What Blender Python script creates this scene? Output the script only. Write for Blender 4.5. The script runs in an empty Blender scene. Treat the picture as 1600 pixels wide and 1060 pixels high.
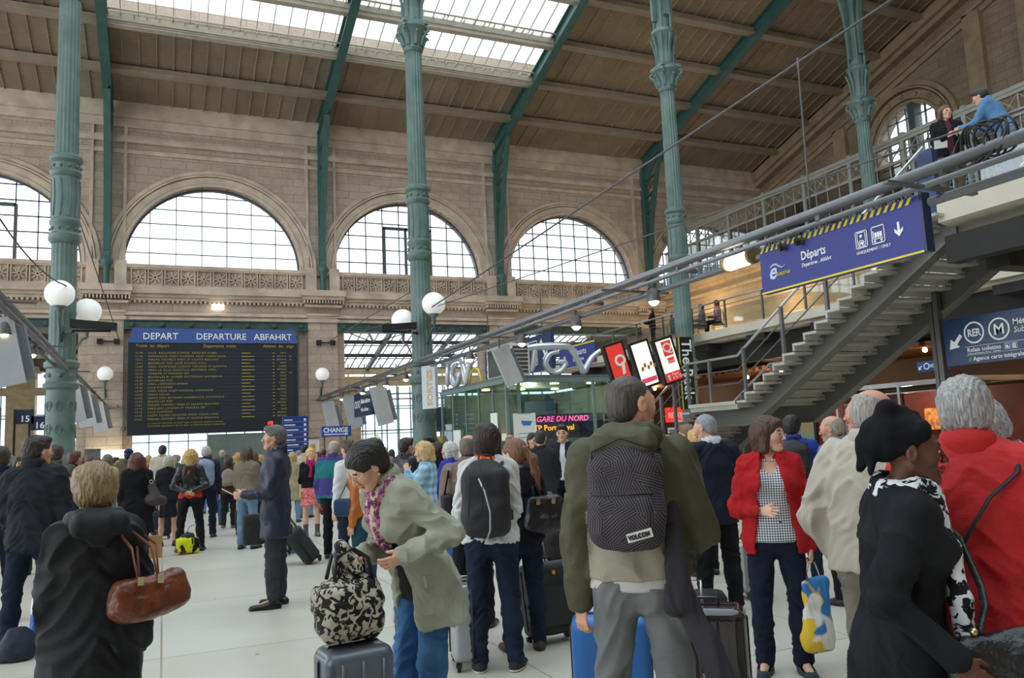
import bpy, math, random
import numpy as np
from mathutils import Vector, Matrix
random.seed(7)
SC = bpy.context.scene
COL = SC.collection
PI = math.pi
# ---------------------------------------------------------------- camera
F_PX, YAW, PITCH, ROLL, CAMH = 1256.67, .4115, .123, -.0448, 1.6
def _basis():
    cy, sy, cp, sp = math.cos(YAW), math.sin(YAW), math.cos(PITCH), math.sin(PITCH)
    w = np.array([sy*cp, cy*cp, sp]); right = np.array([cy, -sy, 0.]); up = np.cross(right, w)
    return right*math.cos(ROLL)+up*math.sin(ROLL), -right*math.sin(ROLL)+up*math.cos(ROLL), w
CR, CU, CW = _basis()
cam = bpy.data.objects.new('camera', bpy.data.cameras.new('camera')); COL.objects.link(cam)
cam.data.sensor_width = 36; cam.data.lens = 36*F_PX/1600; cam.data.clip_end = 400; cam.data.clip_start = .05
cam.matrix_world = Matrix(((CR[0], CU[0], -CW[0], 0), (CR[1], CU[1], -CW[1], 0), (CR[2], CU[2], -CW[2], CAMH), (0, 0, 0, 1)))
SC.camera = cam
# ---------------------------------------------------------------- daylight
SC.view_settings.view_transform = 'Standard'; SC.view_settings.look = 'None'
SC.view_settings.gamma = 1; SC.view_settings.use_curve_mapping = False
SC.view_settings.exposure = 1.35
world = bpy.data.worlds.new('sky'); SC.world = world; world.use_nodes = True
wn_ = world.node_tree.nodes; bg = wn_['Background']
bg.inputs[0].default_value = (.86, .94, 1.0, 1); bg.inputs[1].default_value = 1.15
def ray(x, y):
    d = CW*F_PX+CR*(x-800)-CU*(y-530); return d/np.linalg.norm(d)
def onY(x, y, D): d = ray(x, y); return np.array([0, 0, CAMH])+d*(D/d[1])
def onX(x, y, D): d = ray(x, y); return np.array([0, 0, CAMH])+d*(D/d[0])
def onZ(x, y, D): d = ray(x, y); return np.array([0, 0, CAMH])+d*((D-CAMH)/d[2])
def area(name, loc, rot, sx, sy, power, color=(1, 1, 1)):
    l = bpy.data.lights.new(name, 'AREA'); l.shape = 'RECTANGLE'; l.size = sx; l.size_y = sy; l.energy = power; l.color = color
    o = bpy.data.objects.new(name, l); o.location = loc; o.rotation_euler = rot; COL.objects.link(o); return o
def point(name, loc, power, color=(1, .75, .45), r=.15):
    l = bpy.data.lights.new(name, 'POINT'); l.energy = power; l.color = color; l.shadow_soft_size = r
    o = bpy.data.objects.new(name, l); o.location = loc; COL.objects.link(o); return o
# ---------------------------------------------------------------- materials
def lin(c):
    if isinstance(c, str):
        c = [int(c[i:i+2], 16)/255 for i in (0, 2, 4)]
        c = [v/12.92 if v <= .04045 else ((v+.055)/1.055)**2.4 for v in c]
    return (c[0], c[1], c[2], 1)
_m = {}
def mat(name, color='808080', rough=.6, metal=0, var=.12, scale=3., bump=0, bscale=40., emit=0, spec=.5, c2=None, coat=0):
    if name in _m: return _m[name]
    m = bpy.data.materials.new(name); m.use_nodes = True; _m[name] = m
    N = m.node_tree.nodes; L = m.node_tree.links; b = N['Principled BSDF']
    c = lin(color); b.inputs['Roughness'].default_value = rough; b.inputs['Metallic'].default_value = metal
    b.inputs['Specular IOR Level'].default_value = spec
    b.inputs['Base Color'].default_value = c
    if coat: b.inputs['Coat Weight'].default_value = coat
    if var or bump: tc = N.new('ShaderNodeTexCoord')
    if var:
        n = N.new('ShaderNodeTexNoise'); n.inputs['Scale'].default_value = scale; n.inputs['Detail'].default_value = 4
        L.new(tc.outputs['Object'], n.inputs['Vector'])
        r = N.new('ShaderNodeMix'); r.data_type = 'RGBA'
        mr = N.new('ShaderNodeMapRange'); mr.inputs[1].default_value = .3; mr.inputs[2].default_value = .7
        L.new(n.outputs['Fac'], mr.inputs[0]); L.new(mr.outputs[0], r.inputs[0])
        if c2: r.inputs[6].default_value = c; r.inputs[7].default_value = lin(c2)
        else:
            r.inputs[6].default_value = tuple(v*(1-var) for v in c[:3])+(1,); r.inputs[7].default_value = tuple(min(1, v*(1+var)) for v in c[:3])+(1,)
        L.new(r.outputs[2], b.inputs['Base Color'])
    if bump:
        n2 = N.new('ShaderNodeTexNoise'); n2.inputs['Scale'].default_value = bscale; n2.inputs['Detail'].default_value = 3
        L.new(tc.outputs['Object'], n2.inputs['Vector'])
        bp = N.new('ShaderNodeBump'); bp.inputs['Strength'].default_value = min(1, bump); bp.inputs['Distance'].default_value = .02
        L.new(n2.outputs['Fac'], bp.inputs['Height']); L.new(bp.outputs[0], b.inputs['Normal'])
    if emit:
        b.inputs['Emission Color'].default_value = c; b.inputs['Emission Strength'].default_value = emit
    return m
def glassmat(name, color, tr=.85, rough=.05):
    if name in _m: return _m[name]
    m = bpy.data.materials.new(name); m.use_nodes = True; _m[name] = m
    N = m.node_tree.nodes; L = m.node_tree.links; N.remove(N['Principled BSDF'])
    t = N.new('ShaderNodeBsdfTransparent'); t.inputs[0].default_value = lin(color)
    g = N.new('ShaderNodeBsdfGlossy'); g.inputs['Roughness'].default_value = rough
    x = N.new('ShaderNodeMixShader'); x.inputs[0].default_value = 1-tr
    L.new(t.outputs[0], x.inputs[1]); L.new(g.outputs[0], x.inputs[2]); L.new(x.outputs[0], N['Material Output'].inputs[0])
    return m
def stonemat(name, ca, cb, cm, cstain, bw=1.15, bh=.42):
    m = bpy.data.materials.new(name); m.use_nodes = True; _m[name] = m
    N = m.node_tree.nodes; L = m.node_tree.links; b = N['Principled BSDF']; b.inputs['Roughness'].default_value = .85
    tc = N.new('ShaderNodeTexCoord'); sx = N.new('ShaderNodeSeparateXYZ'); L.new(tc.outputs['Object'], sx.inputs[0])
    ad = N.new('ShaderNodeMath'); L.new(sx.outputs[0], ad.inputs[0]); L.new(sx.outputs[1], ad.inputs[1])
    cx = N.new('ShaderNodeCombineXYZ'); L.new(ad.outputs[0], cx.inputs[0]); L.new(sx.outputs[2], cx.inputs[1])
    br = N.new('ShaderNodeTexBrick'); L.new(cx.outputs[0], br.inputs['Vector'])
    br.inputs['Color1'].default_value = lin(ca); br.inputs['Color2'].default_value = lin(cb); br.inputs['Mortar'].default_value = lin(cm)
    br.inputs['Scale'].default_value = 1; br.inputs['Mortar Size'].default_value = .012; br.inputs['Brick Width'].default_value = bw; br.inputs['Row Height'].default_value = bh
    br.inputs['Mortar Smooth'].default_value = .3
    n = N.new('ShaderNodeTexNoise'); n.inputs['Scale'].default_value = .55; n.inputs['Detail'].default_value = 7; n.inputs['Roughness'].default_value = .65
    mp = N.new('ShaderNodeMapping'); mp.inputs['Scale'].default_value = (1, 1, 1.8); L.new(tc.outputs['Object'], mp.inputs[0]); L.new(mp.outputs[0], n.inputs['Vector'])
    mr = N.new('ShaderNodeMapRange'); mr.inputs[1].default_value = .45; mr.inputs[2].default_value = .75; L.new(n.outputs['Fac'], mr.inputs[0])
    mx = N.new('ShaderNodeMix'); mx.data_type = 'RGBA'; L.new(mr.outputs[0], mx.inputs[0]); L.new(br.outputs['Color'], mx.inputs[6]); mx.inputs[7].default_value = lin(cstain)
    n3 = N.new('ShaderNodeTexNoise'); n3.inputs['Scale'].default_value = 9; n3.inputs['Detail'].default_value = 5; L.new(tc.outputs['Object'], n3.inputs['Vector'])
    m2 = N.new('ShaderNodeMix'); m2.data_type = 'RGBA'; m2.blend_type = 'MULTIPLY'; m2.inputs[0].default_value = .35
    L.new(mx.outputs[2], m2.inputs[6]); L.new(n3.outputs['Fac'], m2.inputs[7]); L.new(m2.outputs[2], b.inputs['Base Color'])
    bp = N.new('ShaderNodeBump'); bp.inputs['Strength'].default_value = .4; bp.inputs['Distance'].default_value = .02
    L.new(br.outputs['Fac'], bp.inputs['Height']); bp.invert = True; L.new(bp.outputs[0], b.inputs['Normal'])
    return m
STONE = stonemat('limestone', 'd3c0ae', 'c7b4a1', '9a8876', 'b09c89')
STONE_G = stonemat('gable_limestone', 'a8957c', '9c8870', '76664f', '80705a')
STONE_W = stonemat('warm_limestone', 'd6bb92', 'cbb088', 'a58e69', 'bb9e74')
TRIM = mat('carved_stone', 'c9b7a4', .85, var=.22, scale=1.3, bump=.5, bscale=14)
GREEN = mat('green_painted_iron', '6b807a', .45, var=.25, scale=2.2, bump=.15, bscale=9, c2='536963')
GREENG = mat('girder_green', '3c625e', .45, var=.15, scale=2)
GREEND = mat('dark_green_iron', '3a504c', .5, var=.2, scale=3)
ROOFW = mat('roof_boards', '94846f', .8, var=.18, scale=.6)
BATTEN = mat('roof_battens', '9c8d74', .75, var=.15, scale=1.5)
PURLIN = mat('roof_purlins', '9e8d7c', .7, var=.12, scale=1.5)
PALE = mat('pale_painted_steel', 'b9b2a2', .6, var=.1)
STEEL = mat('grey_painted_steel', '6d6c6a', .45, .5, var=.1)
DSTEEL = mat('dark_grey_steel', '494846', .5, .3, var=.12)
CHROME = mat('brushed_stainless', 'c3c4c6', .25, .9, var=.05)
BLACK = mat('black_metal', '141416', .5, var=.1)
CONC = mat('pale_concrete', 'c9c2b0', .8, var=.08, scale=1.2)
NAVY = mat('navy_sign', '14264e', .35, var=.05)
WHITEP = mat('white_print', 'f2f3f2', .5, var=0)
YEL = mat('yellow_print', 'e3cf3c', .5, var=0)
WHITE = mat('white_enamel', 'e4e4e0', .4, var=.04)
SKYG = glassmat('arch_glass', 'f6fbff', .93, .1)
ROOFG = glassmat('skylight_glass', 'f2f6f8', .93, .3)
KGLASS = glassmat('kiosk_glass', 'b4d2c8', .78, .03)
CLEARG = glassmat('clear_glass', 'c8d4d4', .82, .03)
# ---------------------------------------------------------------- mesh builder
class M:
    def __init__(s): s.v = []; s.f = []; s.mi = []; s.cur = 0
    def add(s, vs, fs):
        o = len(s.v); s.v.extend([tuple(map(float, p)) for p in vs]); s.f.extend([tuple(i+o for i in f) for f in fs]); s.mi.extend([s.cur]*len(fs)); return s
    def box(s, a, b):
        x0, y0, z0 = a; x1, y1, z1 = b
        return s.add([(x0, y0, z0), (x1, y0, z0), (x1, y1, z0), (x0, y1, z0), (x0, y0, z1), (x1, y0, z1), (x1, y1, z1), (x0, y1, z1)],
                     [(0, 3, 2, 1), (4, 5, 6, 7), (0, 1, 5, 4), (1, 2, 6, 5), (2, 3, 7, 6), (3, 0, 4, 7)])
    def ob(s, c, ax, ay, az, h):
        c = np.array(c, float); ax, ay, az = [np.array(q, float)*k for q, k in zip((ax, ay, az), h)]
        vs = [c+i*ax+j*ay+k*az for k in (-1, 1) for (i, j) in ((-1, -1), (1, -1), (1, 1), (-1, 1))]
        return s.add(vs, [(0, 3, 2, 1), (4, 5, 6, 7), (0, 1, 5, 4), (1, 2, 6, 5), (2, 3, 7, 6), (3, 0, 4, 7)])
    def bar(s, a, b, w, h, up=(0, 0, 1)):
        a = np.array(a, float); b = np.array(b, float); d = b-a; l = np.linalg.norm(d); d = d/l
        u = np.array(up, float); 
        if abs(d@u) > .99: u = np.array([0, 1., 0])
        x = np.cross(d, u); x /= np.linalg.norm(x); z = np.cross(x, d)
        return s.ob((a+b)/2, x, d, z, (w/2, l/2, h/2))
    def tube(s, pts, r, n=8, caps=True, flat=1., up=None):
        pts = [np.array(p, float) for p in pts]; m = len(pts)
        rr = r if hasattr(r, '__len__') else [r]*m
        vs = []; 
        t0 = pts[1]-pts[0]; t0 /= np.linalg.norm(t0)
        u = np.array(up, float) if up is not None else (np.array([0, 0, 1.]) if abs(t0[2]) < .9 else np.array([1., 0, 0]))
        for i, p in enumerate(pts):
            t = pts[min(i+1, m-1)]-pts[max(i-1, 0)]; t = t/(np.linalg.norm(t)+1e-9)
            if up is not None: u = np.array(up, float)
            x = np.cross(t, u); x /= (np.linalg.norm(x)+1e-9); y = np.cross(x, t); u = y
            for k in range(n):
                a = 2*PI*k/n; vs.append(p+rr[i]*(x*math.cos(a)+y*math.sin(a)*flat))
        fs = [(i*n+k, i*n+(k+1) % n, (i+1)*n+(k+1) % n, (i+1)*n+k) for i in range(m-1) for k in range(n)]
        if caps: fs += [tuple(range(n-1, -1, -1)), tuple((m-1)*n+k for k in range(n))]
        return s.add(vs, fs)
    def lathe(s, prof, c, n=24, caps=True, flute=0):
        vs = []
        for r, z in prof:
            for k in range(n):
                a = 2*PI*k/n; q = r*(1-flute*(k % 2)) if flute else r
                vs.append((c[0]+q*math.cos(a), c[1]+q*math.sin(a), c[2]+z))
        m = len(prof)
        fs = [(i*n+k, i*n+(k+1) % n, (i+1)*n+(k+1) % n, (i+1)*n+k) for i in range(m-1) for k in range(n)]
        if caps: fs += [tuple(range(n-1, -1, -1)), tuple((m-1)*n+k for k in range(n))]
        return s.add(vs, fs)
    def prism(s, poly, o, x, y, d):
        """poly in (x,y) coords on axes x,y from origin o, extruded by vector d"""
        o, x, y, d = [np.array(q, float) for q in (o, x, y, d)]; n = len(poly)
        vs = [o+x*p[0]+y*p[1] for p in poly]+[o+x*p[0]+y*p[1]+d for p in poly]
        fs = [tuple(range(n-1, -1, -1)), tuple(range(n, 2*n))]+[(i, (i+1) % n, (i+1) % n+n, i+n) for i in range(n)]
        return s.add(vs, fs)
    def sphere(s, c, r, n=16, m=10):
        r = r if hasattr(r, '__len__') else (r, r, r)
        vs = [(c[0], c[1], c[2]-r[2])]
        for i in range(1, m):
            t = PI*i/m
            for k in range(n): vs.append((c[0]+r[0]*math.sin(t)*math.cos(2*PI*k/n), c[1]+r[1]*math.sin(t)*math.sin(2*PI*k/n), c[2]-r[2]*math.cos(t)))
        vs.append((c[0], c[1], c[2]+r[2])); e = len(vs)-1
        fs = [(0, 1+(k+1) % n, 1+k) for k in range(n)]
        for i in range(m-2): fs += [(1+i*n+k, 1+i*n+(k+1) % n, 1+(i+1)*n+(k+1) % n, 1+(i+1)*n+k) for k in range(n)]
        fs += [(e, 1+(m-2)*n+k, 1+(m-2)*n+(k+1) % n) for k in range(n)]
        return s.add(vs, fs)
    def quad(s, a, b, c, d): return s.add([a, b, c, d], [(0, 1, 2, 3)])
    def build(s, name, mats, parent=None, smooth=False, **kw):
        me = bpy.data.meshes.new(name); me.from_pydata(s.v, [], s.f)
        mats = mats if isinstance(mats, (list, tuple)) else [mats]
        for q in mats: me.materials.append(q)
        me.polygons.foreach_set('material_index', s.mi)
        o = bpy.data.objects.new(name, me); COL.objects.link(o)
        if parent: o.parent = parent
        if smooth:
            me.shade_smooth()
            if smooth != 2: me.set_sharp_from_angle(angle=math.radians(40))
        return tag(o, **kw)
def tag(o, label=None, cat=None, group=None, kind=None):
    if label: o['label'] = label
    if cat: o['category'] = cat
    if group: o['group'] = group
    if kind: o['kind'] = kind
    return o
def empty(name, loc=(0, 0, 0), rz=0, **kw):
    o = bpy.data.objects.new(name, None); COL.objects.link(o); o.location = tuple(map(float, loc)); o.rotation_euler = (0, 0, rz); o.empty_display_size = .1
    return tag(o, **kw)
def struct(o): o['kind'] = 'structure'; return o
def dup(root, loc, rz=None, label=None, cat=None, group=None):
    r = root.copy(); COL.objects.link(r); r.location = tuple(map(float, loc))
    if rz is not None: r.rotation_euler = (0, 0, rz)
    tag(r, label, cat, group)
    for ch in list(root.children):
        c = ch.copy(); COL.objects.link(c); c.parent = r
        for g in list(ch.children):
            d = g.copy(); COL.objects.link(d); d.parent = c
    return r
def frame_m(o, x, y):
    x = Vector(x).normalized(); y = Vector(y); z = x.cross(y).normalized(); y = z.cross(x)
    return Matrix(((x[0], y[0], z[0], o[0]), (x[1], y[1], z[1], o[1]), (x[2], y[2], z[2], o[2]), (0, 0, 0, 1)))
_dg = None
def text(s, size, o, x, y, m, parent=None, align='LEFT', bold=0., name='lettering', ext=.004, sx=1., shear=0., sp=1., ls=1.):
    """printed letters as a mesh: baseline origin o, reading direction x, up y"""
    cu = bpy.data.curves.new('t', 'FONT'); cu.body = s; cu.size = size; cu.align_x = align; cu.extrude = ext; cu.offset = bold; cu.shear = shear; cu.space_character = sp; cu.space_line = ls
    cu.resolution_u = 2
    t = bpy.data.objects.new('t', cu); COL.objects.link(t)
    me = bpy.data.meshes.new_from_object(t.evaluated_get(bpy.context.evaluated_depsgraph_get()))
    COL.objects.unlink(t); bpy.data.objects.remove(t); bpy.data.curves.remove(cu)
    mm = frame_m(o, x, y) @ Matrix.Diagonal((sx, 1, 1, 1)); me.transform(mm)
    me.materials.clear(); me.materials.append(m)
    ob = bpy.data.objects.new(name, me); COL.objects.link(ob)
    if parent: ob.parent = parent
    return ob
# ================================================================ the hall
W = 41.6; X0 = -2.5; ZS = 10.6; ZT = 18.6; ZB = 7.5
def roofz(y): return ZT+.3*(W-y)
FLOOR = mat('terrazzo_floor', 'c9c2b4', .38, var=.0)
def _floor():
    m = FLOOR; N = m.node_tree.nodes; L = m.node_tree.links; b = N['Principled BSDF']
    tc = N.new('ShaderNodeTexCoord'); br = N.new('ShaderNodeTexBrick'); L.new(tc.outputs['Object'], br.inputs['Vector'])
    br.offset = 0; br.inputs['Scale'].default_value = 1; br.inputs['Brick Width'].default_value = 2.4; br.inputs['Row Height'].default_value = 2.4
    br.inputs['Mortar Size'].default_value = .009; br.inputs['Color1'].default_value = lin('ccc8bd'); br.inputs['Color2'].default_value = lin('c2bdb1'); br.inputs['Mortar'].default_value = lin('8d8777')
    n = N.new('ShaderNodeTexNoise'); n.inputs['Scale'].default_value = .7; n.inputs['Detail'].default_value = 8; L.new(tc.outputs['Object'], n.inputs['Vector'])
    mr = N.new('ShaderNodeMapRange'); mr.inputs[1].default_value = .35; mr.inputs[2].default_value = .7; mr.inputs[3].default_value = 0; mr.inputs[4].default_value = .6
    L.new(n.outputs['Fac'], mr.inputs[0]); mx = N.new('ShaderNodeMix'); mx.data_type = 'RGBA'; L.new(mr.outputs[0], mx.inputs[0])
    L.new(br.outputs['Color'], mx.inputs[6]); mx.inputs[7].default_value = lin('b5ae9e')
    # small chewing gum spots
    v = N.new('ShaderNodeTexVoronoi'); v.inputs['Scale'].default_value = 1.6; L.new(tc.outputs['Object'], v.inputs['Vector'])
    lt = N.new('ShaderNodeMath'); lt.operation = 'LESS_THAN'; lt.inputs[1].default_value = .035; L.new(v.outputs['Distance'], lt.inputs[0])
    m3 = N.new('ShaderNodeMix'); m3.data_type = 'RGBA'; L.new(lt.outputs[0], m3.inputs[0]); L.new(mx.outputs[2], m3.inputs[6]); m3.inputs[7].default_value = lin('857f73')
    L.new(m3.outputs[2], b.inputs['Base Color'])
    r = N.new('ShaderNodeMapRange'); r.inputs[3].default_value = .28; r.inputs[4].default_value = .5; L.new(n.outputs['Fac'], r.inputs[0]); L.new(r.outputs[0], b.inputs['Roughness'])
_floor()
struct(M().box((-40, -14, -.3), (60, 90, 0)).build('floor', FLOOR))
def archrow(mb, ctr, r, xa, xb, zc, zt, y0, y1, axis='x', n=28):
    xs = [xa]+[ctr-r*math.cos(PI*i/n) for i in range(n+1)]+[xb]
    def P(x, y, z): return (x, y, z) if axis == 'x' else (y, x, z)
    def h(x): d = r*r-(x-ctr)**2; return zc+(math.sqrt(d) if d > 0 else 0)
    for i in range(len(xs)-1):
        a, b = xs[i], xs[i+1]
        if b-a < 1e-6: continue
        ha, hb = h(a) if i > 0 else zc, h(b) if i < len(xs)-2 else zc
        mb.add([P(a, y0, ha), P(b, y0, hb), P(b, y0, zt), P(a, y0, zt), P(a, y1, ha), P(b, y1, hb), P(b, y1, zt), P(a, y1, zt)],
               [(0, 1, 2, 3), (7, 6, 5, 4), (4, 5, 1, 0), (3, 2, 6, 7)])
def halfring(mb, ctr, zc, r0, r1, y0, y1, n=40, axis='x'):
    def P(x, y, z): return (x, y, z) if axis == 'x' else (y, x, z)
    vs = []
    for i in range(n+1):
        a = PI*i/n; c, s = math.cos(a), math.sin(a)
        vs += [P(ctr-r0*c, y0, zc+r0*s), P(ctr-r1*c, y0, zc+r1*s), P(ctr-r1*c, y1, zc+r1*s), P(ctr-r0*c, y1, zc+r0*s)]
    mb.add(vs, [(4*i+k, 4*i+(k+1) % 4, 4*i+4+(k+1) % 4, 4*i+4+k) for i in range(n) for k in range(4)]+[(0, 1, 2, 3), (4*n+3, 4*n+2, 4*n+1, 4*n)])
XG = 36.9
wb = M()
for k in range(-1, 4):
    xa = X0+10*k; xb = min(xa+10, XG)
    archrow(wb, xa+4.78 if k < 3 else xa+4.8, 4.15, xa, xb, ZS, ZT+.3, W, W+.9)
    wb.box((xa, W, ZB+.45), (xb, W+.9, ZS))                 # entablature zone
for k in range(-1, 5):                                      # piers below
    x = X0+10*k; wb.box((x-.75, W-.12, 0), (x+.75, W+1.2, 8.35))
    wb.box((x-1.15, W+.15, 0), (x+1.15, W+.95, 7.6))
wb.box((-13, W, 18.9), (XG, W+.9, 24))
struct(wb.build('wall_back', STONE))
tr = M()
for (z0, z1, p) in ((17.85, 18.65, .22), (17.4, 17.85, .1), (16.62, 16.85, .22), (16.1, 16.3, .1), (16.85, 17.0, .1), (10.45, 10.62, .35), (9.2, 9.5, .5), (9.05, 9.2, .32), (8.9, 9.05, .2), (8.2, 8.35, .14), (7.95, 8.1, .1)):
    tr.box((-12.5, W-p, z0), (XG, W, z1))
for k in range(-1, 4):
    c = X0+10*k+4.78
    halfring(tr, c, ZS, 4.15, 4.3, W-.1, W+.3); halfring(tr, c, ZS, 4.32, 4.62, W-.06, W); halfring(tr, c, ZS, 4.66, 4.74, W-.16, W); halfring(tr, c, ZS, 4.78, 4.95, W-.1, W)
struct(tr.build('trim_1', TRIM))
t2 = M()                                                    # piers' capitals, dentils, parapet stars
for k in range(-1, 5):
    x = X0+10*k
    if x > XG: continue
    for (z0, z1, p) in ((9.25, 9.55, .62), (9.08, 9.25, .5), (8.72, 8.84, .3), (7.95, 8.12, .12), (8.3, 8.4, .1)):
        t2.box((x-.78-p*.55, W-.12-p, z0), (x+.78+p*.55, W, z1))
    for i in range(14): t2.box((x-1.0+i*.15, W-.6, 8.9), (x-.93+i*.15, W-.1, 9.06))
    t2.box((x-.78, W-.22, 8.84), (x+.78, W, 9.1))
    t2.box((x-.85, W-.42, 9.5), (x-.33, W, 10.75)); t2.box((x+.33, W-.42, 9.5), (x+.85, W, 10.75))
    for sx in (-1, 1):                                      # narrow pilaster frames above
        t2.box((x+sx*.72-.07, W-.12, 10.6), (x+sx*.72+.07, W, 17.4))
    for i in range(11):
        cx = x+1.35+i*.73
        if k == 4 or cx > XG: break
        t2.box((cx-.33, W-.28, 9.6), (cx-.28, W-.1, 10.4)); t2.box((cx+.28, W-.28, 9.6), (cx+.33, W-.1, 10.4))
        for q in range(4):
            a = PI*q/4; d = np.array([math.cos(a), 0, math.sin(a)])*.3
            t2.bar(np.array([cx, W-.2, 10.0])-d, np.array([cx, W-.2, 10.0])+d, .05, .06, up=(0, 1, 0))
    for i in range(40):
        if k < 4: t2.box((x+.95+i*.208, W-.24, 8.78), (x+1.05+i*.208, W, 8.9))
t2.box((-12.5, W-.3, 9.5), (XG, W, 9.62)); t2.box((-12.5, W-.3, 10.38), (XG, W, 10.47)); t2.box((-12.5, W-.12, 9.6), (XG, W, 10.4))
struct(t2.build('trim_2', TRIM))
# arched windows
MULL = mat('window_iron', '565a5c', .5, var=0)
for k in range(-1, 4):
    c = X0+10*k+4.78; r = 4.15; y = W+.45
    g = M(); n = 40; g.add([(c-r*math.cos(PI*i/n), y, ZS+r*math.sin(PI*i/n)) for i in range(n+1)], [tuple(range(n+1))])
    win = struct(g.build('window_%d' % (k+2), SKYG))
    f = M(); halfring(f, c, ZS, r-.09, r, y-.1, y+.05)
    bars = 7 if k == 0 else 9
    w_ = .042 if k == 0 else .055
    for i in range(1, bars):
        x = -r+2*r*i/bars; h = math.sqrt(max(0, r*r-x*x)); f.box((c+x-w_/2, y-.05, ZS), (c+x+w_/2, y+.02, ZS+h))
    for i in range(1, 6):
        z = r*i/5.6; h = math.sqrt(max(0, r*r-z*z)); f.box((c-h, y-.05, ZS+z-w_/2), (c+h, y+.02, ZS+z+w_/2))
    f.box((c-r, y-.1, ZS), (c+r, y+.05, ZS+.09))
    if k in (1, -1):                                        # opening casement in a thicker frame
        for x in ((-1.3, -.1, 1.3) if k == 1 else (1.4, -1.4)): f.box((c+x-.07, y-.12, ZS), (c+x+.07, y+.04, ZS+2.75))
        f.box((c-1.4, y-.12, ZS+2.65), (c+1.4, y+.04, ZS+2.8))
    f.build('window_frame', MULL, win)
# gable wall on the right with raking cornice
def rake(mb, p, z0, z1, ya=16, yb=W):
    mb.add([(XG-p, ya, roofz(ya)+z0), (XG-p, yb, roofz(yb)+z0), (XG-p, yb, roofz(yb)+z1), (XG-p, ya, roofz(ya)+z1)]+[(XG, ya, roofz(ya)+z0), (XG, yb, roofz(yb)+z0), (XG, yb, roofz(yb)+z1), (XG, ya, roofz(ya)+z1)],
           [(0, 1, 2, 3), (0, 4, 5, 1), (3, 2, 6, 7), (4, 7, 6, 5)])
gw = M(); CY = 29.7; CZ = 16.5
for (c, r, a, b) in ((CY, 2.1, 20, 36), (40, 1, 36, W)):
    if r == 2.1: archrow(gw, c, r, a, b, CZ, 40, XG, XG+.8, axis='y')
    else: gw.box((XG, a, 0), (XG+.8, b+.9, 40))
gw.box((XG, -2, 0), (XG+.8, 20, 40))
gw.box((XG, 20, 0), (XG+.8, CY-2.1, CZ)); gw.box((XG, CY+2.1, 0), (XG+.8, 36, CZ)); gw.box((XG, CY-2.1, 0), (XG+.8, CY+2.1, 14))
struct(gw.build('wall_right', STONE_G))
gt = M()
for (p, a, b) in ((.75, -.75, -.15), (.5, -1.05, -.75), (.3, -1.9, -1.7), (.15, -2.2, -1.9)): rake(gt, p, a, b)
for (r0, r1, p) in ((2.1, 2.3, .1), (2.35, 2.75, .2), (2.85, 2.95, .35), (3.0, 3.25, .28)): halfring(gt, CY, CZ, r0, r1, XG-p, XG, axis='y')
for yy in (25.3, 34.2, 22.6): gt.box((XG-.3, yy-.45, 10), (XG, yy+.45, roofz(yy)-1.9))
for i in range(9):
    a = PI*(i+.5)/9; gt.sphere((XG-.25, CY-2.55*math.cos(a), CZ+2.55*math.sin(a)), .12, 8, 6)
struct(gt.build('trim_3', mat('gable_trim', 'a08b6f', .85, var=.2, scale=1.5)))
g = M(); n = 24; g.add([(XG+.4, CY-2.1*math.cos(PI*i/n), CZ+2.1*math.sin(PI*i/n)) for i in range(n+1)]+[(XG+.4, CY+2.1, 14), (XG+.4, CY-2.1, 14)], [tuple(range(n+3))])
win = struct(g.build('window_6', SKYG)); f = M()
for i in range(1, 7): y = -2.1+4.2*i/7; f.box((XG+.3, CY+y-.03, 14), (XG+.42, CY+y+.03, CZ+math.sqrt(2.1**2-y*y)))
for z in (14.8, 15.6, 16.4, 17.2, 18): f.box((XG+.3, CY-2.1, z-.03), (XG+.42, CY+2.1, z+.03))
f.box((XG-.1, CY-.55, 14), (XG+.5, CY-.15, 18.6)); f.build('window_frame', MULL, win)
# ceiling with battens, purlins, skylight
PY = [38.9, 36.1, 33.3, 30.5, 27.7, 24.9, 22.1]
SKX0, SKX1, SKY0, SKY1 = X0, X0+20, 22.1, 36.0
rf = M()
def roofslab(mb, xa, xb, ya, yb, dz0=0, dz1=.15):
    mb.add([(xa, ya, roofz(ya)+dz0), (xb, ya, roofz(ya)+dz0), (xb, yb, roofz(yb)+dz0), (xa, yb, roofz(yb)+dz0),
            (xa, ya, roofz(ya)+dz1), (xb, ya, roofz(ya)+dz1), (xb, yb, roofz(yb)+dz1), (xa, yb, roofz(yb)+dz1)],
           [(0, 3, 2, 1), (4, 5, 6, 7), (0, 1, 5, 4), (1, 2, 6, 5), (2, 3, 7, 6), (3, 0, 4, 7)])
def _roofmat():
    m = ROOFW; N = m.node_tree.nodes; L = m.node_tree.links; b = N['Principled BSDF']
    tc = N.new('ShaderNodeTexCoord'); wv = N.new('ShaderNodeTexWave'); wv.wave_type = 'BANDS'; wv.bands_direction = 'Y'; wv.inputs['Scale'].default_value = 3.2
    L.new(tc.outputs['Object'], wv.inputs['Vector']); bp = N.new('ShaderNodeBump'); bp.inputs['Strength'].default_value = .8; bp.inputs['Distance'].default_value = .03
    L.new(wv.outputs['Fac'], bp.inputs['Height']); L.new(bp.outputs[0], b.inputs['Normal'])
_roofmat()
roofslab(rf, -30, X0, 20, W+.9); roofslab(rf, X0, X0+20, SKY1, W+.9); roofslab(rf, X0+20, XG+.9, 12, W+.9)
ceil = struct(rf.build('ceiling', ROOFW))
bt = M()
def rbar(mb, x, ya, yb, w, d0, d1): roofslab(mb, x-w/2, x+w/2, ya, yb, d0, d1)
x = -14.
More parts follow.
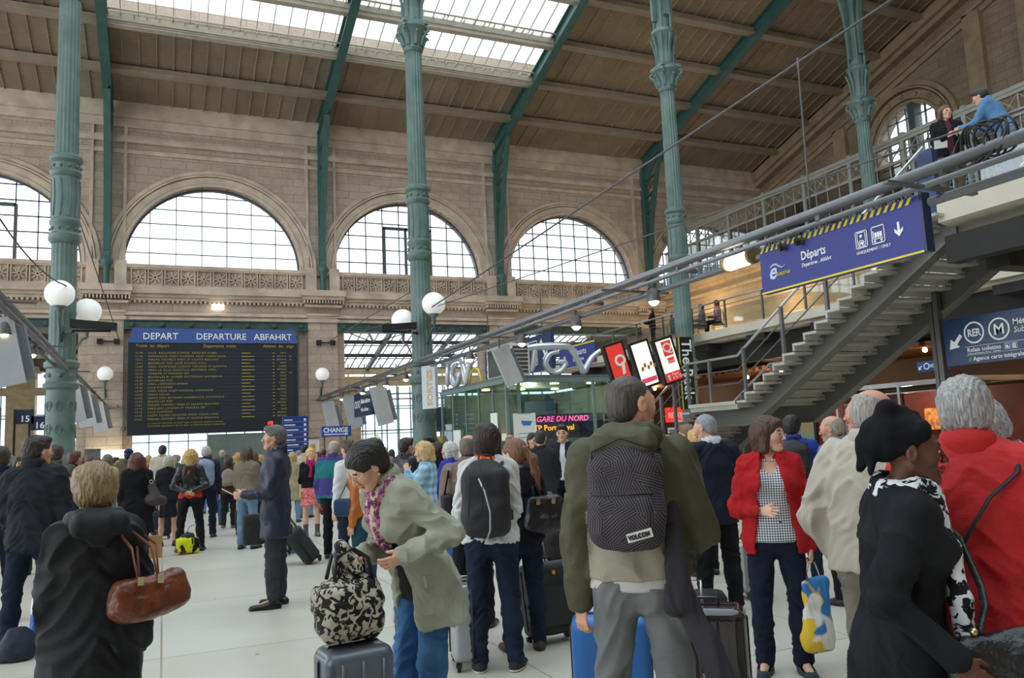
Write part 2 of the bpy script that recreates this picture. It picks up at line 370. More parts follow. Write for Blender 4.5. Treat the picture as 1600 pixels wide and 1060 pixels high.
while x < XG:
    if abs((x-X0) % 10) > .3:
        ya = SKY1 if SKX0 < x < SKX1 else 20
        rbar(bt, x, ya, W, .045, -.07, 0)
    x += .715
bt.build('batten', BATTEN, ceil)
for i, y in enumerate(PY):
    pb = M()
    for xa in range(-1, 4):
        a, b = X0+10*xa-.01, min(X0+10*xa+10, XG)
        if i >= 1 and SKX0 <= a+.1 < SKX1 and y < 36.05: continue
        pb.box((a, y-.16, roofz(y)-.36), (b, y+.16, roofz(y)-.1)); pb.box((a, y-.24, roofz(y)-.42), (b, y+.24, roofz(y)-.34))
    pb.build('purlin', PURLIN, ceil)
sk = M(); sk.add([(SKX0, SKY0, roofz(SKY0)+.1), (SKX1, SKY0, roofz(SKY0)+.1), (SKX1, SKY1, roofz(SKY1)+.1), (SKX0, SKY1, roofz(SKY1)+.1)], [(0, 1, 2, 3)])
skl = struct(sk.build('window_7', ROOFG))
fr = M()
for i in range(1, 29): rbar(fr, SKX0+20*i/29, SKY0, SKY1, .035, -.02, .1)
fr.build('glazing_bar', mat('glazing_bars', '9a9d98', .5, var=0), skl)
fr = M()
for i, y in enumerate([36.05, 33.4, 30.6, 27.8, 25]):
    z = roofz(y); fr.box((SKX0, y-.15, z-.5), (SKX1, y+.2, z-.3)); fr.box((SKX0, y-.22, z-.32), (SKX1, y-.12, z-.05))
    fr.tube([(SKX0, y-.5, z+.02), (SKX1, y-.5, z+.02)], .05, 6)
    for j in range(40): fr.box((SKX0+j*.5+.2, y-.5, z-.12), (SKX0+j*.5+.24, y-.15, z))
fr.build('skylight_beam', PALE, skl)
# girders with wall brackets: one thing each
def girder(k, label):
    x = X0+10*k; g = empty('roof_girder', (x, W, 9.5), label=label, cat='roof girder', group='green roof girders along the hall')
    def S(mb, nm, mt=GREENG, **kw):
        mb.v = [(a-x, b-W, c-9.5) for a, b, c in mb.v]; return mb.build(nm, mt, g, **kw)
    b = M()
    def sl(xa, xb, ya, yb, d0, d1): roofslab(b, xa, xb, ya, yb, d0, d1)
    ye = 17 if k > 1 else 20.
    sl(x-.06, x+.06, ye, W-.4, -.72, -.05); sl(x-.2, x+.2, ye, W-.4, -.78, -.7); sl(x-.2, x+.2, ye, W-.4, -.12, -.04)
    S(b, 'beam')
    b = M(); zt = roofz(W)-.7
    b.box((x-.16, W-.45, 10.9), (x+.16, W-.12, zt+.3))
    S(b, 'wall_post')
    b = M(); n = 7; pts = [(x, W-.45-1.75*(i/n)**1.6, 11.2+(roofz(W-2.2)-.9-11.2)*(i/n)) for i in range(n+1)]
    for i in range(n): b.bar(pts[i], pts[i+1], .3, .1, up=(0, 1, 0))
    S(b, 'curved_strut')
    b = M()
    for i in range(2, n): b.bar(pts[i], (x, W-.3, pts[i][2]-.25), .22, .07)
    for i in range(2, n-1): b.bar(pts[i+1], (x, W-.3, pts[i][2]-.25), .08, .05)
    b.add([(x-.05, W-.4, zt-1), (x-.05, W-2.4, roofz(W-2.4)-.75), (x-.05, W-.4, roofz(W)-.7), (x+.05, W-.4, zt-1), (x+.05, W-2.4, roofz(W-2.4)-.75), (x+.05, W-.4, roofz(W)-.7)], [(0, 1, 2), (5, 4, 3), (0, 3, 4, 1), (1, 4, 5, 2)])
    S(b, 'lattice')
    b = M(); b.lathe([(.12, 0), (.15, .1), (.15, .9), (.19, 1.0), (.27, 1.15), (.27, 1.3), (.2, 1.42)], (x, W-.45, 9.45), 12); S(b, 'corbel_foot', smooth=1)
for k, lb in enumerate(['green roof girder left of the departure board arch, behind the left column', 'green roof girder rising from the pilaster right of the departure board', 'green roof girder rising between the second and third arched windows', 'green roof girder at the far right end of the arched wall']): girder(k, lb)
# tall cast iron columns
def column(k, label):
    c = empty('iron_column', (X0+10*k, 24.3, 0), label=label, cat='column', group='tall green cast iron columns')
    b = M(); b.lathe([(.62, 0), (.62, .7), (.5, .8), (.5, 1.35), (.44, 1.45), (.44, 1.6), (.39, 1.7)], (0, 0, 0), 24); b.build('plinth', GREEN, c, smooth=1)
    b = M(); b.lathe([(.39, 1.7), (.37, 1.8), (.37, 2.05), (.35, 2.12), (.35, 3.4), (.42, 3.45), (.44, 3.55), (.36, 3.62), (.36, 3.95), (.42, 4.0), (.43, 4.12), (.34, 4.2)], (0, 0, 0), 28)
    for i in range(8):                                      # scrolls and rosettes in relief
        a = 2*PI*i/8
        for z in (2.35, 2.95): 
            ctr = np.array([math.cos(a)*.35, math.sin(a)*.35, z]); tg = np.array([-math.sin(a), math.cos(a), 0])
            b.tube([ctr+tg*.1*math.cos(t)*(1-t/14)+np.array([0, 0, .17*math.sin(t)*(1-t/14)]) for t in np.linspace(0, 9.5, 16)], .018, 5)
        b.sphere((math.cos(a)*.36, math.sin(a)*.36, 3.78), .06, 8, 5)
    b.build('ornamented_base', GREEN, c, smooth=1)
    b = M(); b.lathe([(.33, 4.15), (.32, 5.4), (.335, 5.45), (.32, 5.5), (.315, 7.4)], (0, 0, 0), 36, flute=.07); b.build('lower_shaft', GREEN, c, smooth=1)
    b = M(); b.lathe([(.32, 7.35), (.4, 7.45), (.4, 7.6), (.34, 7.66), (.34, 7.85), (.38, 7.9), (.38, 8.0), (.33, 8.05), (.33, 9.2), (.38, 9.25), (.4, 9.35), (.34, 9.42), (.34, 9.6), (.41, 9.68), (.41, 9.78), (.31, 9.86)], (0, 0, 0), 28)
    for i in range(10):
        a = 2*PI*i/10
        b.tube([(math.cos(a+.12*math.sin(t*3))*.34, math.sin(a+.12*math.sin(t*3))*.34, 8.1+t) for t in np.linspace(0, 1.05, 9)], .022, 5)
        b.sphere((math.cos(a)*.35, math.sin(a)*.35, 9.5), .05, 6, 5); b.sphere((math.cos(a)*.35, math.sin(a)*.35, 7.75), .05, 6, 5)
    b.build('ring_band', GREEN, c, smooth=1)
    b = M(); b.lathe([(.3, 9.8), (.27, 14.5)], (0, 0, 0), 36, flute=.08); b.build('shaft', GREEN, c, smooth=1)
    b = M(); b.lathe([(.29, 14.4), (.33, 14.5), (.29, 14.6), (.31, 14.8), (.45, 15.15), (.5, 15.2), (.5, 15.32)], (0, 0, 0), 20)
    for i in range(8):                                      # leaves and volutes
        a = 2*PI*i/8; d = np.array([math.cos(a), math.sin(a), 0])
        b.tube([d*.3+[0, 0, 14.6], d*.38+[0, 0, 14.85], d*.5+[0, 0, 15.0], d*.56+[0, 0, 14.93]], [.07, .08, .06, .03], 6)
        if i % 2:
            b.tube([d*(.5+.1*math.cos(t))+np.array([0, 0, 15.12+.1*math.sin(t)]) for t in np.linspace(0, 6.3, 9)], .05, 5)
    b.box((-.42, -.42, 15.3), (.42, .42, 15.42)); b.build('capital', GREEN, c, smooth=1)
    b = M(); b.lathe([(.3, 15.4), (.3, 15.9), (.27, 16.0), (.3, 16.3), (.38, 16.6), (.46, 16.72), (.44, 16.85), (.3, 16.95)], (0, 0, 0), 16)
    for i in range(8):
        a = 2*PI*i/8; d = np.array([math.cos(a), math.sin(a), 0]); b.tube([d*.3+[0, 0, 15.5], d*.36+[0, 0, 16.2], d*.48+[0, 0, 16.6]], [.04, .05, .06], 5)
    b.build('impost', GREEN, c, smooth=1)
    b = M(); b.lathe([(.25, 16.9), (.25, 23)], (0, 0, 0), 12)
    for i in range(4):
        a = PI/4+PI*i/2; b.tube([(math.cos(a)*.3, math.sin(a)*.3, 16.9), (math.cos(a)*.3, math.sin(a)*.3, 23)], .06, 6)
    b.build('upper_shaft', GREEN, c, smooth=1)
    b = M()
    for s in (-1, 1):
        pts = [(s*(.3+4.2*(t**2.6)), 0, 17.2+5.3*math.sin(t*PI/2)) for t in np.linspace(0, 1, 12)]
        for i in range(11): b.bar(pts[i], pts[i+1], .3, .12, up=(0, 1, 0))
        pts2 = [(0, s*(.3+3.2*(t**2.6)), 17.4+5.0*math.sin(t*PI/2)) for t in np.linspace(0, 1, 12)]
        for i in range(11): b.bar(pts2[i], pts2[i+1], .12, .22, up=(1, 0, 0))
        b.tube([(s*(1.5+.5*math.cos(t)), 0, 22.1+.5*math.sin(t)) for t in np.linspace(0, 2*PI, 14)], .05, 5)
    b.build('arched_bracket', GREEN, c, smooth=1)
    return c
for k, lb in enumerate(['tall green fluted column at the far left with two white globe lamps', 'tall green fluted column in the middle of the hall with two globe lamps', 'tall green fluted column beside the tilted advert panels and staircase', 'tall green column standing behind the upper walkway at the far right']): column(k, lb)
# green lintels under the entablature
for k, lb in enumerate(['green riveted lintel left of the departure board pier', 'green riveted lintel right above the departure board', 'green riveted lintel over the opening toward the skylit platforms', 'green riveted lintel above the small glass ticket office']):
    xa = X0+10*(k-1)+.76; b = M(); b.box((0, 0, 0), (8.48, .7, .46)); b.box((0, -.08, .4), (8.48, 0, .46)); b.box((0, -.08, 0), (8.48, 0, .06))
    e = empty('iron_lintel', (xa, W-.15, ZB), label=lb, cat='lintel', group='green lintels of the arched wall'); b.build('beam', GREEND, e)
    for i in range(7): M().lathe([(.05, 0), (.12, .02), (.12, .08), (.05, .12)], (0, 0, 0), 12).build('rosette', GREEND, e).matrix_local = Matrix.Translation((.35+i*1.3, -.02, .23)) @ Matrix.Rotation(PI/2, 4, 'X')
# train shed behind the wall
SHD = mat('shed_roof', '4a3c30', .8, var=.15); SHC = mat('shed_cream_steel', 'c6b692', .7, var=.1)
b = M()
def slab(mb, x0, y0, z0, x1, y1, z1, t=.15): mb.add([(x0, y0, z0), (x1, y0, z0), (x1, y1, z1), (x0, y1, z1), (x0, y0, z0+t), (x1, y0, z0+t), (x1, y1, z1+t), (x0, y1, z1+t)], [(0, 3, 2, 1), (4, 5, 6, 7), (0, 1, 5, 4), (1, 2, 6, 5), (2, 3, 7, 6), (3, 0, 4, 7)])
slab(b, -40, 42.5, 9.6, 40, 46.5, 10.9); slab(b, -40, 46.5, 10.9, 9.2, 60, 7.4); slab(b, 30, 46.5, 10.9, 40, 60, 7.4); b.box((-40, 60, 7.3), (9.2, 61, 9.4))
sh = struct(b.build('wall_shed', SHD))
def shz(y): return 10.9-(y-46.5)*.2593
b = M()
for x in np.arange(-38, 9, 1.3): slab(b, x, 46.6, 10.78, x+.1, 60, 7.3, .1)
for y in (49, 53, 57): b.box((-38, y, shz(y)-.35), (9, y+.15, shz(y)-.1))
b.build('shed_rafter', SHC, sh)
sg = struct(M().quad((9.2, 46.5, 10.95), (30, 46.5, 10.95), (30, 60, 7.45), (9.2, 60, 7.45)).build('window_8', ROOFG))
b = M()
for x in np.arange(9.2, 30, .6): slab(b, x, 46.5, 10.85, x+.05, 60, 7.35, .1)
for y in (47, 49.5, 52, 54.5, 57, 59.8): b.box((9.2, y, shz(y)-.3), (30, y+.16, shz(y)-.05)); b.tube([(9.2, y+.6, shz(y)-.35), (30, y+.6, shz(y)-.35)], .04, 5)
for x in (9.25, 14, 18.5, 23): b.bar((x, 46.5, 10.5), (x, 60, 7.1), .2, .3)
b.bar((9.4, 52, 9.6), (12, 49, 7.9), .07, .07); b.bar((12, 49, 7.9), (20, 47, 10.2), .06, .06); b.bar((12, 52, 9.7), (12, 49, 7.9), .12, .12)
b.build('truss', DSTEEL, sg)
b = M()
for x in (-38, -29, -20, -8.4, -3.4): b.box((x-.8, 59.6, 0), (x+.8, 60.8, 7.6)); b.box((x-1, 59.4, 7.2), (x+1, 60.9, 7.6))
b.box((-40, 59.5, 5.7), (9, 59.9, 6.2)); b.box((7.9, 44.5, 0), (8.3, 46, 6.9)); b.box((9, 59.6, 6.0), (40, 60.2, 6.7)); b.box((9, 59.4, 6.9), (40, 60, 7.25)); b.box((9.0, 57, 0), (12.9, 57.5, 6.0))
struct(b.build('wall_platforms', mat('platform_stone', 'b3a07f', .85, var=.15)))
b = M(); b.box((-38, 78, 0), (40, 78.1, 9.5)); g = struct(b.build('window_9', glassmat('far_glass', 'eaf2f6', .88, .2)))
b = M()
for x in np.arange(-38, 40, 1.6): b.box((x, 77.8, 0), (x+.1, 78, 9.5))
for z in (.0, 2.6, 5, 5.25, 7.4): b.box((-38, 77.8, z), (40, 78, z+.1))
for x in np.arange(12.9, 26, .95): b.box((x, 60.9, 0), (x+.08, 61, 6.0))
for z in (5.0, 5.4, 2.6): b.box((12.9, 60.9, z), (26, 61, z+.1))
b.build('mullion', mat('far_mullions', '5a6a70', .5, var=0), g)
# right-hand side gallery: stone parapet wall, iron railing, glazed screen
b = M(); GX = 28.3
b.box((GX, 9, 0), (GX+.6, W, 9.2)); b.box((GX, 9, 9.2), (GX+8.5, W, 10.1))
struct(b.build('wall_gallery', STONE_W))
b = M()
for (z0, z1, p) in ((9.95, 10.15, .55), (9.8, 9.95, .42), (9.6, 9.8, .25), (9.15, 9.3, .15), (6.7, 6.85, .1)): b.box((GX-p, 9, z0), (GX, W-.1, z1))
struct(b.build('trim_4', mat('warm_trim', 'c9ab80', .85, var=.15)))
e = empty('iron_railing', (GX-.1, 9, 10.15), label='pale blue pierced iron railing along the stone gallery on the right', cat='railing')
BLUEI = mat('pale_blue_iron', '7d98a0', .5, var=.08); b = M()
b.box((-.04, 0, 0), (.04, 32, .08)); b.box((-.04, 0, .8), (.04, 32, .9)); b.build('rail', BLUEI, e)
b = M()
for i in range(46):
    y = .35+i*.7; b.box((-.03, y-.35, .08), (.03, y-.3, .8))
    for q in range(4):
        a = PI*q/4; d = np.array([0, math.cos(a), math.sin(a)])*.31; b.bar(np.array([0, y, .44])-d, np.array([0, y, .44])+d, .03, .04, up=(1, 0, 0))
    b.tube([(0, y+.16*math.cos(t), .44+.16*math.sin(t)) for t in np.linspace(0, 2*PI, 9)], .025, 4)
b.build('pierced_panel', BLUEI, e)
e = empty('glazed_screen', (GX+.5, 9, 10.1), label='grey iron glazed screen with crossed lattice band above the stone gallery', cat='glass screen')
GI = mat('grey_painted_iron', '8e8c84', .55, var=.1); b = M()
for i in range(12): M().box((-.09, i*2.9-.09, 0), (.09, i*2.9+.09, 3.7)).build('post', GI, e)
b = M(); b.box((-.06, 0, 2.45), (.06, 32.4, 2.58)); b.box((-.08, 0, 3.3), (.08, 32.4, 3.5)); b.box((-.12, 0, 3.45), (.12, 32.4, 3.6))
for i in range(44):
    y = i*.725; b.bar((0, y, 2.58), (0, y+.725, 3.3), .03, .05, up=(1, 0, 0)); b.bar((0, y+.725, 2.58), (0, y, 3.3), .03, .05, up=(1, 0, 0)); b.box((-.03, y-.025, 0), (.03, y+.025, 3.3))
    b.sphere((0, y+.3625, 2.94), .07, 6, 4)
b.build('lattice_frame', GI, e)
M().quad((0, 0, .05), (0, 32.4, .05), (0, 32.4, 2.45), (0, 0, 2.45)).build('pane', glassmat('smoked_glass', '84867f', .75, .05), e)
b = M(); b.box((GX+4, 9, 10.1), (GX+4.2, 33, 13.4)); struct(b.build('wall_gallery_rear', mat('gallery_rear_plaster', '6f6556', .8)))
for k, yy in enumerate((34.6, 37.2, 39.6)):                # tall lights at the end of the gallery
    g = struct(M().box((XG-.06, yy-.8, 10.4), (XG-.02, yy+.8, 13.6)).build('window_%d' % (10+k), mat('lit_pane', 'dfe8ee', .4, var=0, emit=.9)))
    b = M()
    for i in range(5): b.box((XG-.12, yy-.83+i*.4, 10.3), (XG-.05, yy-.77+i*.4, 13.7))
    for z in (10.4, 11.4, 12.4, 13.6): b.box((XG-.12, yy-.8, z-.03), (XG-.05, yy+.8, z+.03))
    b.build('window_frame', GI, g)
# mezzanine floor slabs, walking level z = 5.1
ZM = 5.1; PX = 11.65; GXE = 18.1; PYE = 9.0
b = M(); b.box((GXE+.3, 8.4, 4.75), (GX, 36.5, ZM)); b.box((GXE, 8.4, 4.84), (GXE+.3, 36.5, ZM+.03))
struct(b.build('floor_gallery', CONC))
def wedge(mb, x0, x1, y0, y1): mb.add([(x0, y0, ZM-.3), (x0, y1, ZM-.3), (x0, y1, ZM+.03), (x0, y0, ZM+.03), (x1, y0, ZM-.55), (x1, y1, ZM-.55), (x1, y1, ZM), (x1, y0, ZM)], [(3, 2, 1, 0), (0, 1, 5, 4), (1, 2, 6, 5), (2, 3, 7, 6), (0, 4, 7, 3)])
b = M(); b.box((PX+1.2, 2.5, ZM-.5), (GX, 8.4, ZM)); wedge(b, PX, PX+1.2, 2.5, PYE)
struct(b.build('floor_walkway', CONC))
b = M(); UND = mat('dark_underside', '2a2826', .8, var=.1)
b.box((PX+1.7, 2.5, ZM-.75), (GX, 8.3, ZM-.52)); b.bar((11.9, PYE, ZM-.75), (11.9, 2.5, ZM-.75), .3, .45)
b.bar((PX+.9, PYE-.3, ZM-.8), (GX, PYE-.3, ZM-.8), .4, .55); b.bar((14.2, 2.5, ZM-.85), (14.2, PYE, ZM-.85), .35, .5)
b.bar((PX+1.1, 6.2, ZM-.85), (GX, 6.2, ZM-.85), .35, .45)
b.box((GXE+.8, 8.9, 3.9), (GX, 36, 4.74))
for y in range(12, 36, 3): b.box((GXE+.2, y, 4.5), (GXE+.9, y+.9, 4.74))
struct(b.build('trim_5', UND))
BRN = mat('restaurant_brown', '3c2419', .6, var=.3, scale=.8); b = M()
b.box((22.5, 2.5, 0), (23, 36, 3.7)); b.box((GXE+1, 35.5, 0), (22.5, 36, 3.9)); struct(b.build('wall_restaurant', BRN))
SLAT = mat('wood_slat_ceiling', '6a3f26', .6, var=.2)
b = M()
for i in range(84): b.box((GXE+1.2, 3+i*.38, 3.62), (22.6, 3.2+i*.38, 3.76))
struct(b.build('ceiling_restaurant', SLAT))
for i, (x, y) in enumerate(((19.6, 11), (20.5, 13.5), (19.6, 16), (20.6, 19), (19.8, 22), (20.8, 25), (19.8, 28), (20.5, 31), (21.2, 15), (21.4, 9.5))):
    tag(M().sphere((0, 0, 0), .07, 8, 6).build('downlight', mat('warm_lamp', 'ffcf8a', .4, var=0, emit=9), smooth=2), 'small warm round downlight in the dark slatted ceiling under the gallery', 'downlight', 'downlights under the gallery').location = (x, y, 3.55)
    if i in (1, 4, 7): point('restaurant_light', (x, y, 3.2), 45, (1, .6, .3))
for y in (24, 30, 36): point('wall_washer', (GX-1.2, y, 7.6), 60, (1, .68, .35), .2)

# the rest of the hall behind the camera: rear and left walls, roof with an unseen skylight enlarged for more daylight
b = M(); b.box((-31, -14.8, 0), (XG+.8, -14, 26)); struct(b.build('wall_rear', STONE_G))
b = M(); b.box((XG, -14, 0), (XG+.8, -2, 40)); struct(b.build('wall_right_rear', STONE_G))
b = M()
for (xa, xb, ya, yb) in ((-30, -16, -14, 20), (-16, SKX0, 14, 20), (30, XG+.9, -14, 12), (-16, 30, -14, -11)): b.box((xa, ya, 24.6), (xb, yb, 24.8))
b.box((SKX1, 12, 24.6), (XG+.9, 22, 24.8)); struct(b.build('ceiling_rear', ROOFW))
struct(M().box((-16, -11, 24.7), (30, 12, 24.75)).box((-16, 12, 24.7), (SKX1, 22.1, 24.75)).build('window_13', ROOFG))
# ================================================================ fittings, signs, kiosk, stairs
X3 = np.array([1., 0, 0]); Y3 = np.array([0, 1., 0]); Z3 = np.array([0, 0, 1.])
# departures board
bd = empty('departure_board', (2.33, W-.35, 2.5), label='huge black departures board with yellow train rows and blue DEPART header', cat='departure board')
b = M(); b.box((-3.86, -.25, 0), (3.82, .25, 4.3)); b.box((-3.7, -.1, 4.3), (3.7, .25, 4.98)); b.build('panel', mat('flap_black', '161b26', .55, var=.05), bd)
b = M(); b.add([(-3.86, -.25, 4.3), (3.82, -.25, 4.3), (3.7, -.1, 4.98), (-3.7, -.1, 4.98), (-3.86, -.3, 4.3), (3.82, -.3, 4.3), (3.68, -.16, 5.0), (-3.68, -.16, 5.0)], [(4, 5, 6, 7), (0, 4, 7, 3), (5, 1, 2, 6), (7, 6, 2, 3), (0, 1, 5, 4)]); b.build('header', mat('board_blue', '2a4d94', .45, var=.05), bd)
fl = M()
for i in range(20):
    z = 3.78-i*.163; fl.box((-3.6, -.262, z-.03), (3.6, -.25, z+.1))
fl.build('flap_rows', mat('flap_rows', '1d2431', .5, var=.05), bd)
up = np.array([0, .21, 1]); YB = mat('flap_yellow', 'b9a63c', .6, var=0); 
for x, s_ in ((-3.25, 'DEPART'), (-.93, 'DEPARTURE'), (1.72, 'ABFAHRT')): text(s_, .46, (x, -.29, 4.47), X3, up, WHITEP, bd, bold=.002, sx=.92, name='lettering')
for x, s_ in ((-3.55, 'Trains  au  départ'), (-.6, 'Departures  trains'), (2.15, 'Abfahrt  der  züge')): text(s_, .2, (x, -.262, 4.1), X3, Z3, YB, bd)
rows = """11:40 LILLE  BOULOGNE ETAPLES  RANG DU FLIERS|7031|
11:56 DAMMARTIN CREPY SOISSONS ANIZY PINON LAON|849917|20
12:01 PERSAN CHAMBLY MERU ST SULPICE BEAUVAIS|847419|16
12:01 BRUXELLES MIDI LIEGE AACHEN KOLN|9437|
12:07 CREIL COMPIEGNE CHAUNY TERGNIER ST QUENTIN|12309|
12:10 ORRY LA VILLE CHANTILLY GOUVIEUX CREIL|847808|
12:13 LONDON ST PANCRAS INT|9027|10
12:25 BRUXELLES M  ANVERS ROTTERDAM AMSTERDAM|9339|
12:25 BRUXELLES MIDI|9439|
12:28 CREIL LONGUEAU AMIENS|12031|
12:46 LILLE FLANDRES|7043|
12:49 CREIL RIEUX PONT LONGUEIL COMPIEGNE|847807|
12:52 ARRAS DOUAI|7121|
12:52 ARRAS LENS BETHUNE HAZEBROUCK DUNKERQUE|7321|
12:55 BRUXELLES MIDI|9341|
13:01 PERSAN CHAMBLY MERU ST SULPICE BEAUVAIS|847421|
13:13 EBBSFLEET LONDON ST PANCRAS INT|9031|
13:16 LILLE FLANDRES|7045|
13:25 CREPY VILLERS SOISSONS ANIZY PINON LAON|849921|
14:01 PERSAN CHAMBLY MERU ST SULPICE BEAUVAIS|847423|""".split('\n')
for i, r_ in enumerate(rows):
    a_, n_, v_ = r_.split('|'); z = 3.79-i*.163
    text(a_[:5], .115, (-3.55, -.266, z), X3, Z3, YB, bd, sp=1.25, name='train_row'); text(a_[6:], .115, (-3.0, -.266, z), X3, Z3, YB, bd, sp=1.3, name='train_row')
    text(n_, .115, (3.25, -.266, z), X3, Z3, YB, bd, 'RIGHT', sp=1.3, name='train_row')
    if v_: text(v_, .115, (3.38, -.266, z), X3, Z3, YB, bd, sp=1.3, name='train_row')
    M().box((1.15, -.268, z+.01), (1.15+(.6 if i % 3 else .4), -.262, z+.04)).box((2.6, -.268, z+.02), (2.7, -.262, z+.045)).build('train_row', YB, bd)
text('LA VOIE EST AFFICHEE AU PLUS TARD 10 MINUTES AVANT LE DEPART\nPLATFORMS ARE DISPLAYED AT LEAST 10 MINUTES BEFORE DEPARTURE', .085, (-3.0, -.266, .5), X3, Z3, YB, bd, sp=1.25, ls=1.5)
text(':12', .2, (2.35, -.268, .32), X3, Z3, mat('red_led', 'ff3020', .4, var=0, emit=2), bd, bold=.006, name='red_clock')
# globe lamps
GLOBE = mat('opal_globe', 'f1f1ec', .25, var=0, emit=.12)
def globe(loc, arm_to, r, label, group):
    e = empty('globe_lamp', loc, label=label, cat='globe lamp', group=group)
    M().sphere((0, 0, 0), r, 28, 18).build('globe', GLOBE, e, smooth=2)
    d = np.array(arm_to)-np.array(loc)
    M().tube([d, d*[.9, .9, 1]+[0, 0, -.35*r/.3], [d[0]*.35, d[1]*.35, -r*2.2], [0, 0, -r*2.0], [0, 0, -r*1.2], [0, 0, -r*.9]], [.04, .04, .035, .04, .06, .16*r/.3], 8).build('arm', GREEN, e, smooth=2)
for (x, y, z), ln in (((-2.5, 23.5, 5.85), 'front globe on the far left green column'), ((-1.95, 24.75, 5.6), 'globe half hidden behind the far left green column'), ((7.66, 23.5, 5.85), 'front globe on the middle green column'), ((7.0, 24.7, 5.5), 'globe half hidden behind the middle green column')):
    cx = -2.5 if x < 3 else 7.5; dx, dy = cx-x, 24.3-y; l = math.hypot(dx, dy)
    globe((x, y, z), (x+dx*(1-.3/l), y+dy*(1-.3/l), z-.75), .36, 'white opal '+ln, 'white globe lamps')
globe((-2.46, W-.65, 5.36), (-2.46, W-.12, 4.7), .34, 'white globe lamp on the stone pier left of the departures board', 'white globe lamps')
globe((7.34, W-.65, 5.24), (7.34, W-.12, 4.6), .34, 'white globe lamp on the stone pier right of the departures board', 'white globe lamps')
globe((10.4, 56.6, 5.2), (10.4, 57, 4.7), .38, 'small white globe lamp on the pale wall beyond the second opening', 'white globe lamps')
# lighting rails
WARMB = mat('spot_bulb', 'ffe9a8', .4, var=0, emit=14)
def rail(x, ya, yb, za, zb, label):
    e = empty('lighting_rail', (x, ya, za), label=label, cat='lighting rail', group='long steel lighting rails')
    dy = yb-ya; dz = zb-za; PIPE = mat('rail_pipe', '7d7d80', .4, .6, var=.05)
    M().tube([(0, 0, 0), (0, dy, dz)], .065, 10).build('pipe', PIPE, e, smooth=2)
    M().tube([(.12, 0, -.3), (.12, dy, dz-.16)], .05, 8).build('pipe', PIPE, e, smooth=2)
    M().tube([(-.16, 0, -.2), (-.16, dy, dz-.1)], .035, 8).build('pipe', PIPE, e, smooth=2)
    n = 13
    for i in range(n+1): y = dy*i/n; z = dz*i/n; M().bar((-.2, y, z-.14), (.16, y, z-.16), .06, .06).build('clamp', STEEL, e)
    for i in range(0, n, 2): y = dy*(i+.5)/n; z = dz*(i+.5)/n; M().bar((-.7, y, z-.2), (.6, y, z-.22), .07, .03).build('cross_arm', STEEL, e)
def spot(x, y, z, ln, s=1.):
    e = empty('spotlight', (x, y, z), label=ln, cat='spotlight', group='spotlights under the lighting rails')
    b = M(); b.lathe([(.05*s, .12*s), (.07*s, .1*s), (.1*s, 0), (.12*s, -.1*s)], (0, 0, 0), 12); b.bar((0, 0, .1*s), (0, 0, .28*s), .03, .03); b.build('housing', STEEL, e, smooth=1)
    M().sphere((0, 0, -.08*s), .085*s, 10, 8).build('bulb', WARMB, e, smooth=2)
rail(7.3, 4.2, W-.12, 4.18, 4.1, 'long steel pipe lighting rail crossing from upper right down to the right pier')
rail(-2.45, 8, W-.12, 4.35, 3.95, 'steel pipe lighting rail from the left edge to the left pier')
for y in (36, 32, 28.2, 25.6, 19.5, 16.2, 13.6): spot(7.3, y, 3.78, 'small warm spotlight hanging under the right lighting rail')
spot(7.3, 10.9, 3.8, 'small warm spotlight under the right lighting rail beyond the big lamp')
for y in (15.6, 18.6, 24.8, 26.5, 28.5, 31.5, 34.5, 38): spot(-2.45, y, 3.8, 'small warm spotlight hanging under the left lighting rail')
e = empty('floodlight', (7.35, 8.75, 3.93), label='large lit floodlight under the rail just left of the blue banner', cat='floodlight')
b = M(); b.tube([(0, .3, 0), (0, -.22, 0)], [.1, .1], 14); b.tube([(0, .3, 0), (0, .33, 0)], .12, 14); b.tube([(0, -.2, 0), (0, -.25, 0)], .12, 14); b.build('housing', mat('brass_lamp', '8a7a4a', .4, .4, var=0), e, smooth=1)
M().tube([(-.03, .24, -.02), (-.03, -.16, -.02)], [.1, .1], 14).build('lens', mat('lens_glow', 'fff6dc', .3, var=0, emit=5), e, smooth=1)
M().bar((0, 0, .1), (0, 0, .3), .04, .04).build('bracket', STEEL, e)
e = empty('security_camera', (7.35, 7.55, 3.88), label='pair of small grey cameras fixed under the rail above the blue banner', cat='camera')
for dy in (0, .3):
    c_ = M().tube([(-.1, dy, 0), (.12, dy-.1, .03)], .045, 8).build('camera_body', DSTEEL, e, smooth=1); M().tube([(-.14, dy+.02, -.01), (-.1, dy, 0)], .05, 8).build('hood', BLACK, c_, smooth=1)
M().bar((0, .15, .02), (0, .15, .25), .05, .2).build('bracket', BLACK, e)
SPK = mat('speaker_grey', 'b9bcc2', .5, .2, var=.05); SPD = mat('speaker_back', '6f7278', .6, var=0)
def speaker(x, y, z, w, h, lean, label, rz=0.):
    e = empty('line_speaker', (x, y, z), rz, label=label, cat='speaker', group='flat grey speakers hung from the rails')
    c, s_ = math.cos(lean), math.sin(lean); ax = np.array([c, 0, s_]); az = np.array([-s_, 0, c])
    M().ob(az*(-h/2), ax, Y3, az, (w/2, .05, h/2)).build('front_panel', SPK, e); M().ob(az*(-h*.55)+ax*(w*.35)+[0, .18, 0], ax, Y3, az, (w*.45, .13, h*.4)).build('rear_box', SPD, e)
    M().bar(az*.0, (0, .0, .5), .03, .03).build('hanger', STEEL, e)
speaker(-2.55, 15.6, 3.98, .42, 1.15, .2, 'largest flat grey speaker at the left edge below the left rail')
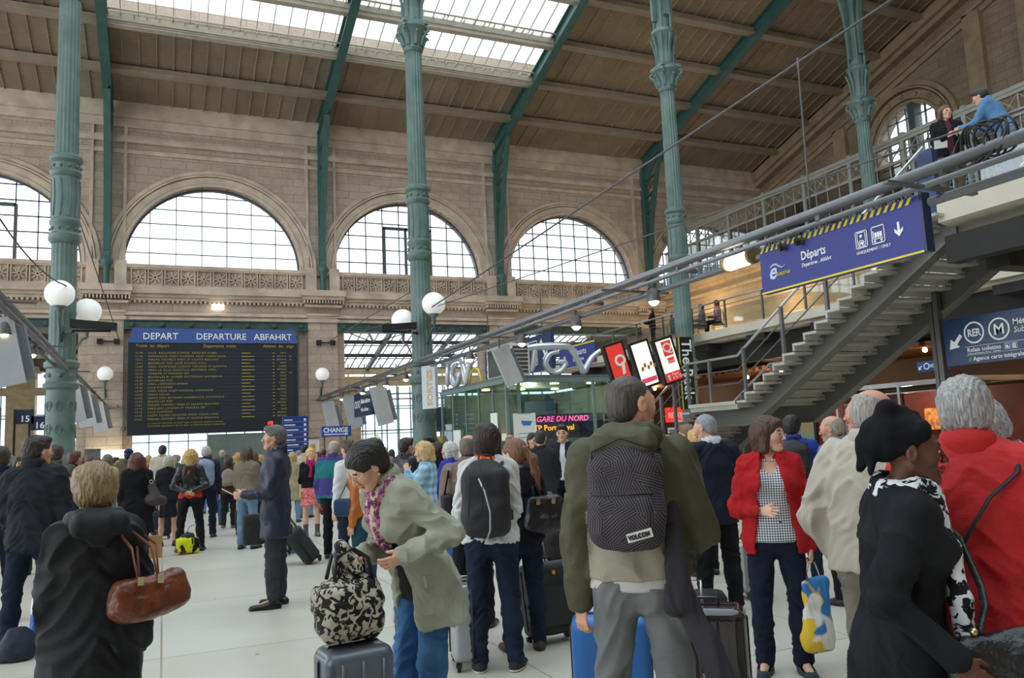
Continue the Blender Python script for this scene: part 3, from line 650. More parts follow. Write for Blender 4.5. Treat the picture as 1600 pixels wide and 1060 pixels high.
for i, (y, n) in enumerate(((25.6, 'first beyond the green column'), (29.5, 'second beyond the green column'), (35.5, 'nearest the stone pier'))): speaker(-2.45, y, 3.72, .5, 1.15, .2, 'flat grey speaker under the left rail, '+n)
for i, (y, n) in enumerate(((39.5, 'beside the right stone pier'), (34.5, 'second from the right stone pier'), (29.5, 'beside the hanging toilets sign'), (17.5, 'above the glass kiosk'))): speaker(7.3, y, 3.75, .6 if i != 3 else .42, 1.45 if i != 3 else .95, .22 if i < 3 else .4, 'flat grey speaker under the right rail, '+n)
# pier cameras, cable anchors
for x in (X0, X0+10):
    for z in (6.9,):
        e = tag(M().box((-.45, -.12, -.12), (-.2, .12, .12)).box((.25, -.12, -.12), (.5, .12, .12)).box((-.2, -.03, -.03), (.25, .03, .03)).build('cable_anchor', BLACK), 'small black double cable anchor on the %s stone pier beside the departures board' % ('left' if x < 0 else 'right'), 'cable anchor'); e.location = (x+.1, W-.24, z)
    e = tag(M().tube([(0, 0, 0), (0, -.25, -.1), (.25, -.3, -.1), (.25, -.3, -1.0)], .03, 6).lathe([(.05, 0), (.12, -.12), (.12, -.2), (.02, -.22)], (.25, -.3, -1.0), 10).build('drop_speaker', STEEL), 'small hooked horn speaker on the %s stone pier beside the departures board' % ('left' if x < 0 else 'right'), 'speaker'); e.location = (x+.55, W-.12, 3.95)
for (x, y, z, ln) in ((-1.7, 23.6, 5.05, 'black slatted camera box bracketed on the far left green column'), (6.6, 23.8, 5.15, 'black slatted camera box bracketed on the middle green column')):
    e = empty('camera_box', (x, y, z), label=ln, cat='camera'); b = M(); b.ob((0, 0, 0), (1, 0, -.08 if x < 0 else .08), Y3, (0, 0, 1), (.55, .14, .1)); b.build('housing', BLACK, e)
    b = M(); b.bar((-.5, 0, -.15), (.4, 0, -.15), .05, .05); b.bar(((-.5 if x < 0 else .5), .1, -.15), ((-.8 if x < 0 else .9), .5, -.15), .06, .06); b.build('bracket', BLACK, e)
e = tag(M().box((-.28, -.1, -.12), (.28, .1, .12)).build('emergency_light', mat('lit_white', 'ffffff', .4, var=0, emit=1.2)), 'small lit white box lamp centred over the departures board', 'lamp'); e.location = (2.4, W-.28, 8.62)
# thin cables
CAB = mat('cable', '5a5a5c', .5, var=0)
def cable(a, c_, label, r=.018, sag=.0):
    a = np.array(a, float); c_ = np.array(c_, float); pts = [a+(c_-a)*t-Z3*sag*4*t*(1-t)-a for t in np.linspace(0, 1, 9)]
    o = M().tube(pts, r, 5).build('cable', CAB, smooth=2, label=label, cat='cable'); o.location = tuple(a)
cable(onX(1400, -5, 9), onY(660, 490, 24), 'long thin steel cable falling from the top right to the middle column', .022)
cable(onX(1600, 170, 10), onY(560, 520, 30), 'thin cable running above the lighting rail toward the arches', .015)
cable(onX(1246, 90, 7.3), (7.3, onX(1246, 90, 7.3)[1]+.02, 4.2), 'thin vertical hanger wire above the blue banner', .012)
cable(onX(-5, 335, -3), onY(115, 450, 24), 'slack white cable from the left edge to the far left column', .02, .3)
cable((X0+10, W-.3, 6.8), onY(668, 440, 24.2), 'thin stay cable from the right pier to the middle column', .02)
cable((X0+.6, W-.3, 6.9), (-2.3, 24.3, 8.5), 'thin stay cable from the left pier to the far left column', .02)
# ---------------------------------------------------------------- big blue banner
def board(name, o, x, z, w, h, d, m, label, cat, **kw):
    """flat panel: o lower-left front corner, x reading direction, z up"""
    x = np.array(x, float)/np.linalg.norm(x); z = np.array(z, float)/np.linalg.norm(z); n = np.cross(x, z)
    e = empty(name, o, label=label, cat=cat, **kw)
    M().prism([(0, 0), (w, 0), (w, h), (0, h)], (0, 0, 0), x, z, -n*d).build('panel', m, e)
    return e, x, z, n
def wr(e, x, z, n, s_, size, px, pz, m=WHITEP, **kw):
    return text(s_, size, x*px+z*pz+n*.006, x, z, m, e, **kw)
BV = mat('banner_blue', '323a86', .5, var=.04)
o = onX(1192, 461, 7.3); e, x, z, n = board('hanging_banner', o, (0, -1, 0), (0, 0, 1), 2.5, .62, .1, BV, 'large blue banner with striped top hung under the lighting rail, white words Départs', 'sign')
M().prism([(0, 0), (2.5, 0), (2.5, .022), (0, .022)], n*.004, x, z, n*.004).build('yellow_strip', YEL, e)
b = M()
for i in range(26):
    q = .02+i*.096
    if q+.09 < 2.5: b.prism([(q, .545), (q+.045, .545), (q+.09, .615), (q+.045, .615)], n*.004, x, z, n*.004)
b.build('stripe', YEL, e)
wr(e, x, z, n, 'Départs', .155, .75, .3, sx=.82, bold=.001); wr(e, x, z, n, 'Departures . Abfahrt', .07, .75, .21, sx=.82, shear=.2)
wr(e, x, z, n, 'EUROSTAR', .058, .3, .19, m=YEL, shear=.2, sx=.85); wr(e, x, z, n, 'e', .3, .15, .17, m=mat('logo_silver', 'b9c4dc', .4, .3, var=0), shear=.3, bold=.006)
pts = [x*(.2+.28*t)+z*(.32+.03*math.sin(t*6))+n*.01 for t in np.linspace(0, 1, 10)]
M().tube(pts, [.012, .014, .016, .016, .015, .013, .012, .01, .007, .003], 6).build('logo_wave', mat('logo_silver'), e)
def ring(b, cx, cz, w, h, t, x, z, n):
    for (a0, b0, a1, b1) in ((0, 0, w, t), (0, h-t, w, h), (0, 0, t, h), (w-t, 0, w, h)): b.prism([(cx+a0, cz+b0), (cx+a1, cz+b0), (cx+a1, cz+b1), (cx+a0, cz+b1)], n*.004, x, z, n*.004)
def disc(b, cx, cz, r, x, z, n, r0=0, k=20, off=.004):
    if r0:
        for i in range(k):
            a, c = 2*PI*i/k, 2*PI*(i+1)/k; b.prism([(cx+r0*math.cos(a), cz+r0*math.sin(a)), (cx+r*math.cos(a), cz+r*math.sin(a)), (cx+r*math.cos(c), cz+r*math.sin(c)), (cx+r0*math.cos(c), cz+r0*math.sin(c))], n*off, x, z, n*.004)
    else: b.prism([(cx+r*math.cos(2*PI*i/k), cz+r*math.sin(2*PI*i/k)) for i in range(k)], n*off, x, z, n*.004)
b = M(); ring(b, 1.62, .23, .17, .2, .01, x, z, n); disc(b, 1.7, .37, .018, x, z, n); b.prism([(1.685, .3), (1.72, .3), (1.745, .26), (1.72, .25), (1.7, .28), (1.68, .27)], n*.004, x, z, n*.004); disc(b, 1.7, .285, .04, x, z, n, .03)
ring(b, 1.645, .245, .12, .17, .008, x, z, n); ring(b, 1.85, .23, .18, .2, .01, x, z, n)
for i in range(3): b.prism([(1.89+i*.036, .3), (1.92+i*.036, .3), (1.92+i*.036, .36), (1.89+i*.036, .36)], n*.004, x, z, n*.004)
b.prism([(1.87, .28), (2.0, .28), (2.0, .29), (1.87, .29)], n*.004, x, z, n*.004); b.prism([(1.87, .28), (1.88, .28), (1.88, .38), (1.87, .38)], n*.004, x, z, n*.004); disc(b, 1.89, .262, .014, x, z, n); disc(b, 1.98, .262, .014, x, z, n)
b.prism([(2.2, .4), (2.23, .4), (2.23, .3), (2.27, .335), (2.27, .295), (2.215, .24), (2.16, .295), (2.16, .335), (2.2, .3)], n*.004, x, z, n*.004)
b.build('pictogram', WHITEP, e); wr(e, x, z, n, 'UNIQUEMENT / ONLY', .048, 1.62, .165)
b = M(); b.bar((0, -.15, .62), (0, -.15, .75), .03, .03); b.bar((0, -2.35, .62), (0, -2.35, .75), .03, .03); b.build('hanger', STEEL, e)
b = M(); b.prism([(2.5, 0), (2.53, 0), (2.53, .64), (2.5, .64)], (0, 0, 0), x, z, -n*.12); b.build('end_cap', NAVY, e)
# metro sign
o = onX(1480, 573, 13.5); e, x, z, n = board('subway_sign', o, (0, -1, 0), (0, 0, 1), 2.6, .86, .12, mat('sign_night_blue', '1f3a63', .3, var=.12, scale=1.5), 'dark blue subway and toilets direction sign at the right edge below the stairs', 'sign')
b = M(); disc(b, .62, .56, .2, x, z, n, .17, 28); disc(b, 1.1, .56, .2, x, z, n, .17, 28)
b.prism([(.1, .3), (.32, .33), (.26, .38), (.38, .52), (.33, .57), (.21, .43), (.14, .49)], n*.004, x, z, n*.004)
b.prism([(.42, .31), (2.5, .31), (2.5, .316), (.42, .316)], n*.004, x, z, n*.004); b.prism([(.42, .155), (2.5, .155), (2.5, .159), (.42, .159)], n*.004, x, z, n*.004)
ring(b, 1.17, .19, .1, .1, .008, x, z, n); ring(b, 1.3, .19, .1, .1, .008, x, z, n)
for q in (1.33, 1.36): disc(b, q, .265, .012, x, z, n); b.prism([(q-.012, .2), (q+.012, .2), (q+.012, .25), (q-.012, .25)], n*.004, x, z, n*.004)
b.prism([(1.19, .21), (1.25, .21), (1.25, .225), (1.21, .27), (1.19, .25)], n*.004, x, z, n*.004); b.build('pictogram', WHITEP, e)
wr(e, x, z, n, 'RER', .19, .62, .495, align='CENTER', bold=.004, sx=.8); wr(e, x, z, n, 'M', .27, 1.1, .465, align='CENTER', bold=.004)
wr(e, x, z, n, 'Métro', .14, 1.36, .6, bold=.002); wr(e, x, z, n, 'Subway', .14, 1.36, .46, shear=.2)
wr(e, x, z, n, 'Relais toilettes', .11, .45, .215, bold=.001); wr(e, x, z, n, 'Toilets and shopping, Aseos - Toiletten', .04, .45, .17); wr(e, x, z, n, 'Agence carte intégrale', .105, .55, .05, bold=.001)
M().prism([(.45, .05), (.5, .04), (.53, .1), (.52, .13), (.48, .11)], n*.004, x, z, n*.004).build('leaf_mark', mat('leaf_green', '3f9a45', .5, var=0), e)
pp = empty('steel_post', (13.55, o[1]+.12, 0), label='double grey steel post under the stair carrying the subway sign', cat='post')
M().box((-.06, -.05, 1.6), (.06, .05, 4.3)).build('upright', STEEL, pp); M().box((.0, .12, 0), (.1, .2, 4.1)).build('upright', STEEL, pp); b = M(); b.box((-.08, -.08, 1.95), (.1, .22, 2.05)); b.box((-.1, -.3, 1.7), (.06, .1, 1.78)); b.build('clamp', STEEL, pp)
tag(e, None)
o = onX(1434, 582, 15.2); e, x, z, n = board('voucher_sign', o, (0, -1, 0), (0, 0, 1), .8, .22, .06, mat('sign_mid_blue', '24508f', .4, var=0), 'small blue VOUCHER sign with arrow left of the subway sign post', 'sign')
M().box((.04, -.45, -o[2]), (.09, -.4, .1)).build('post', STEEL, e); wr(e, x, z, n, 'VOUCHER', .105, .32, .07, bold=.002, sx=.85); b = M(); disc(b, .24, .11, .075, x, z, n, .05); b.prism([(.03, .04), (.11, .05), (.08, .07), (.13, .12), (.11, .14), (.06, .09), (.04, .12)], n*.004, x, z, n*.004); b.build('pictogram', WHITEP, e)
# columns under the walkway
e = empty('walkway_column', (18.3, 10.6, 0), label='dark conical topped steel column carrying the walkway, right edge', cat='column')
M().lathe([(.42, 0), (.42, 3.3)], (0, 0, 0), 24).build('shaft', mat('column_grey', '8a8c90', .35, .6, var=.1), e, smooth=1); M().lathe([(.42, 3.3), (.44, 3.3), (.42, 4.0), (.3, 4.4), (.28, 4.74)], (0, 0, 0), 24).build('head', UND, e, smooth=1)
# ---------------------------------------------------------------- staircase
st = empty('staircase', (11.45, 14.2, 0), label='grey steel staircase with open treads rising from the middle landing to the upper walkway', cat='staircase')
def T_(mb): mb.v = [(a-11.45, c-14.2, d) for a, c, d in mb.v]; return mb
STR = mat('stringer_grey', '6b6965', .5, .25, var=.08); TREAD = mat('stair_tread', 'b5b2aa', .7, var=.1)
NS = 17; RI = (ZM-2.2)/NS; GO = 5.3/NS; YT = 14.2; DL = 1.75
for xs, nm in ((11.95, 0), (13.7, 1)):
    b = M(); h = .42
    def seg(p, q, h=h, b=b, xs=xs):
        b.add([(xs-.03, p[0], p[1]), (xs-.03, q[0], q[1]), (xs-.03, q[0], q[1]-h), (xs-.03, p[0], p[1]-h), (xs+.03, p[0], p[1]), (xs+.03, q[0], q[1]), (xs+.03, q[0], q[1]-h), (xs+.03, p[0], p[1]-h)], [(0, 1, 2, 3), (7, 6, 5, 4), (0, 4, 5, 1), (3, 2, 6, 7), (0, 3, 7, 4), (1, 5, 6, 2)])
        for dz in (0, -h):
            b.add([(xs-.12, p[0], p[1]+dz+.02), (xs-.12, q[0], q[1]+dz+.02), (xs+.12, q[0], q[1]+dz+.02), (xs+.12, p[0], p[1]+dz+.02), (xs-.12, p[0], p[1]+dz-.02), (xs-.12, q[0], q[1]+dz-.02), (xs+.12, q[0], q[1]+dz-.02), (xs+.12, p[0], p[1]+dz-.02)], [(3, 2, 1, 0), (4, 5, 6, 7), (0, 1, 5, 4), (2, 3, 7, 6), (0, 4, 7, 3), (1, 2, 6, 5)])
    seg((8.9, ZM-.1), (YT, 2.1)); seg((YT, 2.1), (YT+DL, 2.1)); seg((YT+DL, 2.1), (YT+DL+3.8, .02)); T_(b).build('stringer', STR, st)
for i in range(NS):
    z = 2.2+RI*i; y = YT-GO*i; T_(M().box((11.45, y-GO-.02, z-.05), (14.1, y+.02, z)).box((11.45, y-.03, z-.15), (14.1, y+.02, z-.05))).build('tread', TREAD, st)
for i in range(1, 13):
    z = 2.2-.17*i; y = YT+DL+.3*(i-1); T_(M().box((11.45, y-.02, z-.05), (14.1, y+.32, z)).box((11.45, y+.27, z-.14), (14.1, y+.32, z-.05))).build('tread', TREAD, st)
T_(M().box((11.45, YT-.02, 2.12), (14.1, YT+DL, 2.2)).box((11.5, YT, 2.02), (11.55, YT+DL, 2.12))).build('landing', TREAD, st)
def hrail(xs, nm):
    pth = [(xs, 9.0, ZM+.98), (xs, YT-.1, 2.2+.98), (xs, YT+DL+.05, 2.2+.98), (xs, YT+DL+3.7, .12+.98)]
    T_(M().tube(pth, .03, 8)).build('handrail', CHROME, st, smooth=2)
    for k in (.3, .6): T_(M().tube([(p[0], p[1], p[2]-k) for p in pth], .014, 6)).build('lower_rail', STEEL, st)
    for (y, z) in [(YT-GO*i, 2.2+RI*i) for i in (1, 5, 9, 13, 16)]+[(YT+.9, 2.2), (YT+DL, 2.2)]+[(YT+DL+.3*i, 2.2-.17*i) for i in (4, 8, 12)]:
        T_(M().box((xs-.03, y-.035, z), (xs+.03, y+.035, z+.97))).build('post', STEEL, st)
hrail(11.5, 0); hrail(14.05, 1)
# railings of the upper floors
def railing(pts, z, label, glass=True, step=1.9):
    e = empty('balcony_railing', (pts[0][0], pts[0][1], z), label=label, cat='railing')
    P_ = [np.array([p[0]-pts[0][0], p[1]-pts[0][1], 0.]) for p in pts]
    M().tube([p+Z3*1.05 for p in P_], .032, 8).build('handrail', CHROME, e, smooth=2)
    for k in (.72, .86): M().tube([p+Z3*k for p in P_], .012, 5).build('lower_rail', STEEL, e)
    for a, c_ in zip(P_[:-1], P_[1:]):
        L_ = np.linalg.norm(c_-a); k = max(1, int(L_/step))
        for i in range(k+1): q = a+(c_-a)*i/k; M().box(q+[-.03, -.03, 0], q+[.03, .03, 1.04]).build('post', STEEL, e)
        if glass: M().quad(a+Z3*.1, c_+Z3*.1, c_+Z3*.7, a+Z3*.7).build('glass_panel', CLEARG, e)
railing([(GXE+.12, 9.2), (GXE+.12, 36.4)], ZM, 'long steel and glass railing along the lower gallery edge')
railing([(PX+.1, 8.3), (PX+.1, 2.6)], ZM, 'glass and steel railing on the walkway in front of the two people')
# cable bundle on the rail at upper right
cb = empty('cable_bundle', (7.3, 5.0, 4.2), label='loose coils of black cable lying on the lighting rail at upper right', cat='cables')
rnd = random.Random(3)
for i in range(7):
    y0 = .2-i*.07; r_ = .17+rnd.random()*.06
    M().tube([(.05*math.sin(t*2+i), y0+r_*math.cos(t)*(1.0)+.03*t, .05+r_*math.sin(t)) for t in np.linspace(-.6, 5.4, 22)], .012, 6).build('cable_loop', BLACK, cb, smooth=2)
# ---------------------------------------------------------------- glass ticket kiosk
K0, K1, KX0, KX1, KZ = 18.0, 23.0, 7.65, 11.3, 3.05
ki = empty('glass_kiosk', (KX0, K0, 0), label='green tinted glass ticket kiosk with flat roof below the silver letters', cat='kiosk')
def K_(mb): mb.v = [(a-KX0, c-K0, d) for a, c, d in mb.v]; return mb
K_(M().quad((KX0, K0, 0), (KX1, K0, 0), (KX1, K0, KZ), (KX0, K0, KZ))).build('glass_wall', KGLASS, ki)
K_(M().quad((KX0, K1, 0), (KX0, K0, 0), (KX0, K0, KZ), (KX0, K1, KZ))).build('glass_wall', KGLASS, ki)
b = M()
for x_ in (KX0, KX0+.32, KX0+2.4, KX1): b.box((x_-.035, K0-.035, 0), (x_+.035, K0+.035, KZ))
for y_ in (K0+.9, K0+1.9, K0+2.9, K0+4, K1): b.box((KX0-.02, y_-.02, 0), (KX0+.02, y_+.02, KZ))
b.box((KX0-.05, K0-.05, KZ-.1), (KX1, K0+.05, KZ)); b.box((KX0-.05, K0, KZ-.1), (KX0+.05, K1, KZ)); K_(b).build('frame', mat('kiosk_steel', '7f9490', .4, .4, var=.05), ki)
K_(M().box((KX0, K0, KZ-.02), (KX1, K1, KZ+.08))).build('roof', mat('kiosk_roof', '5d6b68', .5, var=.1), ki)
b = M()
for i in range(3):
    for j in range(2): b.lathe([(.12, 0), (.12, .02)], (KX0+.8+i*1.1, K0+1.2+j*2.2, KZ-.06), 12)
K_(b).build('ceiling_lights', mat('warm_disc', 'ffe2a0', .4, var=0, emit=6), ki); point('kiosk_light', (KX0+2.0, K0+3, 2.6), 55, (1, .85, .6))
K_(M().box((KX0+.1, K1-.1, 0), (KX1, K1-.02, KZ-.1)).box((KX1-.1, K0+.1, 0), (KX1-.02, K1, KZ-.1))).build('rear_wall', mat('kiosk_rear', '4c6064', .5, var=.2), ki)
K_(M().box((KX0+.4, K0+3.2, 0), (KX1-.3, K0+3.5, 1.1)).box((KX0+2.4, K0+4.3, 0), (KX1-.2, K0+4.5, 2.7))).build('counter', mat('kiosk_counter', '35506a', .5, var=.1), ki)
K_(M().box((KX0+1.0, K0+1.5, 1.55), (KX1-.15, K0+1.56, 2.2))).build('lit_board', mat('kiosk_violet', '463a86', .5, var=.3, scale=2, c2='2c3f7c'), ki)
text('ET GARE DU NORD', .21, (1.15, 1.47, 2.0), X3, Z3, mat('pink_neon', 'ff4f8e', .4, var=0, emit=1.6), ki, shear=.2, name='lit_lettering'); text('RATP Port-Royal', .21, (1.1, 1.47, 1.77), X3, Z3, mat('orange_neon', 'ff9a3c', .4, var=0, emit=1.6), ki, name='lit_lettering')
b = M(); disc(b, 3.1, 1.9, .18, X3, Z3, np.array([0, -1., 0]), off=-1.47); b.build('round_logo', mat('logo_blue', '2f62b8', .4, var=0), ki)
for (xa, xb, za, zb, nm) in ((.12, .72, .9, 2.2, 'poster'), ):
    M().box((xa, -.05, za), (xb, -.04, zb)).build('poster', WHITE, ki); M().prism([(xa+.2, 2.02), (xb-.1, 2.0), (xb-.15, 1.9), (xa+.25, 1.9)], (0, -.055, 0), X3, Z3, (0, -.003, 0)).build('poster_logo', mat('poster_blue', '2b7fc4', .5, var=0), ki)
    b = M()
    for i, q in enumerate((2.18, 1.7, 1.6, 1.3, 1.2, 1.1)): b.box((xa+.12, -.053, q), (xb-.12-.05*(i % 3), -.05, q+.02))
    b.build('poster_lines', mat('print_grey', '8899a8', .6, var=0), ki)
M().box((-.05, .55, .85), (-.04, 1.0, 2.25)).build('poster', WHITE, ki)
M().box((-.05, 3.3, .85), (-.04, 3.9, 1.9)).build('poster', WHITE, ki); M().box((-.03, 3.2, .55), (-.02, 4.9, .8)).build('lit_sign', mat('lit_cream', 'ffe9a8', .4, var=0, emit=1.2), ki)
# silver letters on the kiosk roof, modelled as tubes
SILV = mat('silver_letters', 'd4d8e0', .22, .55, var=0)
def tgv(o, x, s, label):
    e = empty('silver_letters', o, label=label, cat='sign letters', group='silver sign letters on the kiosk roof'); x = np.array(x, float)
    P = lambda pts: [x*(p[0]*s)+Z3*(p[1]*s) for p in pts]
    def sm(pts, n=30):
        pts = np.array(pts, float); t = np.linspace(0, len(pts)-1, n); i = np.clip(t.astype(int), 0, len(pts)-2); out = []
        for tt, k in zip(t, i):
            p0, p1, p2, p3 = pts[max(k-1, 0)], pts[k], pts[k+1], pts[min(k+2, len(pts)-1)]; u = tt-k
            out.append(.5*((2*p1)+(-p0+p2)*u+(2*p0-5*p1+4*p2-p3)*u*u+(-p0+3*p1-3*p2+p3)*u**3))
        return out
    def let(pts, r0=.1):
        q = sm(pts); r = [r0*s*(.45+.55*math.sin(PI*(.08+.84*i/(len(q)-1)))) for i in range(len(q))]; M().tube(P(q), r, 12).build('letter', SILV, e, smooth=2)
    let([(-.05, .82), (.35, .88), (1.1, .92), (1.6, .88), (1.85, .7)], .12); let([(.35, .85), (.33, .5), (.2, .08)])
    let([(1.22, .72), (.9, .66), (.72, .35), (.95, .05), (1.25, .1), (1.45, .38), (1.15, .4)])
    let([(1.6, .86), (1.85, .55), (2.05, .12), (2.12, .1), (2.45, .55), (2.85, .82)], .11)
    for q in (.25, 1.0, 2.1): M().box(tuple(x*q*s+np.array([-.015, -.015, -.08])), tuple(x*q*s+np.array([.015, .015, .1]))).build('foot', STEEL, e)
tgv((8.25, 18.15, 3.16), X3, .78, 'large silver sign letters facing the front on the kiosk roof')
tgv((7.75, 22.9, 3.16), (0, -1, 0), .88, 'silver sign letters along the left edge of the kiosk roof, seen edge on')
ac = empty('air_conditioner', (7.85, 18.1, 3.13), label='white louvred air conditioning unit on the kiosk roof corner', cat='air conditioner')
M().box((0, 0, 0), (.5, 1.6, .82)).build('housing', WHITE, ac); b = M()
for i in range(7): b.box((.05, -.02, .08+i*.1), (.45, 0, .14+i*.1))
b.build('louvres', DSTEEL, ac); M().box((-.02, .08, .06), (0, 1.5, .76)).build('coil', mat('coil', '3e4448', .6, var=.2, scale=20), ac)
tag(M().tube([(-.0, .0, 0), (0, .2, .35), (0, .5, .42), (0, .8, .3), (0, .95, 0)], .03, 8).build('hose', mat('yellow_hose', 'd8c23a', .5, var=0), smooth=2), 'yellow looped hose on the kiosk roof beside the air conditioner', 'hose').location = (7.75, 19.9, 3.13)
# hanging information signs
o = onX(735, 600, 11); e, x, z, n = board('taxi_sign', (11, 27.8, 3.7), (0, -1, 0), (0, 0, 1), 5.6, 1.15, .12, mat('sign_dull_blue', '24365c', .5, var=.05), 'wide dark blue taxi and parking sign behind the silver letters', 'sign')
wr(e, x, z, n, 'Taxis / Parking', .3, .15, .75); wr(e, x, z, n, 'Location de voitures\nCar rental', .26, .15, .42); wr(e, x, z, n, 'P', .75, 3.15, .3); b = M()
ring(b, 2.2, .2, .75, .8, .03, x, z, n); ring(b, 3.02, .2, .75, .8, .03, x, z, n); ring(b, 3.84, .2, .75, .8, .03, x, z, n); b.prism([(2.3, .35), (2.85, .35), (2.85, .55), (2.75, .75), (2.4, .75), (2.3, .55)], n*.004, x, z, n*.004)
b.prism([(4.8, .9), (4.92, 1.0), (5.2, .5), (5.3, .65), (5.35, .25), (4.95, .35), (5.1, .45)], n*.004, x, z, n*.004); b.build('pictogram', WHITEP, e)
M().bar((0, -.4, 1.1), (0, -.4, 2.5), .03, .03).bar((0, -5, 1.1), (0, -5, 2.5), .03, .03).build('hanger', STEEL, e)
o = onX(565, 640, 8.0); e, x, z, n = board('hanging_sign', (7.3, 33.5, 2.75), (0, -1, 0), (0, 0, 1), 3.2, .95, .15, NAVY, 'small dark blue toilets and subway sign hanging under the rail between the piers', 'sign')
wr(e, x, z, n, 'Relais toilettes', .26, 1.3, .5, bold=.003); wr(e, x, z, n, 'Métro Subway', .22, 1.3, .18); b = M()
for q in (.15, .5, .85): disc(b, q+.15, .5, .15, x, z, n, .1)
b.build('pictogram', WHITEP, e); M().bar((0, -.4, .9), (0, -.4, 1.35), .03, .03).bar((0, -2.8, .9), (0, -2.8, 1.35), .03, .03).build('hanger', STEEL, e)
o = onX(900, 592, 18.0); e, x, z, n = board('gallery_banner', (18.02, 35.5, 4.9), (0, -1, 0), (0, 0, 1), 3.6, 1.0, .04, BV, 'small blue Départs banner tied to the gallery railing above the kiosk', 'sign')
wr(e, x, z, n, 'e', .7, .3, .25, shear=.3); wr(e, x, z, n, 'Départs', .42, 1.4, .5); wr(e, x, z, n, 'Departures', .24, 1.4, .22); M().prism([(0, .93), (3.6, .93), (3.6, 1), (0, 1)], n*.004, x, z, n*.004).build('yellow_strip', YEL, e)
e, x, z, n = board('sorties_sign', (7.2, 23.5, 2.6), (.5, -.86, 0), (0, 0, 1), .55, 1.3, .12, mat('sign_pale', 'c4ccd8', .4, var=.05), 'tall pale sign with yellow letters beside the middle green column', 'sign')
text('SORTIES', .3, x*.42+z*.08+n*.006, z, -x, mat('sign_amber', 'e0a93a', .5, var=0), e, bold=.004)
# tilted light boxes
PAPER = mat('poster_lit', 'f3f0dc', .4, var=0, emit=.35); RED = mat('poster_red', 'c8332b', .4, var=0, emit=.25)
for k, (px, py, ln) in enumerate(((995, 603, 'tilted light box with red takeaway advert, leftmost of the three'), (1034, 599, 'tilted light box with pale food advert between the other two'), (1071, 593, 'tilted light box with red and cream burger advert, nearest the green column'))):
    o = onY(px, py, 14); ln_ = math.radians(16); x = np.array([.93, .0, .37]); x = np.array([math.cos(.28), -.15, math.sin(.28)]); z = np.array([-math.sin(.28), 0, math.cos(.28)])
    w_, h_ = .46, .98
    e, x, z, n = board('advert_light_box', o-x*w_, x, z, w_, h_, .14, BLACK, ln, 'advertising sign', group='tilted advert light boxes')
    M().prism([(.05, .05), (w_-.05, .05), (w_-.05, h_-.05), (.05, h_-.05)], n*.004, x, z, n*.003).build('poster', RED if k == 0 else PAPER, e)
    b = M()
    if k == 2:
        b.prism([(.16, .58), (.38, .58), (.38, .9), (.16, .9)], n*.008, x, z, n*.003); b.prism([(.2, .42), (.36, .42), (.36, .54), (.2, .54)], n*.008, x, z, n*.003); b.prism([(.05, .05), (w_-.05, .05), (w_-.05, .24), (.05, .24)], n*.008, x, z, n*.003); b.build('red_print', RED, e)
        text('Q', .28, x*.27+z*.66+n*.013, x, z, WHITEP, e, 'CENTER', bold=.004); text('Quick', .07, x*.28+z*.45+n*.013, x, z, WHITEP, e, 'CENTER'); text('Face\nà la Gare', .09, x*.2+z*.16+n*.013, x, z, WHITEP, e, ls=.8)
        M().prism([(.11, .08), (.14, .08), (.14, .16), (.17, .16), (.125, .21), (.08, .16), (.11, .16)], n*.012, x, z, n*.003).build('arrow', WHITEP, e)
    elif k == 1:
        for q in range(5): b.sphere(tuple(x*(.15+.07*q)+z*(.4+.06*(q % 2))+n*.01), (.035, .01, .05), 8, 6)
        b.build('food_print', mat('poster_brown', 'b5803c', .5, var=.3), e); M().prism([(.06, .1), (w_-.06, .1), (w_-.06, .2), (.06, .2)], n*.008, x, z, n*.003).build('red_print', mat('poster_pink', 'd04468', .5, var=0, emit=.2), e)
    else:
        disc(b, .28, .6, .12, x, z, n, .07, off=.008); b.prism([(.25, .3), (.32, .32), (.36, .55), (.29, .56)], n*.008, x, z, n*.003); b.build('figure_print', WHITEP, e)
    M().bar(x*w_/2-n*.1+z*.02, x*w_/2-n*.1+z*.02-Z3*(o[2]), .06, .06).build('pole', STEEL, e)
e, x, z, n = board('rack_sign', onY(1067, 640, 17), (1, 0, 0), (0, 0, 1), .42, 1.85, .1, BLACK, 'tall narrow black sign with white vertical lettering beside the green column', 'sign')
text('The Rack', .42, x*.1+z*1.78+n*.006, -z, x, WHITEP, e, bold=.004, sx=.95); M().prism([(0, 0), (.03, 0), (.03, 1.85), (0, 1.85)], n*.004, x, z, n*.004).build('yellow_strip', YEL, e)
M().bar((.2, .1, -.3), (.2, .1, -2.4), .08, .08).build('pole', BLACK, e) if False else None
e, x, z, n = board('relay_sign', onY(1044, 660, 19), (1, 0, 0), (0, 0, 1), .5, .4, .12, mat('relay_red', 'd8261c', .4, var=0, emit=.8), 'small lit red shop sign under the stair foot', 'sign')
wr(e, x, z, n, 'RELAY', .2, .02, .12, sx=.8, bold=.004)
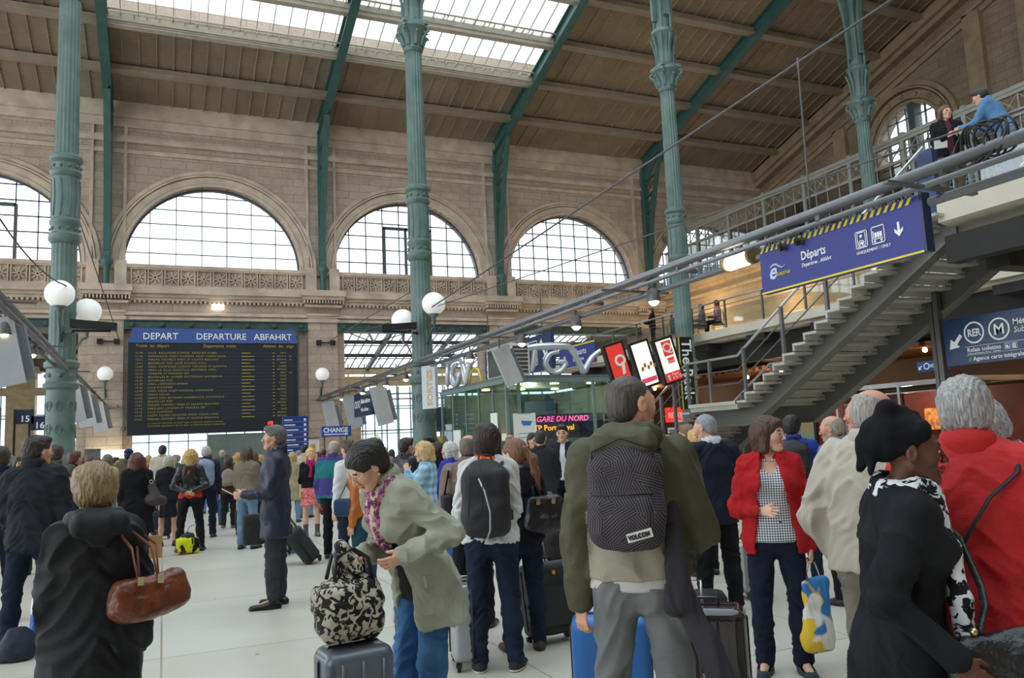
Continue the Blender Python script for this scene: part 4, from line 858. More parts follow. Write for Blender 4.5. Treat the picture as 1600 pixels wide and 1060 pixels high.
# totem, change sign, small shops near the wall
e, x, z, n = board('information_totem', (3.95, 30, 0), (1, 0, 0), (0, 0, 1), .9, 2.75, .25, mat('totem_blue', '1f3a80', .4, var=.05), 'tall blue information totem with white lines beside the departures board', 'sign')
b = M()
for i in range(9): zz = 2.6-i*.18; b.prism([(.04, zz), (.34+.2*((i*7) % 3)*.5, zz), (.34+.2*((i*7) % 3)*.5, zz+.035), (.04, zz+.035)], n*.004, x, z, n*.003); b.prism([(.74, zz-.02), (.82, zz-.02), (.82, zz+.06), (.74, zz+.06)], n*.004, x, z, n*.003); b.prism([(.03, zz-.06), (.87, zz-.06), (.87, zz-.055), (.03, zz-.055)], n*.004, x, z, n*.003)
b.build('print', WHITEP, e); M().prism([(.3, .1), (.86, .1), (.86, 1.0), (.3, 1.0)], n*.004, x, z, n*.004).build('map_panel', mat('map_pale', 'b9cbe0', .5, var=.1), e)
e, x, z, n = board('change_sign', (5.85, 33, 2.0), (1, 0, 0), (0, 0, 1), 1.2, .42, .1, mat('change_blue', '2350a8', .4, var=0), 'blue CHANGE sign with white arrow near the pier', 'sign')
wr(e, x, z, n, 'CHANGE', .27, .07, .17, bold=.008, sx=.9); M().prism([(.1, .07), (.95, .07), (.95, .03), (1.1, .09), (.95, .15), (.95, .11), (.1, .11)], n*.004, x, z, n*.004).build('arrow', WHITEP, e); M().box((.1, .1, -2), (.16, .16, 0)).box((1.0, .1, -2), (1.06, .16, 0)).build('post', STEEL, e)
for (nm, o, w_, h_, d_, c_, lb, ct) in (('poster_stand', (5.3, 33.2, 0), .5, 2.0, .1, 'd9d7cf', 'white poster stand between the blue totem and the CHANGE sign', 'poster stand'),
        ('red_booth', (6.9, 33.6, 0), .95, 1.65, .8, 'b83a2c', 'red booth under the CHANGE sign', 'booth'), ('snack_counter', (10.6, 36, 0), 3.2, 1.7, 1.2, 'b8452f', 'red snack counter seen beyond the leaning woman', 'counter'),
        ('screen_kiosk', (12.2, 39, 2.1), 1.5, 1.25, .2, '1f2d4a', 'dark hanging screen left of the middle green column', 'screen'), ('ticket_machine', (-8.3, 36, 0), .6, 3.6, .5, '23262c', 'tall black timetable case near the platform 15 sign', 'case'),
        ('timetable_case', (-6.6, 37, 0), .7, 3.7, .4, '2a2d33', 'black timetable case under the platform 16 sign', 'case'), ('steel_bollard', (-2.6, 33, 0), .5, 1.9, .4, '5f6468', 'grey steel ticket validator beside the left pier', 'ticket validator'), ('green_hoarding', (2.6, 55, .3), 4.6, 2.4, .15, '9fb0ac', 'pale green glazed hoarding beyond the departures board', 'hoarding'), ('blue_screen', (6.4, 47, 1.1), 1.2, 1.3, .3, '1e2c58', 'dark blue sign panel beyond the departures board', 'sign')):
    e, x, z, n = board(nm, o, (1, 0, 0), (0, 0, 1), w_, h_, d_, mat('m_'+nm, c_, .5, var=.08), lb, ct)
    b = M(); b.prism([(0, h_-.06), (w_, h_-.06), (w_, h_), (0, h_)], n*.02, x, z, n*.02); b.prism([(0, 0), (w_, 0), (w_, .06), (0, .06)], n*.02, x, z, n*.02); b.build('edge_trim', STEEL, e)
    if nm == 'screen_kiosk': M().bar((.7, .1, -2.1), (.7, .1, .1), .08, .08).build('post', STEEL, e)
    if nm == 'blue_screen' : M().box((.5, 0, -1.1), (.6, .1, 0)).build('post', STEEL, e)
    if nm == 'green_hoarding': M().box((.2, 0, -.3), (.35, .1, 0)).box((4.2, 0, -.3), (4.35, .1, 0)).build('foot', STEEL, e)
    if nm == 'snack_counter': M().box((-.3, -.5, 1.55), (3.6, .3, 1.85)).build('awning', mat('awning_yellow', 'c8cc34', .5, var=.3, scale=3, c2='c4542e'), e)
    if nm == 'poster_stand': M().prism([(.15, 1.2), (.3, 1.2), (.34, 1.75), (.12, 1.7)], n*.01, x, z, n*.004).build('print', mat('p_orange', 'd8923c', .5, var=.2), e)
for i, px in enumerate((1152, 1187)): 
    o = onY(px-12 if i == 0 else px-6, 708, 48) if False else None
for k, (xx, ln) in enumerate(((7.9, 'left'), (8.6, 'right'))):
    tag(M().box((-.22, -.1, -.12), (.22, .1, .12)).build('departure_display', mat('led_orange', 'e85a28', .4, var=0, emit=.9)), 'small lit orange display beyond the departures board, %s one of two' % ln, 'display', 'orange displays').location = (xx-.1, 47, 2.35)
tag(M().box((7.6, 47.1, 2.2), (8.9, 47.2, 2.25)).box((7.7, 47.15, 0), (7.78, 47.25, 2.3)).build('display_stand', DSTEEL), 'dark stand carrying the two orange displays', 'stand')
e, x, z, n = board('counter_light', (-3.1, W-.75, 1.5), (1, 0, 0), (0, 0, 1), 1.75, .38, .4, mat('lit_cream2', 'fff3cf', .4, var=0, emit=1.1), 'glowing cream strip sign at the foot of the left stone pier', 'lit sign')
M().box((0, .1, -1.5), (1.75, .6, 0)).build('booth', STEEL, e)
for (px, py, s_, Yd, ln) in ((34, 653, '15', 38, 'leftmost'), (57, 663, '16', 38, 'middle, left of the green column'), (110, 676, '19', 46, 'right of the green column')):
    o = onY(px-9, py+10, Yd); e, x, z, n = board('platform_sign', o, (1, 0, 0), (0, 0, 1), .62, .58, .2, mat('plat_navy', '1b2540', .4, var=0), 'small dark platform number %s sign, %s' % (s_, ln), 'platform sign', group='platform number signs')
    wr(e, x, z, n, s_, .36, .31, .08, align='CENTER', bold=.006); M().box((-.1, .05, -o[2]), (-.02, .15, .6)).build('post', BLACK, e)
# shop under the gallery
sh_ = empty('glass_shop', (18.9, 14.2, 0), label='shop with a pale green glass canopy and maroon walls behind the staircase', cat='shop')
MAR = mat('maroon_panel', '57231f', .6, var=.15)
b = M(); b.box((0, 0, 2.62), (3.5, 9, 2.64)); b.build('glass_canopy', glassmat('canopy_glass', 'b9cfb8', .6, .1), sh_)
b = M(); b.box((-.03, 0, 2.55), (.03, 9, 2.68)); b.box((0, -.03, 2.55), (3.5, .03, 2.68)); b.box((0, 0, 2.36), (.02, 9, 2.4))
for y in (0, 2.2, 4.5, 6.8, 9): b.box((-.04, y-.04, 0), (.04, y+.04, 2.62))
b.build('frame', CHROME, sh_)
b = M(); b.box((.3, .3, 0), (.4, 1.2, 2.4)); b.box((.3, 2.4, 0), (.4, 4.6, 2.4)); b.box((.3, 5.6, 0), (.4, 9, 2.4)); b.box((2.8, .2, 0), (2.9, 9, 2.5)); b.build('wall_panels', MAR, sh_)
pf = M().box((.22, 5.7, 1.0), (.28, 7.2, 2.1)).build('poster_frame', BLACK, sh_); M().box((.2, 5.78, 1.08), (.225, 7.12, 2.02)).build('poster', mat('poster_gold', 'b08a34', .5, var=.4, scale=2.5, c2='4a8f9a'), pf)
M().box((.24, 3.4, .9), (.29, 4.5, 2.2)).build('magazine_rack', mat('magazines', 'a8a4a0', .6, var=.7, scale=7, c2='6a3038'), sh_)
M().box((2.6, 1.6, 1.3), (2.75, 3.6, 1.95)).build('lit_shelf', mat('lit_shelf', 'd88a48', .5, var=.5, scale=9, c2='3a1810', emit=.12), sh_)
point('shop_light', (20.5, 17.5, 2.3), 40, (1, .7, .45)); point('shop_light', (20.6, 21, 2.3), 30, (1, .7, .45))
# ================================================================ organic shapes: distance fields meshed by surface nets
def nv(v): v = np.array(v, float); return v/(np.linalg.norm(v)+1e-12)
class SF:
    def __init__(s, h, lo, hi):
        s.h = h; s.lo = np.array(lo, float)-3*h; n = np.ceil((np.array(hi, float)+3*h-s.lo)/h).astype(int)+1
        s.D = np.full(n, .5, np.float32)
    def reg(s, lo, hi):
        n = s.D.shape; a = np.clip(np.floor((np.array(lo)-s.lo)/s.h).astype(int), 0, n); b = np.clip(np.ceil((np.array(hi)-s.lo)/s.h).astype(int)+1, 0, n)
        if (b <= a).any(): return None
        ax = [(s.lo[i]+s.h*np.arange(a[i], b[i])).astype(np.float32) for i in range(3)]
        return (slice(a[0], b[0]), slice(a[1], b[1]), slice(a[2], b[2])), ax[0][:, None, None], ax[1][None, :, None], ax[2][None, None, :]
    def put(s, sl, d, k, op):
        D = s.D[sl]
        if op == 'u':
            if k > 0: h = np.maximum(k-np.abs(D-d), 0)/k; s.D[sl] = np.minimum(D, d)-h*h*k*.25
            else: s.D[sl] = np.minimum(D, d)
        elif op == 's':
            d = -d; h = np.maximum(k-np.abs(D-d), 0)/max(k, 1e-6); s.D[sl] = np.maximum(D, d)+h*h*k*.25
    def cap(s, a, b, ra, rb=None, k=.02, w=None, e=1., op='u'):
        rb = ra if rb is None else rb; a = np.array(a, float); b = np.array(b, float)+1e-6
        R = max(ra, rb)*max(1, e)+k+3*s.h; r_ = s.reg(np.minimum(a, b)-R, np.maximum(a, b)+R)
        if r_ is None: return s
        sl, x, y, z = r_; d = b-a; L = float(d@d)
        px, py, pz = x-a[0], y-a[1], z-a[2]; t = np.clip((px*d[0]+py*d[1]+pz*d[2])/L, 0, 1)
        qx, qy, qz = px-t*d[0], py-t*d[1], pz-t*d[2]
        if w is not None and e != 1:
            w = nv(w); c = (qx*w[0]+qy*w[1]+qz*w[2])*(1-1/e); qx = qx-c*w[0]; qy = qy-c*w[1]; qz = qz-c*w[2]
        s.put(sl, (np.sqrt(qx*qx+qy*qy+qz*qz)-(ra+(rb-ra)*t)).astype(np.float32), k, op); return s
    def ell(s, c, r, Mx=None, k=.02, op='u'):
        c = np.array(c, float); r = np.array(r, float) if hasattr(r, '__len__') else np.array([r]*3, float); Mx = np.eye(3) if Mx is None else Mx
        R = np.abs(Mx)@r+k+3*s.h; g = s.reg(c-R, c+R)
        if g is None: return s
        sl, x, y, z = g; P = (x-c[0], y-c[1], z-c[2]); q = [P[0]*Mx[0, i]+P[1]*Mx[1, i]+P[2]*Mx[2, i] for i in range(3)]
        k0 = np.sqrt(sum((q[i]/r[i])**2 for i in range(3))); k1 = np.sqrt(sum((q[i]/r[i]**2)**2 for i in range(3)))+1e-6
        s.put(sl, (k0*(k0-1)/k1).astype(np.float32), k, op); return s
    def box(s, c, r, rd=.02, Mx=None, k=.01, op='u'):
        c = np.array(c, float); r = np.array(r, float); Mx = np.eye(3) if Mx is None else Mx
        R = np.abs(Mx)@r+k+3*s.h; g = s.reg(c-R, c+R)
        if g is None: return s
        sl, x, y, z = g; P = (x-c[0], y-c[1], z-c[2]); q = [np.abs(P[0]*Mx[0, i]+P[1]*Mx[1, i]+P[2]*Mx[2, i])-r[i]+rd for i in range(3)]
        o = np.sqrt(sum(np.maximum(v, 0)**2 for v in q))+np.minimum(np.maximum(np.maximum(q[0], q[1]), q[2]), 0)-rd
        s.put(sl, o.astype(np.float32), k, op); return s
    def clip(s, n, o):
        n = nv(n); o = np.array(o, float); N = s.D.shape; ax = [(s.lo[i]+s.h*np.arange(N[i])).astype(np.float32) for i in range(3)]
        s.D = np.maximum(s.D, ((ax[0]-o[0])*n[0])[:, None, None]+((ax[1]-o[1])*n[1])[None, :, None]+((ax[2]-o[2])*n[2])[None, None, :]).astype(np.float32); return s
    def mesh(s, sm=1):
        D = s.D; D[0], D[-1], D[:, 0], D[:, -1], D[:, :, 0], D[:, :, -1] = .5, .5, .5, .5, .5, .5
        S = D < 0; n = S[:-1, :-1, :-1].astype(np.int8)
        C8 = [(i, j, k) for i in (0, 1) for j in (0, 1) for k in (0, 1)]
        sh = tuple(v-1 for v in D.shape); cnt = np.zeros(sh, np.int8)
        for c in C8: cnt += S[c[0]:sh[0]+c[0], c[1]:sh[1]+c[1], c[2]:sh[2]+c[2]]
        I, J, K = np.nonzero((cnt > 0) & (cnt < 8)); idx = np.full(sh, -1, np.int32); idx[I, J, K] = np.arange(len(I))
        d8 = {c: D[I+c[0], J+c[1], K+c[2]] for c in C8}; acc = np.zeros((len(I), 3)); m = np.zeros(len(I))
        for a in C8:
            for ax in range(3):
                if a[ax]: continue
                b = list(a); b[ax] = 1; b = tuple(b); cr = (d8[a] < 0) != (d8[b] < 0)
                t = np.where(cr, d8[a]/(d8[a]-d8[b]+1e-12), 0); p = np.array(a, float)[None]+0*acc; p[:, ax] += t
                acc += p*cr[:, None]; m += cr
        V = s.lo+s.h*(np.stack([I, J, K], 1)+acc/np.maximum(m, 1)[:, None]); F = []
        for ax in range(3):
            a1, a2 = (ax+1) % 3, (ax+2) % 3
            A = S; sa = [slice(None)]*3; sb = [slice(None)]*3; sa[ax] = slice(0, -1); sb[ax] = slice(1, None)
            q = np.nonzero(A[tuple(sa)] != A[tuple(sb)]); q = np.stack(q, 1); ok = (q[:, a1] > 0) & (q[:, a2] > 0); q = q[ok]
            ok = (q[:, a1] < D.shape[a1]-1) & (q[:, a2] < D.shape[a2]-1); q = q[ok]
            def g(o1, o2): r = q.copy(); r[:, a1] -= o1; r[:, a2] -= o2; return idx[r[:, 0], r[:, 1], r[:, 2]]
            f = np.stack([g(1, 1), g(0, 1), g(0, 0), g(1, 0)], 1); ins = S[q[:, 0], q[:, 1], q[:, 2]]
            f[~ins] = f[~ins][:, ::-1]; F.append(f)
        F = np.concatenate(F); F = F[(F >= 0).all(1)]
        for _ in range(sm):
            e0 = F[:, [0, 1, 2, 3]].ravel(); e1 = F[:, [1, 2, 3, 0]].ravel(); N = len(V); w = np.bincount(e0, minlength=N)+np.bincount(e1, minlength=N)
            A = np.stack([np.bincount(e0, V[e1, i], N)+np.bincount(e1, V[e0, i], N) for i in range(3)], 1)/np.maximum(w, 1)[:, None]
            V = V*.4+A*.6
        return V, F
def vnorm(V, F):
    n = np.cross(V[F[:, 2]]-V[F[:, 0]], V[F[:, 3]]-V[F[:, 1]]); N = np.zeros_like(V)
    for i in range(4):
        for c in range(3): N[:, c] += np.bincount(F[:, i], n[:, c], len(V))
    return N/(np.linalg.norm(N, axis=1)[:, None]+1e-9)
def wob(P, f, seed, oct_=3):
    r = np.random.RandomState(seed); o = 0; a = 1.; f = np.array(f, float)*np.ones(3)
    for q in range(oct_):
        k = r.randn(3, 3)*f; ph = r.rand(3)*6.3; u = np.sin(P@k[0]+ph[0]+1.7*np.sin(P@k[1]*.6+ph[1])); o = o+a*u*np.cos(P@k[2]*.7+ph[2]); a *= .55; f = f*1.9
    return o
def qmesh(name, V, F, mats, mi=None, parent=None, smooth=True):
    me = bpy.data.meshes.new(name); me.vertices.add(len(V)); me.vertices.foreach_set('co', np.asarray(V, np.float32).ravel())
    me.loops.add(len(F)*4); me.loops.foreach_set('vertex_index', np.asarray(F, np.int32).ravel()); me.polygons.add(len(F)); me.polygons.foreach_set('loop_start', np.arange(0, len(F)*4, 4, dtype=np.int32))
    for m_ in (mats if isinstance(mats, (list, tuple)) else [mats]): me.materials.append(m_)
    if mi is not None: me.polygons.foreach_set('material_index', np.asarray(mi, np.int32))
    me.update(calc_edges=True); me.validate()
    if smooth: me.shade_smooth()
    o = bpy.data.objects.new(name, me); COL.objects.link(o)
    if parent: o.parent = parent
    return o
def rotz(a): c, s = math.cos(a), math.sin(a); return np.array([[c, -s, 0], [s, c, 0], [0, 0, 1.]])
def rotx(a): c, s = math.cos(a), math.sin(a); return np.array([[1, 0, 0], [0, c, -s], [0, s, c.real]])
def roty(a): c, s = math.cos(a), math.sin(a); return np.array([[c, 0, s], [0, 1, 0], [-s, 0, c]])
# ---------------------------------------------------------------- cloth materials
def cloth(name, color='808080', rough=.85, bump=.35, bs=260, c2=None, var=.1, spec=.25, scale=6):
    m = mat('cloth_'+name, color, rough, var=var, scale=scale, bump=bump, bscale=bs, spec=spec, c2=c2); pass
    return m
def pattern(name, kind, ca, cb, cc=None, s=40., rough=.8):
    key = 'pattern_'+name
    if key in _m: return _m[key]
    m = bpy.data.materials.new(key); m.use_nodes = True; _m[key] = m; N = m.node_tree.nodes; L = m.node_tree.links; b = N['Principled BSDF']; b.inputs['Roughness'].default_value = rough; b.inputs['Specular IOR Level'].default_value = .25
    tc = N.new('ShaderNodeTexCoord'); out = None
    def mix(f, a, c_): x = N.new('ShaderNodeMix'); x.data_type = 'RGBA'; L.new(f, x.inputs[0]); (L.new(a, x.inputs[6]) if not isinstance(a, tuple) else setattr(x.inputs[6], 'default_value', a)); (L.new(c_, x.inputs[7]) if not isinstance(c_, tuple) else setattr(x.inputs[7], 'default_value', c_)); return x.outputs[2]
    def thr(v, t0, t1): r = N.new('ShaderNodeMapRange'); r.inputs[1].default_value = t0; r.inputs[2].default_value = t1; L.new(v, r.inputs[0]); return r.outputs[0]
    if kind in ('gingham', 'plaid'):
        sx = N.new('ShaderNodeSeparateXYZ'); L.new(tc.outputs['Object'], sx.inputs[0]); fs = []
        for i in (0, 2):
            a = N.new('ShaderNodeMath'); a.operation = 'MULTIPLY'; a.inputs[1].default_value = s; L.new(sx.outputs[i], a.inputs[0]); c_ = N.new('ShaderNodeMath'); c_.operation = 'SINE'; L.new(a.outputs[0], c_.inputs[0]); fs.append(thr(c_.outputs[0], -.2, .2))
        ad = N.new('ShaderNodeMath'); ad.operation = 'ADD'; L.new(fs[0], ad.inputs[0]); L.new(fs[1], ad.inputs[1]); hf = N.new('ShaderNodeMath'); hf.operation = 'MULTIPLY'; hf.inputs[1].default_value = .5; L.new(ad.outputs[0], hf.inputs[0]); out = mix(hf.outputs[0], lin(ca), lin(cb))
    elif kind in ('blotch', 'leopard', 'floral'):
        n = N.new('ShaderNodeTexNoise'); n.inputs['Scale'].default_value = s; n.inputs['Detail'].default_value = 2 if kind != 'leopard' else 1; n.inputs['Distortion'].default_value = 1.2; L.new(tc.outputs['Object'], n.inputs['Vector']); f = thr(n.outputs['Fac'], .47, .51); out = mix(f, lin(ca), lin(cb))
        if cc: n2 = N.new('ShaderNodeTexNoise'); n2.inputs['Scale'].default_value = s*.8; mp = N.new('ShaderNodeMapping'); mp.inputs['Location'].default_value = (9, 3, 5); L.new(tc.outputs['Object'], mp.inputs[0]); L.new(mp.outputs[0], n2.inputs['Vector']); out = mix(thr(n2.outputs['Fac'], .54, .57), out, lin(cc))
    elif kind == 'spots':
        v = N.new('ShaderNodeTexVoronoi'); v.inputs['Scale'].default_value = s; L.new(tc.outputs['Object'], v.inputs['Vector']); out = mix(thr(v.outputs['Distance'], .36, .46), lin(cb), lin(ca))
    elif kind == 'bands':
        w_ = N.new('ShaderNodeTexWave'); w_.inputs['Scale'].default_value = s; w_.bands_direction = 'Z'; w_.inputs['Distortion'].default_value = 1.5; L.new(tc.outputs['Object'], w_.inputs['Vector']); out = mix(thr(w_.outputs['Fac'], .35, .6), lin(ca), lin(cb))
    elif kind == 'zigzag':                                   # patches of parallel stripes turning direction
        v = N.new('ShaderNodeTexVoronoi'); v.inputs['Scale'].default_value = 14; L.new(tc.outputs['Object'], v.inputs['Vector'])
        sp = N.new('ShaderNodeSeparateColor'); L.new(v.outputs['Color'], sp.inputs[0]); sx = N.new('ShaderNodeSeparateXYZ'); L.new(tc.outputs['Object'], sx.inputs[0])
        an = N.new('ShaderNodeMath'); an.operation = 'MULTIPLY'; an.inputs[1].default_value = 6.28; L.new(sp.outputs[0], an.inputs[0])
        def mm(op, a, c_): q = N.new('ShaderNodeMath'); q.operation = op; (L.new(a, q.inputs[0])); (L.new(c_, q.inputs[1]) if c_ is not None and not isinstance(c_, float) else (setattr(q.inputs[1], 'default_value', c_) if c_ is not None else None)); return q.outputs[0]
        cs = mm('COSINE', an.outputs[0], None); sn = mm('SINE', an.outputs[0], None); u = mm('ADD', mm('MULTIPLY', sx.outputs[0], cs), mm('MULTIPLY', sx.outputs[2], sn)); out = mix(thr(mm('SINE', mm('MULTIPLY', u, 620.), None), -.3, .3), lin(ca), lin(cb))
    L.new(out, b.inputs['Base Color']); n2 = N.new('ShaderNodeTexNoise'); n2.inputs['Scale'].default_value = 30; L.new(tc.outputs['Object'], n2.inputs['Vector']); bp = N.new('ShaderNodeBump'); bp.inputs['Strength'].default_value = .3; bp.inputs['Distance'].default_value = .01; L.new(n2.outputs['Fac'], bp.inputs['Height']); L.new(bp.outputs[0], b.inputs['Normal'])
    return m
def skin(c):
    m = mat('skin_'+c, c, .5, var=.06, scale=12, bump=.12, bscale=180, spec=.35); b = m.node_tree.nodes['Principled BSDF']; b.inputs['Subsurface Weight'].default_value = .12; b.inputs['Subsurface Radius'].default_value = (.012, .005, .003); b.inputs['Subsurface Scale'].default_value = 1; return m
def lips(c): r = [int(c[i:i+2], 16) for i in (0, 2, 4)]; return mat('lips_'+c, '%02x%02x%02x' % (int(r[0]*.9), int(r[1]*.76), int(r[2]*.76)), .4, var=0)
def hairm(c):
    key = 'hair_'+c
    if key in _m: return _m[key]
    m = mat(key, c, .42, var=.0, spec=.5); N = m.node_tree.nodes; L = m.node_tree.links; b = N['Principled BSDF']; tc = N.new('ShaderNodeTexCoord'); mp = N.new('ShaderNodeMapping'); mp.inputs['Scale'].default_value = (170, 170, 14); n = N.new('ShaderNodeTexNoise'); n.inputs['Scale'].default_value = 1; n.inputs['Detail'].default_value = 3; n.inputs['Distortion'].default_value = .6
    L.new(tc.outputs['Object'], mp.inputs[0]); L.new(mp.outputs[0], n.inputs['Vector']); x = N.new('ShaderNodeMix'); x.data_type = 'RGBA'; c0 = lin(c); mr = N.new('ShaderNodeMapRange'); mr.inputs[1].default_value = .3; mr.inputs[2].default_value = .7; L.new(n.outputs['Fac'], mr.inputs[0]); L.new(mr.outputs[0], x.inputs[0])
    x.inputs[6].default_value = tuple(v*.5 for v in c0[:3])+(1,); x.inputs[7].default_value = tuple(min(1, v*1.5+.01) for v in c0[:3])+(1,); L.new(x.outputs[2], b.inputs['Base Color']); bp = N.new('ShaderNodeBump'); bp.inputs['Strength'].default_value = .7; bp.inputs['Distance'].default_value = .006; L.new(n.outputs['Fac'], bp.inputs['Height']); L.new(bp.outputs[0], b.inputs['Normal'])
    return m
SHOE = mat('black_leather', '141315', .35, var=.2, scale=20); EYEW = mat('eye_white', 'e6e2de', .2, var=0); EYEI = mat('eye_iris', '2a1c12', .15, var=0)
# ---------------------------------------------------------------- the figure
class Person:
    """local frame: x right, y forward, z up; joints from proportions of height H"""
    def __init__(p, pos, face, H, label, fem=False, wt=1., lean=0, twist=0, side=0, head=(0, 0, 0), arms=None, legs=None, sk='d8a98c', zb=0., hero=None, group=None, sh=1., back=0):
        p.H = H; p.fem = fem; p.wt = wt; p.skin = sk; x, y = pos; az = math.atan2(x, y)+math.radians(face)
        p.dist = math.hypot(x, y); p.root = empty('person', (x, y, zb), -az, label=label, cat='person', group=group)
        p.hb = min(.02, max(.0075, .0017*p.dist)) if hero is None else hero; p.hh = min(.011, max(.0034, .0008*p.dist)); p.az = az
        u = H; B = {}; R = rotz(math.radians(-twist))@roty(math.radians(side))@rotx(math.radians(-lean)); p.R = R
        hw = .052*u; sw = (.083 if fem else .096)*u*sh*(.5+.5*wt); hz = .515*u
        pel = np.array([0, 0, hz+.015*u]); up = lambda v: pel+R@(np.array(v)*u)
        B['pel'] = pel; B['waist'] = up((0, .0, .095)); B['chest'] = up((0, -.002, .2)); B['ush'] = up((0, -.012+.0*lean, .275)); B['neck'] = up((0, -.012, .302))
        sx = sw/u; B['sL'] = up((-sx, -.012, .266)); B['sR'] = up((sx, -.012, .266))
        hy, hp, ht = [math.radians(v) for v in head]; p.HR = rotz(math.radians(-twist))@rotx(math.radians(-lean*.55))@rotz(-hy)@roty(ht)@rotx(-hp); p.hs = H/1.75*(1.0 if not fem else .97)+.0
        p.hs = (.4+.6*p.hs)*1.06; B['nt'] = B['neck']+(R@np.array([0, .012, .045]))*u*.9; B['head'] = B['nt']+p.HR@np.array([0, .016, .078])*p.hs
        arms = arms or {}; al, fl = .178*u, .148*u
        for s_, sg in (('L', -1), ('R', 1)):
            ua, fa = arms.get(s_, ((sg*.2, .0, -1), (sg*.02, .2, -1)))
            if isinstance(ua, str):                       # reach for a point in the place: two-bone solution
                tgt, hint = fa; zs = .043*u+(.245+.232)*u-hz; tl_ = rotz(az)@(np.array(tgt, float)-[x, y, zb])-[0, 0, zs]; dv = tl_-B['s'+s_]; L_ = min(np.linalg.norm(dv), (al+fl)*.995); dv = nv(dv); ca = (al*al+L_*L_-fl*fl)/(2*al*L_); ca = max(-1, min(1, ca)); hn = nv(np.array(hint, float)-dv*(np.array(hint, float)@dv)); ua = dv*ca+hn*math.sqrt(1-ca*ca); fa = B['s'+s_]+dv*L_-(B['s'+s_]+nv(ua)*al)
            e = B['s'+s_]+nv(ua)*al; w = e+nv(fa)*fl; B['e'+s_] = e; B['w'+s_] = w; B['hd'+s_] = nv(fa)
        legs = legs or {}; tl, cl = .245*u, .232*u; lo = 9
        for s_, sg in (('L', -1), ('R', 1)):
            th, sn, ft = legs.get(s_, ((sg*.06, .0, -1), (sg*.02, -.02, -1), sg*10)); h_ = np.array([sg*hw, 0, hz]); k_ = h_+nv(th)*tl; a_ = k_+nv(sn)*cl; B['h'+s_] = h_; B['k'+s_] = k_; B['a'+s_] = a_; B['f'+s_] = math.radians(ft); lo = min(lo, a_[2])
        dz = .043*u-lo
        for k in B:
            if isinstance(B[k], np.ndarray) and not k.startswith('hd'): B[k] = B[k]+[0, 0, dz]
        p.B = B; p.ft = {}
        allp = np.array([B[k] for k in B if isinstance(B[k], np.ndarray) and not k.startswith('hd')]); p.lo = allp.min(0)-[.3, .3, .12]; p.hi = allp.max(0)+[.3, .3, .25]; p.lo[2] = 0
        # note the world->local transform for bags
        c, s2 = math.cos(-az), math.sin(-az); p.Rz = np.array([[c, -s2, 0], [s2, c, 0], [0, 0, 1.]]); p.org = np.array([x, y, zb])
    def world(p, v): return p.org+p.Rz@np.array(v, float)
    def torso(p, F, off, zlow=None, full=1., k=.06):
        B, u, w = p.B, p.H, p.wt; X = p.R@np.array([1., 0, 0])
        hipr = (.063 if not p.fem else .066)*u*w+off; wr = (.056 if not p.fem else .05)*u*w+off; cr = (.064 if not p.fem else .057)*u*(.4+.6*w)+off
        F.cap(B['pel']-[0, 0, .01*u], B['waist'], hipr, wr, k, X, 1.42); F.cap(B['waist'], B['chest'], wr, cr, k, X, 1.45 if not p.fem else 1.38); F.cap(B['chest'], B['ush'], cr, .048*u+off, k, X, 1.5)
        F.cap(B['sL']-p.R@np.array([0, 0, .008*u]), B['sR']-p.R@np.array([0, 0, .008*u]), .03*u+off*.85, None, .05)
        F.cap(B['ush'], B['neck'], .04*u+off*.6, .028*u+off*.4, .04); F.cap(B['sL'], B['neck']-p.R@np.array([0, 0, .012*u]), .026*u+off*.8, .022*u+off*.5, .03); F.cap(B['sR'], B['neck']-p.R@np.array([0, 0, .012*u]), .026*u+off*.8, .022*u+off*.5, .03)
        if p.fem:
            for s_ in (-1, 1): F.ell(B['chest']+p.R@np.array([s_*.042*u, .045*u, .0]), .034*u*w+off, k=.05)
        if w > 1.15: F.ell(B['waist']+p.R@np.array([0, .035*u*(w-.9)*2, -.01]), np.array([.075, .055, .08])*u*w+off, k=.07)
    def arm(p, F, off, s_, t=1., k=.03, cuff=0):
        B, u, w = p.B, p.H, .5+.5*p.wt; m = .86 if p.fem else 1
        F.cap(B['s'+s_], B['e'+s_], .031*u*w*m+off, .0235*u*w*m+off*.9, k)
        if t > .5:
            e, wv = B['e'+s_], B['w'+s_]; end = e+(wv-e)*min(1, (t-.5)*2); F.cap(e, end, .0245*u*w*m+off*.9, .0175*u*m+off*.8+cuff, k)
    def leg(p, F, off, s_, t=1., k=.03, flare=0):
        B, u, w = p.B, p.H, .5+.5*p.wt; F.cap(B['h'+s_]+[0, 0, .0], B['k'+s_], .052*u*w+off, .032*u*w+off, k); a = B['k'+s_]+(B['a'+s_]-B['k'+s_])*t; F.cap(B['k'+s_], B['k'+s_]+(a-B['k'+s_])*.4, .032*u*w+off, .033*u+off, k); F.cap(B['k'+s_]+(a-B['k'+s_])*.4, a, .033*u+off, .022*u+off+flare, k)
    # ---- skin
    def body(p, hands=None, sock=None):
        B, u = p.B, p.H; hb = max(p.hb*1.25, .012); F = SF(hb, p.lo, p.hi); p.torso(F, -.012)
        for s_ in 'LR': p.arm(F, -.011, s_); p.leg(F, -.006 if not p.fem else -.003, s_)
        F.cap(B['neck'], B['nt']+p.HR@np.array([0, 0, .03]), .03*u*(.95 if p.fem else 1.08), .027*u*(.9 if p.fem else 1.08), .02)
        for s_ in 'LR': d = rotz(-p.B['f'+s_])@np.array([0, 1., 0]); F.cap(B['a'+s_]-[0, 0, .012], B['a'+s_]+d*.1*u*.9-[0, 0, .028*u], .02*u, .014*u, .02)
        parts = [F.mesh()+(None,)]; mats = [skin(p.skin), lips(p.skin), hairm(p.hair_c) if getattr(p, 'hair_c', None) else SHOE]
